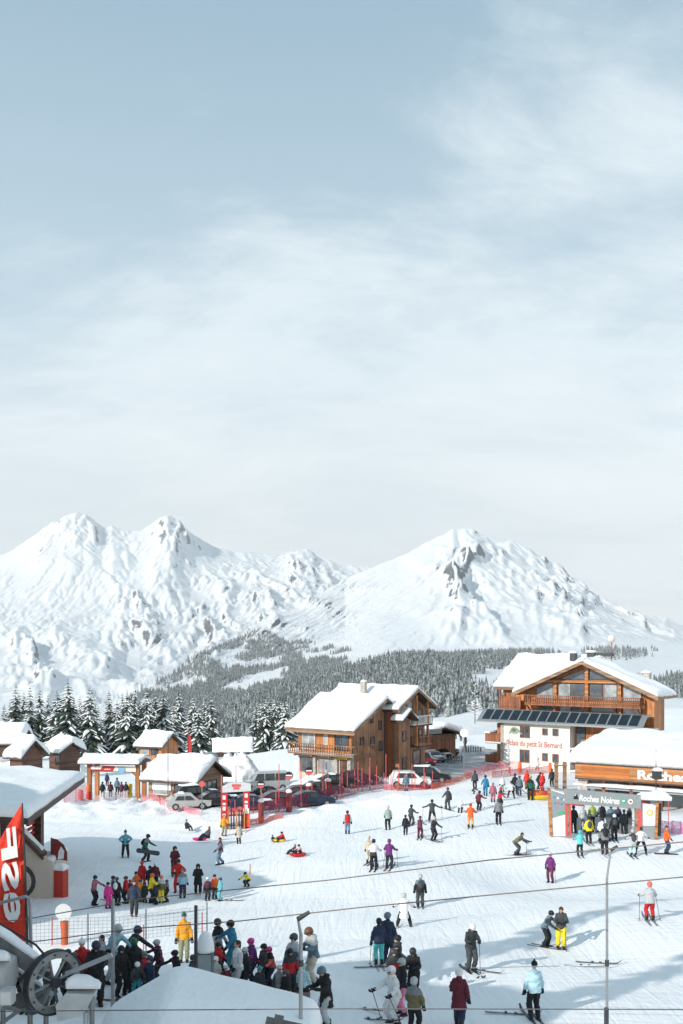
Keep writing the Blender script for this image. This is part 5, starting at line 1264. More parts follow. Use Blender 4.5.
CARS = [
 (266,790,'van',14,SILV,'silver minibus parked side on before the high snow heap',False,False),
 (197,802,'suv',-150,BLK,'black car with snow on its roof right of the wooden ticket hut',True,True),
 (233,800,'box',-160,BLK,'black boxy car parked behind the white and red course gate',False,True),
 (212,793,'car',-155,DGR,'dark grey low car tucked between hut and snow heap',True,False),
 (188,809,'car',-165,paint('off_white', (.42, .42, .41), 0),'white car at the corner of the ticket hut',True,True),
 (252,810,'car',-168,BLU,'dark blue car seen right of the course gate banners',False,True),
 (281,806,'car',-165,PLUM,'dark plum car between the two round signs',False,False),
 (303,800,'car',-170,PLUM,'plum car behind the fence left of the third round sign',False,False),
 (322,795,'car',-160,DGR,'dark grey car behind the fence before the chalet steps',True,False),
 (219,806,'car',-160,BLK,'black car directly left of the course gate',False,True),
 (243,797,'suv',-165,DGR,'dark grey off road car in front of the silver minibus',True,False),
 (268,799,'car',-160,BLK,'black car in front of the silver minibus door',True,True),
 (312,806,'car',-165,BLU,'dark blue car right of the third round sign post',False,False),
 (338,788,'car',-165,BLK,'black car below the chalet ground floor windows',True,False),
 (358,784,'car',-168,PLUM,'plum car in front of the small kiosk',False,False),
 (405,770,'car',174,SILV,'silver saloon parked first along the chalet side wall',False,True),
 (421,766,'box',118,RDP,'red van like car second in the row beside the chalet',False,False),
 (433,762,'car',116,SILV,'light grey hatchback third in the row beside the chalet',True,True),
 (441,759,'car',114,BLK,'black car fourth in the row beside the chalet',False,True),
 (446,755,'box',112,DGR,'dark car with flat roof at the far end of the row',True,False),
 (410,787,'suv',176,WHT,'white off road car nearest the piste fence',False,False),
 (430,782,'suv',168,BLK,'black off road car behind the white one',True,False),
 (392,768,'car',150,WHT,'white car half hidden behind the silver saloon by the drain pipe',True,False),
]
for px, py, k, yw, m_, lb, s1, s2 in CARS: car(px, py, k, yw, m_, lb, s1, s2, .95)

# ------------------------------------------------------------------ car park asphalt patches (wet grey road beside the chalet)
def ground_patch(name, pts, mat, dz=.05):
    """a thin sheet draped over the ground inside a polygon given by ground points"""
    P2 = [gat(a, b, 50) for a, b in pts]; xs_ = [p.x for p in P2]; ys_ = [p.y for p in P2]
    gx = np.arange(min(xs_), max(xs_)+.5, .6); gy = np.arange(min(ys_), max(ys_)+.5, .6); X, Y = np.meshgrid(gx, gy)
    ins = poly_mask(X+.5*perlin(X*.4, Y*.4, 3), Y+.8*perlin(X*.4, Y*.4, 4), [(p.x, p.y) for p in P2]); Z = gz(X, Y)+dz
    n_ = X.size; me = bpy.data.meshes.new(name); me.vertices.add(n_); me.vertices.foreach_set('co', np.stack([X, Y, Z], -1).reshape(-1).astype(np.float32))
    i = np.arange(n_).reshape(X.shape); q = np.stack([i[:-1, :-1], i[:-1, 1:], i[1:, 1:], i[1:, :-1]], -1)[ins[:-1, :-1]]
    faces_np(me, q.reshape(-1, 4), mat, True); o = link(name, me); o['kind'] = 'structure'; return o
def slush_mat():
    m, n, b = nt('wet_slush'); co = n.nodes.new('ShaderNodeNewGeometry').outputs['Position']
    no = noise_n(n, mapping(n, co, (.5, 1.3, 1), (0, 0, R(25))), .8, 7, .65, .6)
    r = ramp(n, no.outputs[0], [(.38, (.13, .135, .14)), (.52, (.36, .375, .39)), (.62, (.74, .76, .78))])
    lk(n, r.outputs[0], b.inputs['Base Color']); b.inputs['Roughness'].default_value = .45; bump(n, b, no.outputs[0], .4, .06); return m
SLUSH = slush_mat()
ground_patch('car_park', [(388,790),(440,788),(500,765),(500,752),(470,745),(440,752),(400,768)], SLUSH)
ground_patch('car_park', [(175,806),(235,812),(330,800),(345,785),(300,786),(250,790),(200,790)], SLUSH)

# ------------------------------------------------------------------ signs, fences, poles
def fpole(parent, x, y, h, mat=CORAL, r=.035): return MB().tube([(x, y, -.3), (x, y, h)], r, 6).build('pole', mat, parent)
NET_R = net_mat('red_net', (.50, .03, .05), fac=.55); NET_P = net_mat('plum_net', (.16, .02, .05), fac=.85); NET_O = net_mat('orange_net', (.65, .10, .04), fac=.6); NET_K = net_mat('pink_net', (.75, .25, .3), fac=.5)
def fence(pts, hpx, mat, label, step=9, name='safety_fence', tall=None, polem=CORAL, dmin=40):
    G = [gat(a, b, dmin) for a, b in pts]; b0 = G[0]; o = empty(name, b0); tag(o, label, 'fence')
    V = []; Fc = []; first = True; prev = None
    for i, (a, c) in enumerate(zip(G, G[1:])):
        L = (c-a).length; k = max(1, int(L/1.2))
        for j in range(k+1):
            p = a+(c-a)*(j/k); z = gzf(p.x, p.y); h = hpx*p.y/F*(1+.12*math.sin(len(V)*1.7)); sag = .12*math.sin(len(V)*.9)
            q = (p.x-b0.x, p.y-b0.y, z-b0.z)
            V += [(q[0], q[1]+sag*.4, q[2]-.1), (q[0], q[1]-sag*.4, q[2]+h*.97)]
    n_ = len(V)//2
    for i in range(n_-1): Fc.append((2*i, 2*i+2, 2*i+3, 2*i+1))
    me = bpy.data.meshes.new('net'); me.from_pydata(V, [], Fc); me.materials.append(mat); me.update(); link('net', me, o)
    for a, c in zip(pts, pts[1:]):
        k = max(1, int(abs(c[0]-a[0])/step))
        for j in range(k):
            t = j/k; g = gat(a[0]+(c[0]-a[0])*t, a[1]+(c[1]-a[1])*t, dmin); hh = (tall or hpx)*g.y/F
            fpole(o, g.x-b0.x, g.y-b0.y, g.z-b0.z+hh, polem)
    return o
fence([(242,826),(262,824),(284,819)], 6, NET_O, 'orange safety net right of the course gate', 14, tall=8)
fence([(262,816),(290,812),(312,806),(340,799)], 14, NET_P, 'dark plum safety net in front of the parked plum cars', 12, tall=22)
fence([(225,818),(245,815),(262,812)], 9, NET_R, 'red net behind the ski rack at the course gate', 8, tall=16)
fence([(340,799),(362,792),(384,789)], 11, NET_P, 'plum safety net below the large chalet door', 7, tall=24)
fence([(384,790),(405,791),(425,790),(440,787)], 6, NET_R, 'low red net before the white off road car', 7, tall=17)
fence([(432,790),(452,785),(472,778)], 6, NET_O, 'rolled orange brown net along the road edge beside the piste', 30)
fence([(466,779),(484,775),(500,771),(520,771)], 10, NET_K, 'pink red net heap below the inn side balconies', 9)
fence([(492,778),(520,775),(548,773)], 7, NET_R, 'red net along the foot of the white inn wall', 9, tall=9)
fence([(64,802),(76,801),(86,800)], 17, NET_K, 'pink net panels left of the ski school gateway', 8)
fence([(92,800),(104,800),(116,800),(128,800)], 8, net_mat('white_net', (.7, .55, .58), fac=.45), 'pale pink net gate under the esf banner', 8, polem=DMETAL)
fence([(141,801),(160,805),(180,811),(200,816)], 7, NET_K, 'thin low net in front of the wooden ticket hut', 10, polem=DMETAL)
fence([(660,833),(672,834),(690,835)], 13, net_mat('magenta_net', (.6, .15, .4), fac=.6), 'magenta and pink net at the right edge beside the lift gate', 9)
# tall red slalom-like poles planted along the car park edge
for i, (px, py, hp, lb) in enumerate([(236,800,34,'red marker pole above the course gate left end'),(279,812,48,'tall red pole between the first and second round sign'),(301,808,46,'tall red pole right of the third padded post'),
   (323,800,40,'red pole just left of the highest round sign'),(342,797,36,'red pole under the chalet balcony left part'),(358,792,30,'red pole before the kiosk orange panel'),(370,790,32,'red pole before the kiosk window'),
   (386,789,35,'red pole beside the white swirled banner'),(399,790,26,'thin red pole left of the standing person with a dog'),(412,790,26,'thin red pole right of the standing person with a dog'),(424,789,22,'thin red pole behind the white off road car'),
   (668.5,828,30,'tall magenta pole standing in the pink net at right'),(143.5,960,34,'thin pink pole standing behind the queue at left'),(202,935,22,'thin pink pole with a net scrap behind the yellow jacket'),(52,946,28,'thin orange pole beside the padded disc post'),(250,874,10,'short red training pole by the yellow child')]):
    b = gat(px, py); o = MB().tube([(0, 0, -.3), (0, 0, hp*b.y/F)], .016+.00022*b.y, 6).build('marker_pole', CORAL, None, loc=b); tag(o, lb, 'marker pole')
def round_sign(px, py, hdisc, r_px, label, pad=True, disc=BLACK, dmin=40):
    b = gat(px, py, dmin); s = b.y/F; o = empty('round_sign', b); tag(o, label, 'sign')
    MB().tube([(0, 0, -.3), (0, 0, hdisc*s)], .04, 6).build('pole', METAL, o)
    d = MB().tube([(0, -.05, hdisc*s), (0, -.12, hdisc*s)], r_px*s, 24).build('sign_disc', disc, o)
    if disc is BLACK:
        MB().box(-r_px*s*.75, r_px*s*.75, -.14, -.121, hdisc*s-.08*r_px*s, hdisc*s+.22*r_px*s).build('white_bar', WHITEP, d); MB().prism([(r_px*s*.97*math.cos(a), hdisc*s+r_px*s*.97*math.sin(a)) for a in np.linspace(R(195), R(345), 12)], -.135, -.121).build('red_half', CORAL, d)
    if pad: MB().tube([(0, 0, -.2), (0, 0, hdisc*s*.55)], r_px*s*.72, 12).build('pad', MAROON, o); MB().ell((0, 0, hdisc*s*.56), (r_px*s*.8, r_px*s*.8, .22), 10, 5).build('snow_cap', SNOW, o, smooth=True)
    return o
round_sign(261, 823, 38, 3.9, 'black and red round sign nearest the course gate')
round_sign(289, 812, 36, 4.1, 'second black and red round sign from the course gate')
round_sign(309, 803, 32, 4.1, 'third black and red round sign with padded post')
round_sign(328, 799, 33, 4.2, 'grey round sign below the chalet balcony corner', True, GREY)
round_sign(202, 812, 28, 3.0, 'small pink round sign on a dark pole at the hut corner', False, CORAL)
round_sign(464, 775, 42, 4.2, 'pale round sign on a pole left of the inn side balconies', False, WHITEP)
# course gate with two red banners and a white board
def course_gate():
    b = gat(224, 828); s = b.y/F; o = empty('course_gate', b, R(0)); tag(o, 'white and red course entrance frame with two tall red banners', 'course gate')
    def X(px): return (px-224)*s
    def Z(py): return (828-py)*s
    for x0, x1, tp in ((221, 227.5, 793), (243, 249.5, 791)):
        v = MB().box(X(x0), X(x1), -.08, .08, -.3, Z(tp)).build('red_banner', REDP, o)
        for k in range(4):
            zc = Z(tp+5+k*5.5); MB().box(X(x0+1.8), X(x1-1.8), -.10, -.081, zc-.16, zc+.16-(k % 2)*.15).build('banner_mark', WHITEP, v)
    MB().box(X(243.3), X(249.2), -.11, -.085, Z(814), Z(809)).build('white_plate', WHITEP, o); MB().box(X(242.5), X(250), -.14, -.085, Z(827), Z(815)).build('orange_pad', solid('bright_orange', (.75, .09, .03), .6), o)
    bd = MB().prism([(X(222.5), Z(793)), (X(251), Z(791.5)), (X(251), Z(784)), (X(244), Z(782.6)), (X(230), Z(783)), (X(222.5), Z(786.5))], -.16, -.10).build('board', solid('light_grey_print', (.55, .57, .58), .6), o)
    MB().box(X(232), X(241), -.18, -.161, Z(787.2), Z(784.6)).box(X(233.5), X(239.5), -.18, -.161, Z(789.8), Z(787.6)).build('red_lettering_block', CORAL, bd)
    MB().tube([(X(221.5), 0, -.3), (X(221.5), 0, Z(776))], .05, 6).build('pole', CORAL, o)
course_gate()
def ski_rack(px, py, w, h, label, cols, yaw=0):
    b = gat(px, py); o = empty('ski_rack', b, R(yaw)); tag(o, label, 'ski rack')
    MB().box(-w/2, w/2, -.03, .03, h*.62, h*.68).box(-w/2, w/2, .25, .31, .2, .27).bar((-w/2, -.03, -.2), (-w/2, .0, h*.7), .06).bar((w/2, -.03, -.2), (w/2, .0, h*.7), .06).build('frame', DMETAL, o)
    for i, c in enumerate(cols):
        x = -w/2+w*(i+.5)/len(cols); MB().box(x-.055, x+.055, -.12, -.08, 0, h*(.85+.15*random.random())).box(x-.04, x+.05, -.17, -.13, 0, h*.9).build('ski', c, o)
ski_rack(236.5, 829, 1.5, 1.7, 'rack of skis between the two red course banners', [W_OR, BLACK, BLACK, W_ORH, DGR, BLACK, W_OR], 5)
ski_rack(472, 752, 2.6, .8, 'low dark rack standing far behind the parking road', [BLACK]*8)
ski_rack(455, 763, 2.2, 1.0, 'pale metal rack at the far end of the parked cars', [METAL]*6, 30)
# crash pads by the inn foot
for px, py, lb in ((520, 773, 'left orange padded post at the foot of the inn'), (550, 774, 'right orange padded post at the foot of the inn')):
    padded(px, py, 11, 3.6, [ORANGE], lb)
# thin tall lamps at the right, at the hut and near the school gate
def lamp_pole(px, py, hp, label, head=None, r=.05, mat=DMETAL):
    b = gat(px, py); s = b.y/F; o = empty('floodlight_pole', b); tag(o, label, 'pole'); MB().tube([(0, 0, -.3), (0, 0, hp*s)], [r, r*.7], 8).build('pole', mat, o)
    if head: h = MB().box(-.28, .28, -.5, .1, hp*s*head, hp*s*head+.62).build('lamp_head', DMETAL, o); snow_on(h, -.32, .32, -.55, .15, hp*s*head+.62, .28)
lamp_pole(656, 826, 76, 'slim black floodlight pole rising through the lift station lettering', .62, .045)
lamp_pole(168, 806, 68, 'thin metal lamp post in front of the wooden ticket hut')
lamp_pole(12, 766, 20, 'thin stake in the snow before the leftmost chalet')
# red feather flag behind the cabin
def far_flag():
    b = P(188, 764, 130); o = empty('feather_flag', b); s = b.y/F; tag(o, 'small red feather flag beyond the ticket hut roof', 'flag'); MB().tube([(0, 0, -1), (0, 0, 31*s)], .06, 6).build('pole', DMETAL, o)
    MB().prism([(-.02, 8*s), (.45, 9*s), (.5, 20*s), (.3, 28*s), (0, 31*s), (-.1, 26*s)], -.02, .02).build('flag_cloth', REDP, o)
far_flag()
round_ = round_sign(64, 946, 33.5, 8.2, 'pale round disc on an orange padded post behind the bull wheel', False, solid('disc_grey', (.62, .64, .64), .6, var=.1), 20)
def disc_pad():
    b = gat(64, 946, 20); s = b.y/F; MB().tube([(0, .05, -.2), (.02, .05, 11*s), (0, .05, 23*s)], [3.6*s, 3.7*s, 4.3*s], 12).build('pad', solid('rust_orange', (.55, .12, .04), .7), round_)
disc_pad()
def work_sled():
    b = gat(539, 800); o = empty('rescue_sled', b, R(10)); tag(o, 'orange and yellow rescue sled loaded with bags beside the lift gate', 'sled')
    MB().ell((0, 0, .35), (1.1, .45, .38), 14, 8, z0=-.8, z1=.2).build('hull', YELLOW, o, smooth=True); MB().ell((-.2, 0, .55), (.7, .35, .35), 10, 6).build('load', ORANGE, o, smooth=True); MB().ell((.5, 0, .5), (.4, .3, .3), 10, 6).build('load', REDP, o, smooth=True)
    MB().tube([(-1, .2, .5), (-1.7, .2, 1.0)], .03, 6).tube([(-1, -.2, .5), (-1.7, -.2, 1.0), (-1.7, .2, 1.0)], .03, 6).build('handle', METAL, o)
work_sled()

# ------------------------------------------------------------------ foreground: ropes, lances, posts
def rope(name, pts, r, label, mat):
    n_ = len(pts); px = [p[0] for p in pts]; py = [p[1] for p in pts]; dd = [p[2] for p in pts]
    P3 = [P(x, y, d) for x, y, d in pts]; out = []
    for i in range(len(P3)-1):
        for k in range(6): out.append(P3[i].lerp(P3[i+1], k/6))
    out.append(P3[-1]); o = MB().tube([tuple(p-P3[0]) for p in out], r, 6).build(name, mat, None, loc=P3[0]); tag(o, label, 'rope'); return o
ROPE = solid('rope_brown', (.17, .13, .11), .7); STEEL = solid('steel_rope', (.12, .12, .12), .5, .4)
rope('tow_rope', [(-60,928,25.5),(27,919,25),(140,899,24),(240,889,23.6),(330,880,23),(490,860,22),(683,842,21),(800,831,20)], .013, 'upper tow rope sagging from the left edge to the lift gate side', ROPE)
rope('tow_rope', [(-60,952,25),(40,941,24),(140,928,23.4),(240,921,22.8),(360,907.5,22),(480,896,21.3),(683,877,20.4),(800,866,20)], .013, 'middle tow rope crossing the snow above the queue', ROPE)
rope('tow_rope', [(-60,1012,17.5),(100,1010.5,17),(340,1008.8,16.5),(607,1009.3,16),(800,1010,15.6)], .009, 'lowest dark rope stretched level along the bottom', STEEL)
rope('tow_rope', [(470,968,27),(560,966,27),(608,965.5,26.5)], .010, 'thin pale rope lying over the snow left of the tall lance', METAL)
def lance(px, d, base_py, top, arm, r, label):
    s = d/F; x = (px-CX)*s; zb = gzf(x, d); o = empty('snow_lance', (x, d, zb)); tag(o, label, 'snow lance')
    def L(p, q): return ((p-px)*s, 0, (HY-q)*s-zb)
    MB().tube([(0, 0, -.4), L(*top[0])], [r, r*.9], 10).build('mast', METAL, o)
    MB().tube([L(*top[0]), L(*top[1])], [r*.8, r*.6], 8).build('upper_tube', METAL, o)
    a, b_ = L(*arm[0]), L(*arm[1]); MB().tube([a, b_], [r*1.25, r*.9], 8).build('nozzle', DMETAL, o)
    MB().tube([(0, 0, (HY-960)*s-zb), (0, 0, (HY-966)*s-zb)], r*1.5, 8).build('collar', DMETAL, o)
lance(607, 23, 0, [(607, 878), (611, 849)], [(610.5, 850.5), (617.5, 846)], .033, 'tall thin snow lance with bent tip right of centre')
lance(300.5, 20, 0, [(301, 935), (298, 919)], [(297.5, 919.5), (309.5, 912)], .042, 'shorter grey snow lance in front of the queue')
MB_ = MB().tube([(0, 0, -.4), (-.02, 0, 3.7)], [.075, .065], 8)
def simple_post(px, d, top, r, mat, label):
    s = d/F; x = (px-CX)*s; zb = gzf(x, d); o = MB().tube([(0, 0, -.4), (.01, 0, (HY-top)*s-zb)], [r*1.05, r], 10).build('steel_post', mat, None, loc=(x, d, zb)); tag(o, label, 'post')
simple_post(195.5, 24, 905.5, .042, DMETAL, 'dark post standing between the yellow jacket and the snowboard')
simple_post(112.5, 24, 899, .044, METAL, 'light grey post in front of the white trousered person at left')
simple_post(606, 21, 1008, .05, DMETAL, 'short dark bracket post at the bottom beside the tall lance')
def rail():
    d = 21; s = d/F; o = empty('tubular_railing', (-6.4, d, gzf(-6.4, d))); b = o.location; tag(o, 'grey tubular railing corner before the big esf flag', 'railing')
    def L(p, q, dd=d): return ((p-CX)*dd/F-b.x, dd-d, (HY-q)*dd/F-b.z)
    MB().tube([L(-40, 910), L(0, 903), L(26, 896.5), L(30, 899)], .035, 8).build('top_rail', METAL, o); MB().tube([L(30, 898), L(31, 948), (L(31, 948)[0], 0, -.4)], .038, 8).build('upright', METAL, o)
rail()
def wire_net():
    pts = [(30, 30.0), (120, 33.0), (205, 35.0)]; o = empty('wire_net_fence', (0, 31, -11)); tag(o, 'fine grey wire net fence behind the left part of the queue', 'fence')
    mb = MB(); prev = None
    def at(px, py, d): return P(px, py, d)-Vector((0, 31, -11))
    for k in range(8):
        mb.tube([at(28, 919+k*3.6, 30), at(120, 917+k*3.4, 31.5), at(207, 906+k*3.6, 33)], .004, 3, cap=False)
    for k in range(44):
        t = k/43; px = 28+t*179; d = 30+3*t; y0 = np.interp(px, [28, 120, 207], [919, 917, 906]); mb.tube([at(px, y0, d), at(px, y0+25, d)], .004, 3, cap=False)
    mb.build('netting', METAL, o)
    for px, y0, d in ((28, 916, 30), (88, 914, 31), (146, 909, 32), (207, 902, 33)): q = at(px, y0, d); zb = gzf(q.x, q.y+31)+11; MB().tube([(q.x, q.y, zb-.3), tuple(q)], .02, 6).build('pole', METAL, o)
wire_net()
# ------------------------------------------------------------------ snow covered kiosk roof in the foreground
def fore_kiosk():
    d = 20.5; o = empty('snow_roofed_kiosk', (-2.7, d, gzf(-2.7, d))); zb = o.location.z; tag(o, 'small kiosk with a broad untouched snow roof at the bottom', 'kiosk')
    MB().box(-1.9, 2.0, -1.2, 1.8, -.5, 2.6).build('wall', W_BRH, o)
    n_ = 70; u = np.linspace(-1, 1, n_); U, V_ = np.meshgrid(u, u)
    Xl = U*2.28; Yl = V_*1.75+.15
    ridge = np.interp(U, [-1, -.36, -.28, .3, .8, 1], [-.86, -.02, 0, -.30, -.60, -.72])
    Zt = 3.62+ridge-.62*np.abs(V_)**1.6+.03*perlin(U*2.5, V_*2.5, 4)
    e = np.minimum(1-np.abs(U), 1-np.abs(V_)); Zt = Zt-.42*np.exp(-e/.035)
    me = grid_mesh('roof_snow', Xl, Yl, Zt, SNOW); 
    rf = MB().prism([(-2.25, 1.9), (-.8, 2.85), (2.25, 2.15), (2.25, 2.0), (-.8, 2.7), (-2.25, 1.75)], -1.55, 1.85).build('roof', W_DK, o)
    so = link('roof_snow', me, rf); sd = so.modifiers.new('t', 'SOLIDIFY'); sd.thickness = .45; sd.offset = -1
    window(o, 'y', (0, -1.2, 1.3), 1.6, 1.0, -1, W_RED, GLASS, 1)
fore_kiosk()
def spot():
    d = 13; s = d/F; x = (283-CX)*s; zb = gzf(x, d); o = empty('floodlight', (x, d, zb)); tag(o, 'dark floodlight head poking up at the bottom edge', 'floodlight')
    z = (HY-1022)*s-zb; MB().tube([(0, 0, -.3), (0, 0, z-.05)], .04, 8).build('pole', DMETAL, o)
    M = Matrix.Translation((.02, 0, z)) @ Matrix.Rotation(R(12), 4, 'Y'); MB().box(-.24, .24, -.15, .15, -.16, -.03, M=M).box(-.14, -.02, -.1, .1, -.04, .04, M=M).build('housing', DMETAL, o); MB().box(-.2, .2, -.165, -.151, -.14, -.05, M=M).build('lens', CARGL, o)
spot()
# ------------------------------------------------------------------ drag lift drive station with its bull wheel
def bull():
    d = 19.0; s = d/F; bx = (53.5-CX)*s; zb = gzf(bx, d); o = empty('lift_drive_station', (bx, d, zb)); tag(o, 'grey drag lift machine with spoked bull wheel in the bottom left corner', 'lift machine')
    def L(p, q, y=0): dd = d+y; return Vector(((p-CX)*dd/F-bx, y, (HY-q)*dd/F-zb))
    G1 = solid('worn_grey_paint', (.20, .215, .22), .5, .2, .25, 5, .2); G2 = solid('pale_casing', (.48, .50, .50), .55, 0, .12, 3); 
    c = L(53.5, 982); Rr = 31.5*s
    Mw = Matrix.Translation(c) @ Matrix.Rotation(R(50), 4, 'Z') @ Matrix.Rotation(R(90), 4, 'X')
    w_ = MB(); N = 48
    def ringm(mb, r0, r1, z0, z1, mi=0):
        o_ = len(mb.v)
        for k in range(N):
            a = 2*math.pi*k/N
            for r_, z_ in ((r0, z0), (r1, z0), (r1, z1), (r0, z1)): mb.v.append(tuple(Mw @ Vector((r_*math.cos(a), r_*math.sin(a), z_))))
        for k in range(N):
            A = o_+4*k; B = o_+4*((k+1) % N)
            for q in range(4): mb.f.append((A+q, A+(q+1) % 4, B+(q+1) % 4, B+q)); mb.mi.append(mi)
    ringm(w_, Rr*.74, Rr*.97, -.04, .04); wh = w_.build('bull_wheel', G1, o)
    t = MB(); ringm(t, Rr*.97, Rr*1.02, -.07, .07); t.build('rim', BLACK, wh)
    for k in range(8):
        a = 2*math.pi*k/8+.2; p0 = Mw @ Vector((.06*math.cos(a), .06*math.sin(a), 0)); p1 = Mw @ Vector((Rr*.76*math.cos(a), Rr*.76*math.sin(a), 0)); MB().bar(p0, p1, .055, .03).build('spoke', G1, wh)
    MB().tube([Mw @ Vector((0, 0, -.12)), Mw @ Vector((0, 0, .12))], .1, 12).build('hub', DMETAL, wh)
    for k in range(12):
        a = 2*math.pi*k/12; MB().tube([Mw @ Vector((Rr*.86*math.cos(a), Rr*.86*math.sin(a), .04)), Mw @ Vector((Rr*.86*math.cos(a), Rr*.86*math.sin(a), .06))], .02, 6).build('bolt', DMETAL, wh)
    # big diagonal beams
    for i, (a, b_, w, h) in enumerate(((L(-25, 925, .7), L(44, 972, .4), .22, .30), (L(-25, 948, 1.1), L(50, 1000, .9), .20, .26))):
        bm = MB().bar(a, b_, w, h).build('diagonal_beam', G1, o)
        dirv = (b_-a); side = Vector((0, .12, 0)); up = Vector((0, 0, .17))
        snow_pad('beam_snow', bm, a+up-side, b_+up-side-dirv*.1, b_+up+side-dirv*.1, a+up+side, .13, n=12, m=2, amp=.04)
    MB().tube([L(-20, 912, -.2), L(36, 945, -.2), L(43, 953, -.1), L(44, 962, 0)], .022, 8).build('hydraulic_hose', BLACK, o)
    # casing and control boxes
    MB().prism([(L(-14, 0)[0], L(0, 1010)[2]), (L(9, 0)[0], L(0, 1000)[2]), (L(13, 0)[0], L(0, 985)[2]), (L(11, 0)[0], L(0, 962)[2]), (L(3, 0)[0], L(0, 958)[2]), (L(-14, 0)[0], L(0, 962)[2])], -.5, .35).build('motor_casing', G2, o)
    snow_pad('casing_snow', o, L(-14, 961, -.5), L(12, 961, -.5), L(12, 961, .35), L(-14, 961, .35), .22, n=8, m=4, amp=.06)
    cb = MB().box(L(13, 0)[0], L(24.5, 0)[0], -.75, -.5, L(0, 991.5)[2], L(0, 977)[2]).build('control_box', G2, o); MB().box(L(14, 0)[0], L(23.5, 0)[0], -.765, -.751, L(0, 990.5)[2], L(0, 978.5)[2]).build('box_door', FRAME_W, cb)
    for px in (3, 30, 46, 92): MB().tube([L(px, 985, .1), (L(px, 985, .1)[0], .1, -.4)], .05, 8).build('leg', G1, o)
    MB().bar(L(-5, 1006, .1), L(70, 1012, .1), .09).build('cross_beam', G1, o); MB().bar(L(0, 1024, .1), L(46, 992, .1), .07).build('brace', G1, o)
    for a, b_ in (((6, 995), (34, 965)), ((30, 1015), (12, 968))): MB().bar(L(*a, .3), L(*b_, .3), .08).build('brace', DMETAL, o)
    for px, py, r_ in ((22, 1000, .16), (33, 1008, .13)): MB().tube([L(px, py, -.1), L(px, py, .3)], r_, 14).build('roller', DMETAL, o)
    # chute on the right with its snow pillow
    tr = MB().prism([(L(62, 0)[0], L(0, 1016)[2]), (L(86, 0)[0], L(0, 1010)[2]), (L(97, 0)[0], L(0, 989)[2]), (L(70, 0)[0], L(0, 988)[2]), (L(60, 0)[0], L(0, 1000)[2])], -.3, .35).build('chute', G2, o)
    snow_pad('chute_snow', tr, L(66, 989, -.35), L(98.5, 989, -.35), L(98.5, 989, .4), L(68, 989, .4), .30, n=8, m=5, amp=.09)
    MB().tube([L(66, 974, -.15), L(112, 955, -.15)], .045, 10).build('tow_arm', METAL, o)
    MB().tube([L(86, 1012, .1), (L(86, 0, .1)[0]-.05, .1, -.4)], .05, 8).build('leg', G2, o)
bull()
# ------------------------------------------------------------------ buildings and trees out of the picture to the left, added for their long shadows
def shadow_house(x, y, w_, d_, hw, hr, yaw, label):
    o = empty('unseen_house', (x, y, gzf(x, y)-.4), R(yaw)); tag(o, label, 'house'); MB().prism([(-w_/2, 0), (w_/2, 0), (w_/2, hw), (0, hr-.3), (-w_/2, hw)], -d_/2, d_/2).build('wall', W_OR, o)
    gable_roof(o, -w_/2-.9, w_/2+.9, -d_/2-1, d_/2+1, hw-.2, hr, None, .3, W_DK, .7)
    for k in range(3): window(o, 'y', (-w_/3+k*w_/3, -d_/2, hw*.5), 1.4, 1.4, -1, W_DK, GLASS, 1)
SIDE = [(-31, 41, 12, 10, 9.5, 14.5, 40, 'unseen tall wooden house added left of the ski school building for its shadow'), (-27.0, 6.2, 22, 12.5, 12.8, 15.2, 0, 'unseen big wooden house added left of the viewpoint to shade the foreground'), (-44, 20, 14, 12, 9, 13, 0, 'unseen wooden house far left of the viewpoint')]
for a in SIDE: shadow_house(*a)
for x, y, h, k, lb in ((-14.3, 21.5, 19.5, 1, 'unseen tall spruce added before the big house for its shadow streak'), (-11.5, 15.5, 19, 1, 'unseen narrow spruce added beside the big house corner for its shadow streak'), (-11.0, 9.5, 20, 3, 'unseen tall spruce added left of the viewpoint for its shadow streak')):
    shadow_spruce(x, y, h, k, lb)

def cabinet():
    d = 28.0; s = d/F; x = (205.5-CX)*s; zb = gzf(x, d); o = empty('control_cabinet', (x, d, zb)); tag(o, 'grey control cabinet under a tall rounded white snow cap behind the snow roof', 'cabinet')
    z = (HY-951)*s-zb; MB().box(-.21, .21, -.18, .18, -.2, z).build('housing', solid('slate_casing', (.10, .125, .14), .6), o); MB().box(-.18, .18, -.195, -.181, .3, z-.06).build('door', GREY, o)
    MB().ell((0, 0, z+.02), (.25, .24, .54), 18, 12, z0=-.05).build('snow_cap', SNOW, o, smooth=True)
cabinet()
# ------------------------------------------------------------------ people
SKIN = solid('skin', (.55, .33, .24), .55, var=.06); HAIR = solid('dark_hair', (.05, .03, .02), .7); EYE = solid('eye', (.02, .015, .012), .3); LIP = solid('lip', (.40, .16, .13), .5)
C = dict(black=(.018, .019, .022), dark=(.035, .04, .045), charcoal=(.06, .065, .07), grey=(.20, .21, .22), lgrey=(.45, .47, .48), white=(.78, .78, .78), navy=(.03, .045, .09), blue=(.03, .20, .34), lblue=(.30, .52, .62),
  cyan=(.13, .45, .52), teal=(.03, .26, .33), turq=(.12, .55, .55), paleblue=(.45, .66, .72), red=(.50, .022, .03), scarlet=(.66, .035, .025), coral=(.75, .16, .12), maroon=(.13, .02, .035), plum=(.13, .035, .07), purple=(.16, .03, .17), magenta=(.62, .04, .25),
  pink=(.75, .22, .35), palepink=(.72, .48, .52), orange=(.80, .13, .02), lorange=(.75, .38, .16), amber=(.85, .36, .02), yellow=(.85, .66, .03), olive=(.17, .15, .07), green=(.02, .11, .07), lime=(.34, .42, .08), khaki=(.26, .27, .16), sage=(.32, .40, .34), brown=(.16, .08, .04), jeans=(.16, .24, .34), beige=(.55, .48, .38), slate=(.13, .20, .24), mauve=(.38, .14, .18))
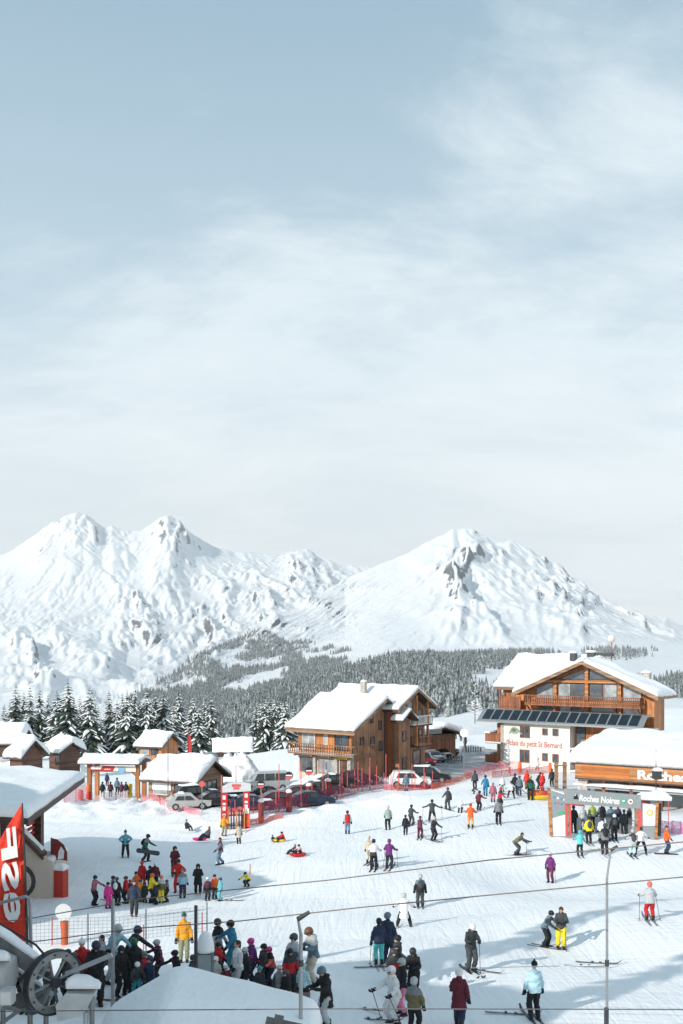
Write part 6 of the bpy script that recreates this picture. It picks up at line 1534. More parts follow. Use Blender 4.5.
def seg(mb, a, b, ra, rb, n=10, sc=1.0, mid=None):
    a = Vector(a); b = Vector(b); d = (b-a)
    pts = [a-d.normalized()*ra*.6, a, a.lerp(b, .5), b, b+d.normalized()*rb*.6]; m_ = mid if mid else (ra+rb)/2
    mb.tube(pts, [ra*.55, ra, m_, rb, rb*.5], n)
def ik(hip, foot, l1, l2, fwd):
    d = foot-hip; L = min(d.length, (l1+l2)*.999); u = d.normalized(); a = (l1*l1-l2*l2+L*L)/(2*L); h = math.sqrt(max(0, l1*l1-a*a))
    f = (fwd-u*fwd.dot(u)).normalized(); return hip+u*a+f*h
def vec_arm(fwd, out, s):
    """direction: fwd degrees swung forward from hanging, out degrees away from the body"""
    f, o_ = R(fwd), R(out); v = Vector((0, -math.sin(f), -math.cos(f))); return Vector((s*math.sin(o_), v.y*math.cos(o_), v.z*math.cos(o_)))
POSES = dict(
  stand=dict(arms=((4, 12, 12, 6), (6, 12, 10, 6))),
  idle=dict(arms=((10, 14, 40, -12), (0, 14, 16, 4)), st=.13, yawh=25),
  pole=dict(crouch=.05, lean=12, arms=((25, 18, 70, 10), (25, 18, 70, 10)), st=.13, poles=1),
  glide=dict(crouch=.10, lean=24, arms=((35, 22, 75, 12), (20, 25, 60, 14)), st=.12, stride=.12, poles=1),
  push=dict(crouch=.09, lean=30, arms=((10, 35, 35, 40), (10, 35, 35, 40)), st=.14, poles=1),
  wide=dict(crouch=.10, lean=14, arms=((28, 30, 50, 25), (28, 30, 50, 25)), st=.30),
  akimbo=dict(arms=((-8, 42, 40, -42), (-8, 42, 40, -42)), st=.17),
  walk=dict(lean=6, arms=((-22, 10, 8, 6), (28, 10, 48, 6)), st=.08, stride=.30),
  bend=dict(lean=52, crouch=.10, arms=((62, 10, 74, 0), (40, 14, 55, 4)), st=.12, stride=.22, poles=2, head=-15),
  phone=dict(lean=6, arms=((22, 10, 100, -22), (24, 10, 98, -22)), head=30),
  reach=dict(lean=10, arms=((55, 10, 70, 0), (15, 12, 40, 0)), st=.12),
  crouch=dict(crouch=.36, lean=42, arms=((60, 14, 70, 0), (60, 14, 70, 0)), st=.15),
  carry=dict(lean=16, arms=((-8, 20, 15, 10), (18, 26, 60, 6)), st=.10, stride=.25, head=10),
  lean=dict(lean=26, arms=((30, 12, 60, 0), (48, 12, 60, -5)), st=.13, stride=.1, head=8),
  sit=dict(sit=1, lean=-8, arms=((40, 16, 70, 0), (35, 16, 60, 0))),
  sitlean=dict(sit=1, lean=18, arms=((55, 14, 65, 0), (60, 14, 70, 0)), head=10),
  arms=dict(arms=((20, 45, 50, 55), (20, 45, 50, 55)), crouch=.04, lean=10, st=.2, poles=1),
)
SK = {}
def skel(pose):
    p = POSES[pose]; j = {}
    cr = p.get('crouch', 0); st = p.get('st', .11); sd = p.get('stride', 0); lean = R(p.get('lean', 2))
    hz_ = .93-cr; hy = math.sin(abs(lean))*.14*(1 if lean > 0 else 0)+cr*.30
    if p.get('sit'): hz_, hy = .17, .0
    j['pel'] = Vector((0, hy, hz_)); up = Vector((0, -math.sin(lean), math.cos(lean)))
    j['waist'] = j['pel']+up*.16; j['chest'] = j['pel']+up*.38; j['neck'] = j['pel']+up*.56; 
    hl = lean*.35-R(p.get('head', 0))*-1*.0; hd = R(p.get('head', 0))
    nu = Vector((0, -math.sin(lean*.5+hd), math.cos(lean*.5+hd))); j['head'] = j['neck']+nu*.155; j['nu'] = nu; j['up'] = up
    for s, k in ((-1, 'R'), (1, 'L')):
        j['hip'+k] = j['pel']+Vector((s*.09, 0, -.03))
        if p.get('sit'): foot = Vector((s*.14, -.66, .10)); knee = Vector((s*.15, -.36, .42)); j['hip'+k] = j['pel']+Vector((s*.09, 0, 0))
        else:
            foot = Vector((s*st, -s*sd*.5, .09)); knee = ik(j['hip'+k], foot, .44, .43, Vector((s*.08, -1, .1)))
        j['foot'+k] = foot; j['knee'+k] = knee
        j['sh'+k] = j['neck']+up*(-.075)+Vector((s*.185, 0, 0))
        a = p['arms'][0 if s < 0 else 1]; lf = p.get('lean', 2)*.0
        j['el'+k] = j['sh'+k]+vec_arm(a[0], a[1], s)*.29; j['wr'+k] = j['el'+k]+vec_arm(a[2], a[3], s)*.25; j['hd'+k] = (j['wr'+k]-j['el'+k]).normalized()
    return j
def hand(mb, w, d, s, grip):
    """palm, four curled fingers of different lengths and a thumb leaving the side of the palm"""
    d = d.normalized(); side = Vector((1, 0, 0)); side = (side-d*side.dot(d)).normalized(); nrm = d.cross(side)
    if nrm.y > 0: nrm = -nrm
    e = w+d*.085; mb.tube([w-d*.03, w+d*.02, w+d*.06, e], [(.036, .028), (.042, .030), (.046, .028), (.040, .022)], 10)
    for i, (o_, l) in enumerate(((-.033, .062), (-.011, .072), (.011, .068), (.032, .054))):
        b = w+d*.08+side*o_; c = .75 if grip else .35
        p1 = b+(d*(1-c*.4)+nrm*c*.5).normalized()*l*.5; p2 = p1+(d*(1-c*1.6)+nrm*c*1.3).normalized()*l*.45; p3 = p2+(d*(1-c*2.4)+nrm*c*1.2).normalized()*l*.3
        mb.tube([b, p1, p2, p3], [.0125, .012, .011, .008], 6)
    t0 = w+d*.03-side*s*.036; t1 = t0+(-side*s*.8+d*.7+nrm*.3).normalized()*.045; t2 = t1+(d*.8+nrm*.6).normalized()*.035; mb.tube([t0, t1, t2], [.014, .013, .009], 6)
def face_mb(j):
    h = j['head']; nu = j['nu']; fw = Vector((0, -nu.z, nu.y)); M = Matrix((Vector((1, 0, 0)), -fw, nu)).transposed().to_4x4(); M.translation = h; return M
CACHE = {}
def get(kind, pose, extra=''):
    key = (kind, pose, extra)
    if key in CACHE: return CACHE[key]
    j = SK.setdefault(pose, skel(pose)); mb = MB(); p = POSES[pose]; sd = hash_s(pose+extra)
    up = j['up']
    def torso(m, k, zt=1, hem=0.0, flare=0):
        pe, wa, ch, ne = j['pel'], j['waist'], j['chest'], j['neck']
        m.tube([pe-up*(.06+hem), pe-up*hem*.5, wa, ch, ne-up*.09, ne-up*.03], [(.165*k+flare, .125*k+flare), (.168*k+flare*.7, .125*k+flare*.6), (.150*k, .112*k), (.182*k, .130*k), (.165*k, .105*k), (.07*k, .065*k)], 16)
    if kind == 'body':
        torso(mb, .86); seg(mb, j['neck']-up*.06, j['head']-j['nu']*.05, .056, .052)
        M = face_mb(j)
        mb.ell((0, 0, .02), (.077, .095, .112), 16, 12, M=M); mb.ell((0, -.055, -.055), (.052, .045, .055), 12, 8, M=M)      # skull, jaw
        mb.ell((0, -.098, -.012), (.013, .022, .026), 8, 6, M=M); mb.ell((0, -.088, .028), (.05, .016, .012), 8, 5, M=M)     # nose, brow
        for s in (-1, 1): mb.ell((s*.079, .005, 0), (.012, .02, .032), 8, 6, M=M)
        for s, k in ((-1, 'R'), (1, 'L')):
            seg(mb, j['hip'+k], j['knee'+k], .082, .055, mid=.072); seg(mb, j['knee'+k], j['foot'+k], .054, .038, mid=.052)
            f = j['foot'+k]; seg(mb, f+Vector((0, .04, -.03)), f+Vector((0, -.13, -.05)), .042, .034)
            seg(mb, j['sh'+k]-Vector((s_(k)*.04, 0, 0)), j['el'+k], .052, .040); seg(mb, j['el'+k], j['wr'+k], .040, .028); hand(mb, j['wr'+k], j['hd'+k], s_(k), p.get('poles'))
        me = remesh(mb, 'person', .017, [SKIN, EYE, LIP, WHITEP])
        fb = MB()
        for s in (-1, 1): fb.ell((s*.030, -.083, .008), (.012, .010, .008), 8, 6, 3, M); fb.ell((s*.030, -.091, .008), (.006, .004, .006), 6, 4, 1, M)
        fb.ell((0, -.097, -.058), (.022, .006, .006), 8, 4, 2, M)
        bm = bmesh.new(); bm.from_mesh(me); vs = [bm.verts.new(v) for v in fb.v]
        for f, mi in zip(fb.f, fb.mi):
            q = bm.faces.new([vs[i] for i in f]); q.material_index = mi
        bm.to_mesh(me); bm.free()
    elif kind in ('jacket', 'coat', 'vest'):
        hem = .07 if kind == 'jacket' else .42
        if kind == 'coat':
            pe = j['pel']; torso(mb, 1.16); dn = Vector((0, j['pel'].y*-.6, -.34)); mb.tube([pe+up*.05, pe+dn*.5, pe+dn, pe+dn*1.05], [(.19, .15), (.205, .17), (.225, .19), (.20, .17)], 16)
        else: torso(mb, 1.17, 1, .035, .01)
        seg(mb, j['neck']-up*.05, j['neck']+up*.035, .088, .080)                                            # collar
        mb.ell((0, 0, 0), (.105, .075, .055), 12, 6, M=Matrix.Translation(j['neck']+Vector((0, .075, -.01))))   # hood lying on the back
        for s, k in ((-1, 'R'), (1, 'L')): seg(mb, j['sh'+k]-Vector((s_(k)*.06, 0, .0)), j['el'+k], .083, .066, mid=.076); seg(mb, j['el'+k], j['wr'+k]-j['hd'+k]*.01, .066, .050, mid=.063)
        me = remesh(mb, kind, .018, WHITEP, .015, sd)
    elif kind == 'trousers':
        pe = j['pel']; mb.tube([pe+up*.11, pe+up*.02, pe-Vector((0, 0, .05)), pe-Vector((0, 0, .10))], [(.150, .115), (.166, .130), (.160, .130), (.10, .09)], 16)
        for s, k in ((-1, 'R'), (1, 'L')): seg(mb, j['hip'+k], j['knee'+k], .112, .088, mid=.104); seg(mb, j['knee'+k], j['foot'+k]+Vector((0, 0, .06)), .088, .080, mid=.086)
        me = remesh(mb, kind, .018, WHITEP, .013, sd+3)
    elif kind == 'boot':   # extra = side
        k = extra; f = j['foot'+k]; mb.tube([f+Vector((0, .02, .16)), f+Vector((0, .02, .03)), f+Vector((0, .01, -.045))], [(.062, .07), (.062, .075), (.058, .075)], 10)
        mb.tube([f+Vector((0, .09, -.045)), f+Vector((0, -.02, -.035)), f+Vector((0, -.15, -.05)), f+Vector((0, -.185, -.055))], [(.050, .038), (.058, .048), (.05, .038), (.03, .025)], 10); mb.box(f.x-.05, f.x+.05, f.y-.18, f.y+.11, f.z-.089, f.z-.06)
        me = mb.mesh('boot', BLACK, True)
    elif kind == 'glove':
        k = extra; hand_scaled(mb, j, k, p); me = mb.mesh('glove', BLACK, True)
    elif kind == 'helmet':
        M = face_mb(j); mb.ell((0, .012, .035), (.112, .130, .118), 18, 10, M=M, z0=-.38); mb.ell((0, .035, -.01), (.108, .095, .09), 16, 8, M=M, z0=-.7, z1=.5); mb.tube([M @ Vector((-.07, -.112, .035)), M @ Vector((0, -.140, .04)), M @ Vector((.07, -.112, .035))], .012, 6); me = mb.mesh(kind, WHITEP, True)
    elif kind == 'goggles':
        M = face_mb(j); mb.tube([M @ Vector((-.066, -.078, .012)), M @ Vector((-.035, -.106, .01)), M @ Vector((.035, -.106, .01)), M @ Vector((.066, -.078, .012))], [(.018, .03), (.022, .034), (.022, .034), (.018, .03)], 8)
        ring = [M @ Vector((.121*math.cos(a), .012+.139*math.sin(a), .03)) for a in np.linspace(R(-125), R(305)-R(10), 2)]; me = mb.mesh(kind, CARGL, True)
    elif kind == 'beanie':
        M = face_mb(j); mb.ell((0, .012, .045), (.094, .112, .112), 14, 8, M=M, z0=-.15); mb.ell((0, .01, .035), (.099, .117, .028), 14, 5, M=M); mb.ell((0, .01, .17), (.03, .03, .03), 8, 6, M=M); me = mb.mesh(kind, WHITEP, True)
    elif kind == 'hood':
        M = face_mb(j); mb.ell((0, .035, .02), (.118, .125, .140), 14, 10, M=M); mb.ell((0, .05, -.10), (.11, .10, .08), 12, 8, M=M); me = mb.mesh(kind, WHITEP, True)
    elif kind == 'hair':
        M = face_mb(j); mb.ell((0, .018, .035), (.088, .104, .108), 14, 8, M=M, z0=-.15); mb.ell((0, .06, -.03), (.082, .055, .12), 12, 8, M=M); me = mb.mesh(kind, HAIR, True)
    elif kind == 'backpack':
        c = j['chest']-up*.03+Vector((0, .17*up.z, .17*-up.y*-1*0)); q = Vector((0, up.z, up.y)); c = j['chest']-up*.04+Vector((0, up.z, -up.y)).normalized()*.0+Vector((0, 1, 0))*.19
        M = Matrix((Vector((1, 0, 0)), Vector((0, up.z, -up.y)), up)).transposed().to_4x4(); M.translation = c; mb.ell((0, 0, 0), (.15, .10, .24), 12, 8, M=M); mb.ell((0, .06, -.05), (.11, .07, .13), 10, 6, M=M); me = mb.mesh(kind, BLACK, True)
    elif kind == 'bib':
        torso(mb, 1.255, 1, -.02, 0); me = remesh(mb, 'bib', .018, WHITEP, .004, sd)
        bm = bmesh.new(); bm.from_mesh(me); 
        zc = j['neck']-up*.10
        bm.to_mesh(me); bm.free()
    elif kind == 'ski':
        k = extra; f = j['foot'+k]; z = .018; w_ = .045; x = f.x; y = f.y; tw = 0
        pts = [(-.95, .16, .6), (-.88, .09, .8), (-.78, .03, 1.15), (-.5, .012, .95), (0, .006, .8), (.5, .008, .95), (.72, .014, 1.0), (.76, .03, .85)]
        for dz in (0, .014):
            for (yy, zz_, ww) in pts: mb.v.append((x-w_*ww, y+yy, zz_+dz)); mb.v.append((x+w_*ww, y+yy, zz_+dz))
        n_ = len(pts); 
        for i in range(n_-1):
            a = 2*i; mb.f += [(a, a+1, a+3, a+2), (a+2*n_, a+2*n_+2, a+2*n_+3, a+2*n_+1), (a, a+2, a+2*n_+2, a+2*n_), (a+1, a+2*n_+1, a+2*n_+3, a+3)]; mb.mi += [0]*4
        mb.f += [(0, 2*n_, 2*n_+1, 1), (2*n_-2, 2*n_-1, 4*n_-1, 4*n_-2)]; mb.mi += [0]*2
        mb.box(x-.035, x+.035, y-.22, y-.12, .021, .06).box(x-.035, x+.035, y+.08, y+.17, .021, .07); me = mb.mesh('ski', BLACK)
    elif kind == 'board':
        pts = [(x, y) for x, y in [(.14*math.cos(a), -.62+.14*math.sin(a)-0) for a in np.linspace(R(180), R(360), 8)]]+[(.12, 0)]+[(.14*math.cos(a), .62+.14*math.sin(a)) for a in np.linspace(0, R(180), 8)]+[(-.12, 0)]
        mb.prism(pts, .01, .03, plane='xy'); me = mb.mesh('snowboard', BLACK)
    elif kind == 'pole':
        k = extra[0]; mode = POSES[pose].get('poles', 1); w_ = j['wr'+k]+j['hd'+k]*.06; s = s_(k)
        tip = Vector((w_.x+s*.10, w_.y+.42, .0)) if mode == 1 and extra.endswith('b') else Vector((w_.x+s*.06, w_.y+.05, .0)) if mode else Vector((w_.x+s*.08, w_.y-.10, 0))
        d = (w_-tip).normalized(); mb.tube([tip, w_-d*.05], .010, 6).tube([w_-d*.06, w_+d*.09], .017, 8).tube([tip+d*.07, tip+d*.085], .05, 10); me = mb.mesh('ski_pole', DMETAL)
    CACHE[key] = me; return me
def s_(k): return -1 if k == 'R' else 1
def hash_s(t): return sum(ord(c)*(i+3) for i, c in enumerate(t)) % 997
def hand_scaled(mb, j, k, p):
    t = MB(); hand(t, Vector((0, 0, 0)), j['hd'+k], s_(k), p.get('poles')); o = j['wr'+k]
    mb.add([o+Vector(v)*1.28 for v in t.v], t.f); mb.tube([o-j['hd'+k]*.05, o+j['hd'+k]*.03], [.056, .05], 10)
GROUPP = 'skiers and visitors on the snow front'
NP = [0]
def person(px, py, hpx, pose, face, jac, tro, head, label, skis=0, poles=0, extra='', dmin=20, kind='jacket', hcol=None, boots='black', bpk=None, mirror=False, h=None, gl='black', d=None, lift=0):
    b = gat(px, py, dmin) if d is None else Vector(((px-CX)*d/F, d, gzf((px-CX)*d/F, d)))
    s = hpx*b.y/F/1.76
    o = link('person', get('body', pose), None, b+Vector((0, 0, lift)), (0, 0, R(face))); 
    wid = s*random.uniform(1.0, 1.12); 
    if s < .8: wid = s*1.12
    o.scale = (-wid if mirror else wid, wid, s)
    full = 'person in '+label; tag(o, full, 'person', GROUPP); NP[0] += 1
    def part(kind_, mat, ex='', nm=None):
        c = link(nm or kind_, get(kind_, pose, ex), o)
        if mat: c.material_slots[0].link = 'OBJECT'; c.material_slots[0].material = mat
        return c
    big = hpx > 17
    rr = random.Random(int(px*13+py)); st_ = rr.choice([-1, 0, 0, 1, 2, -1]); c2_ = rr.choice(['dark', 'charcoal', 'grey', 'lgrey', 'black']) if jac not in ('dark', 'black', 'charcoal') else rr.choice(['charcoal', 'slate', 'charcoal', 'dark'])
    if jac == tro or kind == 'coat' or jac in ('amber', 'yellow', 'paleblue', 'blue', 'purple', 'orange', 'cyan', 'turq', 'scarlet', 'magenta'): st_ = -1
    part('trousers', cloth(C[tro])); part(kind, cloth(C[jac]) if st_ < 0 else cloth(C[jac], 'cloth', C[c2_], 1.27, st_))
    hd, hc = (head.split(':')+['black'])[:2] if ':' in head else (head, 'black')
    if hd == 'helmet': part('helmet', cloth(C[hc], 'shell')); 
    elif hd == 'beanie': part('beanie', cloth(C[hc]))
    elif hd == 'hood': part('hood', cloth(C[hc]))
    if hd in ('hair', ): part('hair', None)
    if hd == 'helmet' and big and not (abs(face) > 130): part('goggles', None)
    for k in 'LR':
        part('boot', cloth(C[boots], 'shell'), k)
        part('glove', cloth(C[gl]), k)
        if skis: part('ski', cloth(C[['black', 'charcoal', 'slate', 'lgrey', 'navy'][NP[0] % 5]], 'shell'), k)
    if bpk: part('backpack', cloth(C[bpk]))
    if extra.startswith('bib'): part('bib', cloth(C[extra.split(':')[1]]))
    if poles:
        for k, nm in (('L', 'left'), ('R', 'right'))[:2 if poles == 1 or poles == 2 else 1]:
            q = link('ski_pole', get('pole', pose, k+('b' if poles == 2 else '')), None, o.location, o.rotation_euler); q.scale = o.scale
            side = nm if not mirror else {'left': 'right', 'right': 'left'}[nm]
            tag(q, side+' ski pole of '+label, 'ski pole', 'ski poles in use')
    return o
# px, py(feet), height px, pose, facing, jacket, trousers, head, label, options
PL = [
 # --- ski school group at left
 (94,906,30,'reach',70,'mauve','black','helmet:black','dusty pink jacket reaching right, leftmost of the school group',dict()),
 (108,909,26,'stand',40,'magenta','magenta','helmet:black','all magenta child suit at left of the school group',dict(bpk='cyan')),
 (117,906,28,'stand',160,'black','black','helmet:charcoal','black with a white backpack beside the magenta child',dict(bpk='white')),
 (126,904,27,'idle',-60,'red','black','helmet:charcoal','red and black jacket left of the taller navy adult',dict()),
 (134,917,37,'walk',20,'navy','dark','beanie:charcoal','navy jacket and brown boots walking below the school group',dict(boots='brown')),
 (140,902,22,'idle',60,'amber','khaki','helmet:charcoal','amber jacket behind the navy adult',dict()),
 (145,903,20,'stand',-20,'dark','dark','helmet:black','small dark suit between amber and yellow jackets',dict()),
 (142,889,27,'stand',170,'red','red','helmet:red','all red suit with white back mark, rear left of school group',dict(extra='')),
 (151,903,29,'reach',80,'yellow','dark','helmet:orange','yellow jacket and orange helmet in the school group',dict()),
 (155,890,27,'stand',190,'maroon','black','helmet:white','dark red jacket and white helmet at the rear of school group',dict()),
 (150,891,25,'stand',175,'black','black','helmet:black','black suit hidden between the two red rear figures',dict()),
 (161.5,903,27,'stand',-10,'olive','yellow','helmet:coral','olive top with yellow trousers, small child of the school group',dict()),
 (174.5,876,30,'phone',20,'maroon','maroon','hood:maroon','maroon hooded jacket standing behind the red instructor',dict(poles=1)),
 (178.5,893,33,'akimbo',-10,'scarlet','scarlet','helmet:black','bright red instructor suit facing the school children',dict()),
 (182.5,898,29,'stand',185,'lblue','navy','beanie:slate','light blue jacket seen from behind before the red instructor',dict()),
 (198,895,31,'phone',10,'black','black','hood:black','long black fur hooded coat right of the instructor',dict(kind='coat', boots='beige')),
 (207.5,901,23,'stand',20,'plum','black','helmet:white','plum jacket with pink waist and white helmet',dict()),
 (214.5,899,24,'stand',30,'orange','dark','helmet:black','orange vest over black between two small children',dict()),
 (220.5,901,23,'stand',-60,'cyan','cyan','helmet:charcoal','cyan and lime suit, rightmost small child of the trio',dict()),
 (247,887,21,'crouch',-30,'yellow','black','helmet:black','yellow top crouching beside the short red pole',dict()),
 (130,903,23,'stand',10,'dark','dark','helmet:red','small dark suit and red helmet between red and navy figures',dict()),
 (156,905,22,'stand',-40,'navy','black','helmet:yellow','navy child with yellow helmet before the yellow jacket',dict()),
 (136,898,26,'idle',30,'orange','black','helmet:black','orange top behind the taller navy adult shoulder',dict()),
 (167,902,22,'stand',-60,'black','dark','helmet:charcoal','black suited child between olive child and instructor',dict()),
 (113,903,26,'idle',100,'slate','black','helmet:black','slate suit half behind the magenta child',dict()),
 # --- behind them
 (125.5,858,26.5,'akimbo',10,'cyan','black','beanie:charcoal','cyan jacket with hands on hips on the open snow',dict()),
 (145.5,862,28,'carry',80,'green','black','helmet:black','dark green jacket carrying a snowboard toward the right',dict(bpk='black')),
 (220.5,865,27,'walk',-70,'plum','jeans','hair','burgundy jacket and jeans walking in the shade edge',dict()),
 (224,836,21,'walk',30,'amber','khaki','hair','amber jacket before the left red course banner',dict()),
 (239,844,20,'stand',200,'beige','black','hair','pale top and black boots before the ski rack',dict(kind='coat')),
 (284,842,17,'sitlean',-70,'scarlet','navy','helmet:black','bright red jacket sitting on the snow behind a child',dict(lift=.05)),
 (273,842,12,'sit',30,'dark','dark','helmet:charcoal','dark suit, small child seated before the red jacket',dict()),
 (294,856,16,'sit',-60,'charcoal','dark','hair','dark clothes riding at the front of the red sled',dict(lift=.12)),
 (301,856,17,'sitlean',-60,'palepink','black','helmet:black','pale pink top riding at the back of the red sled',dict(lift=.12)),
 (208,842,22,'sit',-50,'dark','black','hair','dark jacket sitting by the magenta sled below the hut',dict(lift=.2)),
 (187,832,17,'sit',40,'charcoal','black','beanie:charcoal','grey clothes sitting left of the magenta sled',dict(lift=.2)),
 # --- around the ski school gate
 (102.5,797,15,'stand',180,'black','black','helmet:black','black, leftmost under the esf banner',dict()),
 (110.5,797,15,'stand',190,'maroon','black','helmet:black','red and black, second under the esf banner',dict()),
 (117,795,17,'idle',170,'slate','black','helmet:black','slate jacket, tallest under the esf banner',dict()),
 (121.5,797,15,'stand',185,'plum','dark','helmet:black','plum jacket, fourth under the esf banner',dict()),
 (126,797,15,'idle',175,'charcoal','maroon','helmet:maroon','charcoal jacket beside the yellow cushion',dict()),
 (107,786,13,'stand',180,'navy','black','hair','navy jacket seen small behind the gateway',dict()),
 # --- middle of the piste
 (347.5,834,23,'stand',180,'red','jeans','helmet:black','red and black vest and jeans alone left of the piste',dict(extra='')),
 (388,830,24,'idle',190,'sage','black','helmet:lgrey','sage green jacket leading the group in mid piste',dict()),
 (411,826,21.5,'pole',150,'charcoal','charcoal','helmet:black','dark grey suit behind the sage green jacket',dict(skis=1,poles=1)),
 (405.5,835,20,'stand',170,'black','black','helmet:black','short black figure at left of the four dark skiers',dict()),
 (420,839,23,'pole',165,'plum','maroon','helmet:charcoal','dark plum suit in the cluster of dark skiers',dict(skis=1)),
 (432,822,22.5,'arms',170,'charcoal','black','helmet:black','charcoal suit with arms spread and two poles',dict(skis=1,poles=1)),
 (433.5,841,24.5,'pole',30,'dark','black','beanie:beige','dark suit and pale hat, nearest of the dark cluster',dict(skis=1,poles=1)),
 (448,810,22,'walk',200,'charcoal','charcoal','helmet:charcoal','charcoal suit striding above the dark cluster',dict(skis=1)),
 (460,813,18,'crouch',150,'white','black','hood:white','white hooded jacket and black trousers in mid piste',dict()),
 (470.5,828,25,'pole',170,'orange','lorange','helmet:scarlet','bright orange jacket and pale orange trousers in mid piste',dict(skis=1)),
 (478.7,811,21,'glide',150,'maroon','black','helmet:black','maroon jacket leaning right behind the orange skier',dict(skis=1)),
 (498.6,824,25,'stand',175,'grey','black','hood:charcoal','grey and black suit standing right of the orange skier',dict(skis=1)),
 (485.5,796,20.5,'walk',180,'blue','blue','helmet:black','all bright blue suit near the pink net',dict()),
 (475,789,18,'stand',180,'charcoal','black','helmet:black','charcoal jacket before the pink net heap',dict()),
 (473.6,794,10,'crouch',80,'dark','dark','helmet:black','dark clothes bending low beside the blue suit',dict()),
 (493,802,19,'stand',170,'mauve','mauve','helmet:mauve','dusty mauve suit right of the blue suit',dict()),
 (502.5,792,15.5,'stand',190,'white','sage','helmet:lgrey','white top and green trousers at the top of the piste',dict()),
 (500,808,20,'reach',110,'red','black','helmet:red','red jacket pointing right before the white top',dict()),
 (511,798,18,'wide',170,'white','black','hair','black and white clothes stepping wide on skis',dict(skis=1)),
 (515,794,20,'stand',160,'black','black','helmet:black','black suit in the upper right crowd before the inn',dict()),
 (519.5,796,20,'stand',185,'slate','navy','helmet:charcoal','slate blue suit right of the black suited skier',dict(skis=1)),
 (527,789,18,'stand',190,'scarlet','scarlet','helmet:scarlet','all scarlet suit below the left orange padded post',dict()),
 (530.5,800,24,'idle',-20,'green','black','helmet:lime','green marked dark jacket left of the rescue sled',dict()),
 (538,789,17,'lean',100,'black','black','helmet:black','black jacket leaning behind the rescue sled',dict()),
 (542.5,791,18,'stand',200,'scarlet','red','helmet:red','scarlet rescuer suit right behind the rescue sled',dict()),
 (552,787,18,'stand',180,'dark','black','helmet:black','dark suit by the right orange padded post',dict()),
 (369,864,27,'stand',160,'beige','beige','beanie:beige','pale beige suit half behind the black and white jacket',dict(skis=1)),
 (373.5,870,31,'pole',170,'white','black','helmet:black','white lower jacket and black hood, left of the purple skier',dict(skis=1)),
 (389,869,30,'pole',165,'purple','dark','helmet:purple','purple jacket and helmet left of centre',dict(skis=1,poles=1)),
 (420.3,908,33,'stand',180,'black','charcoal','helmet:lgrey','black backpack and suit standing alone on the centre piste',dict(skis=1,bpk='charcoal')),
 (404,928,36,'wide',175,'white','black','helmet:lgrey','long white jacket and black trousers in snowplough',dict(skis=1,kind='coat')),
 (517,855,27,'bend',90,'olive','charcoal','hair','olive jacket bending over a pole',dict(skis=1,poles=3)),
 (550.5,883,29.5,'idle',-30,'purple','plum','helmet:palepink','purple jacket and plum trousers with one pole',dict(poles=3)),
 # --- lift gate queue
 (580,856,26,'pole',175,'turq','black','helmet:cyan','turquoise jacket, leftmost waiting before the lift gate',dict(skis=1)),
 (589,844,27,'stand',180,'yellow','black','helmet:black','yellow jacket with backpack under the gate left half',dict(bpk='charcoal',skis=1)),
 (605,855,31,'stand',178,'grey','black','helmet:charcoal','grey jacket with dark backpack before the lift gate centre',dict(bpk='black',skis=1)),
 (602,844,26,'stand',185,'white','black','helmet:black','white jacket half hidden behind the grey jacket at the gate',dict()),
 (614.5,841,26,'stand',175,'black','black','helmet:white','black suit and white helmet under the gate middle',dict(skis=1,bpk='charcoal')),
 (618,831,26,'stand',190,'navy','black','helmet:black','navy jacket behind the white helmet at the gate',dict()),
 (611,831,26,'stand',170,'slate','navy','helmet:black','dark slate jacket in the packed gate middle',dict()),
 (592.5,829,26,'stand',180,'lime','black','helmet:red','lime and red top behind the yellow jacket at the gate',dict()),
 (602,829,26,'stand',190,'black','charcoal','helmet:black','black jacket directly under the banner lettering',dict()),
 (629.5,832,26,'idle',-80,'dark','black','helmet:black','dark suit standing sideways at the right turnstile',dict()),
 (573.5,833,27,'stand',175,'black','black','helmet:black','black suit by the left coral post of the gate',dict()),
 (583,830,24,'stand',185,'lgrey','grey','helmet:lgrey','light grey suit between the left coral post and yellow jacket',dict()),
 (624,834,24,'stand',180,'charcoal','black','helmet:charcoal','charcoal suit under the green round mark',dict()),
 (633,857,28,'pole',178,'lgrey','paleblue','helmet:lgrey','grey top and pale trousers with backpack right of the gate middle',dict(bpk='charcoal',skis=1)),
 (641,853,27,'wide',165,'white','black','hair','white jacket and black hair skiing past the right coral post',dict(skis=1)),
 (666.5,854,27.5,'idle',90,'orange','navy','beanie:charcoal','orange red jacket on a snowboard at the right edge',dict(extra='board')),
 # --- lower right
 (650,922,40,'pole',175,'lgrey','red','helmet:coral','white and grey jacket with red trousers and coral helmet',dict(skis=1,poles=2)),
 (561,950,43,'phone',-10,'charcoal','yellow','hair','bright yellow trousers and dark jacket with yellow collar',dict(boots='black',poles=3)),
 (546,947,38,'lean',60,'slate','black','helmet:black','slate jacket leaning toward the yellow trousers',dict(skis=1)),
 (471,973,49,'phone',15,'dark','charcoal','helmet:white','black suit and white helmet alone in lower centre',dict(skis=1,poles=3)),
 (534.5,1021,58,'stand',190,'paleblue','black','beanie:black','pale aqua jacket and black trousers at the bottom right',dict(skis=1)),
 (459,1029,58,'walk',165,'maroon','navy','helmet:white','long maroon jacket and white helmet cut by the bottom edge',dict(kind='coat')),
 # --- queue pen, centre
 (379,967,47,'stand',185,'navy','turq','helmet:black','navy top and turquoise trousers at the queue left side',dict(skis=1,poles=3)),
 (387.5,963,50,'stand',150,'navy','navy','helmet:slate','dark navy suit behind the turquoise trousers',dict()),
 (391,985,44,'lean',60,'dark','black','helmet:dark','dark suit with white shoulder in the middle queue cluster',dict()),
 (393,998,48,'idle',40,'red','black','helmet:charcoal','red and black jacket with visor helmet in the middle queue',dict()),
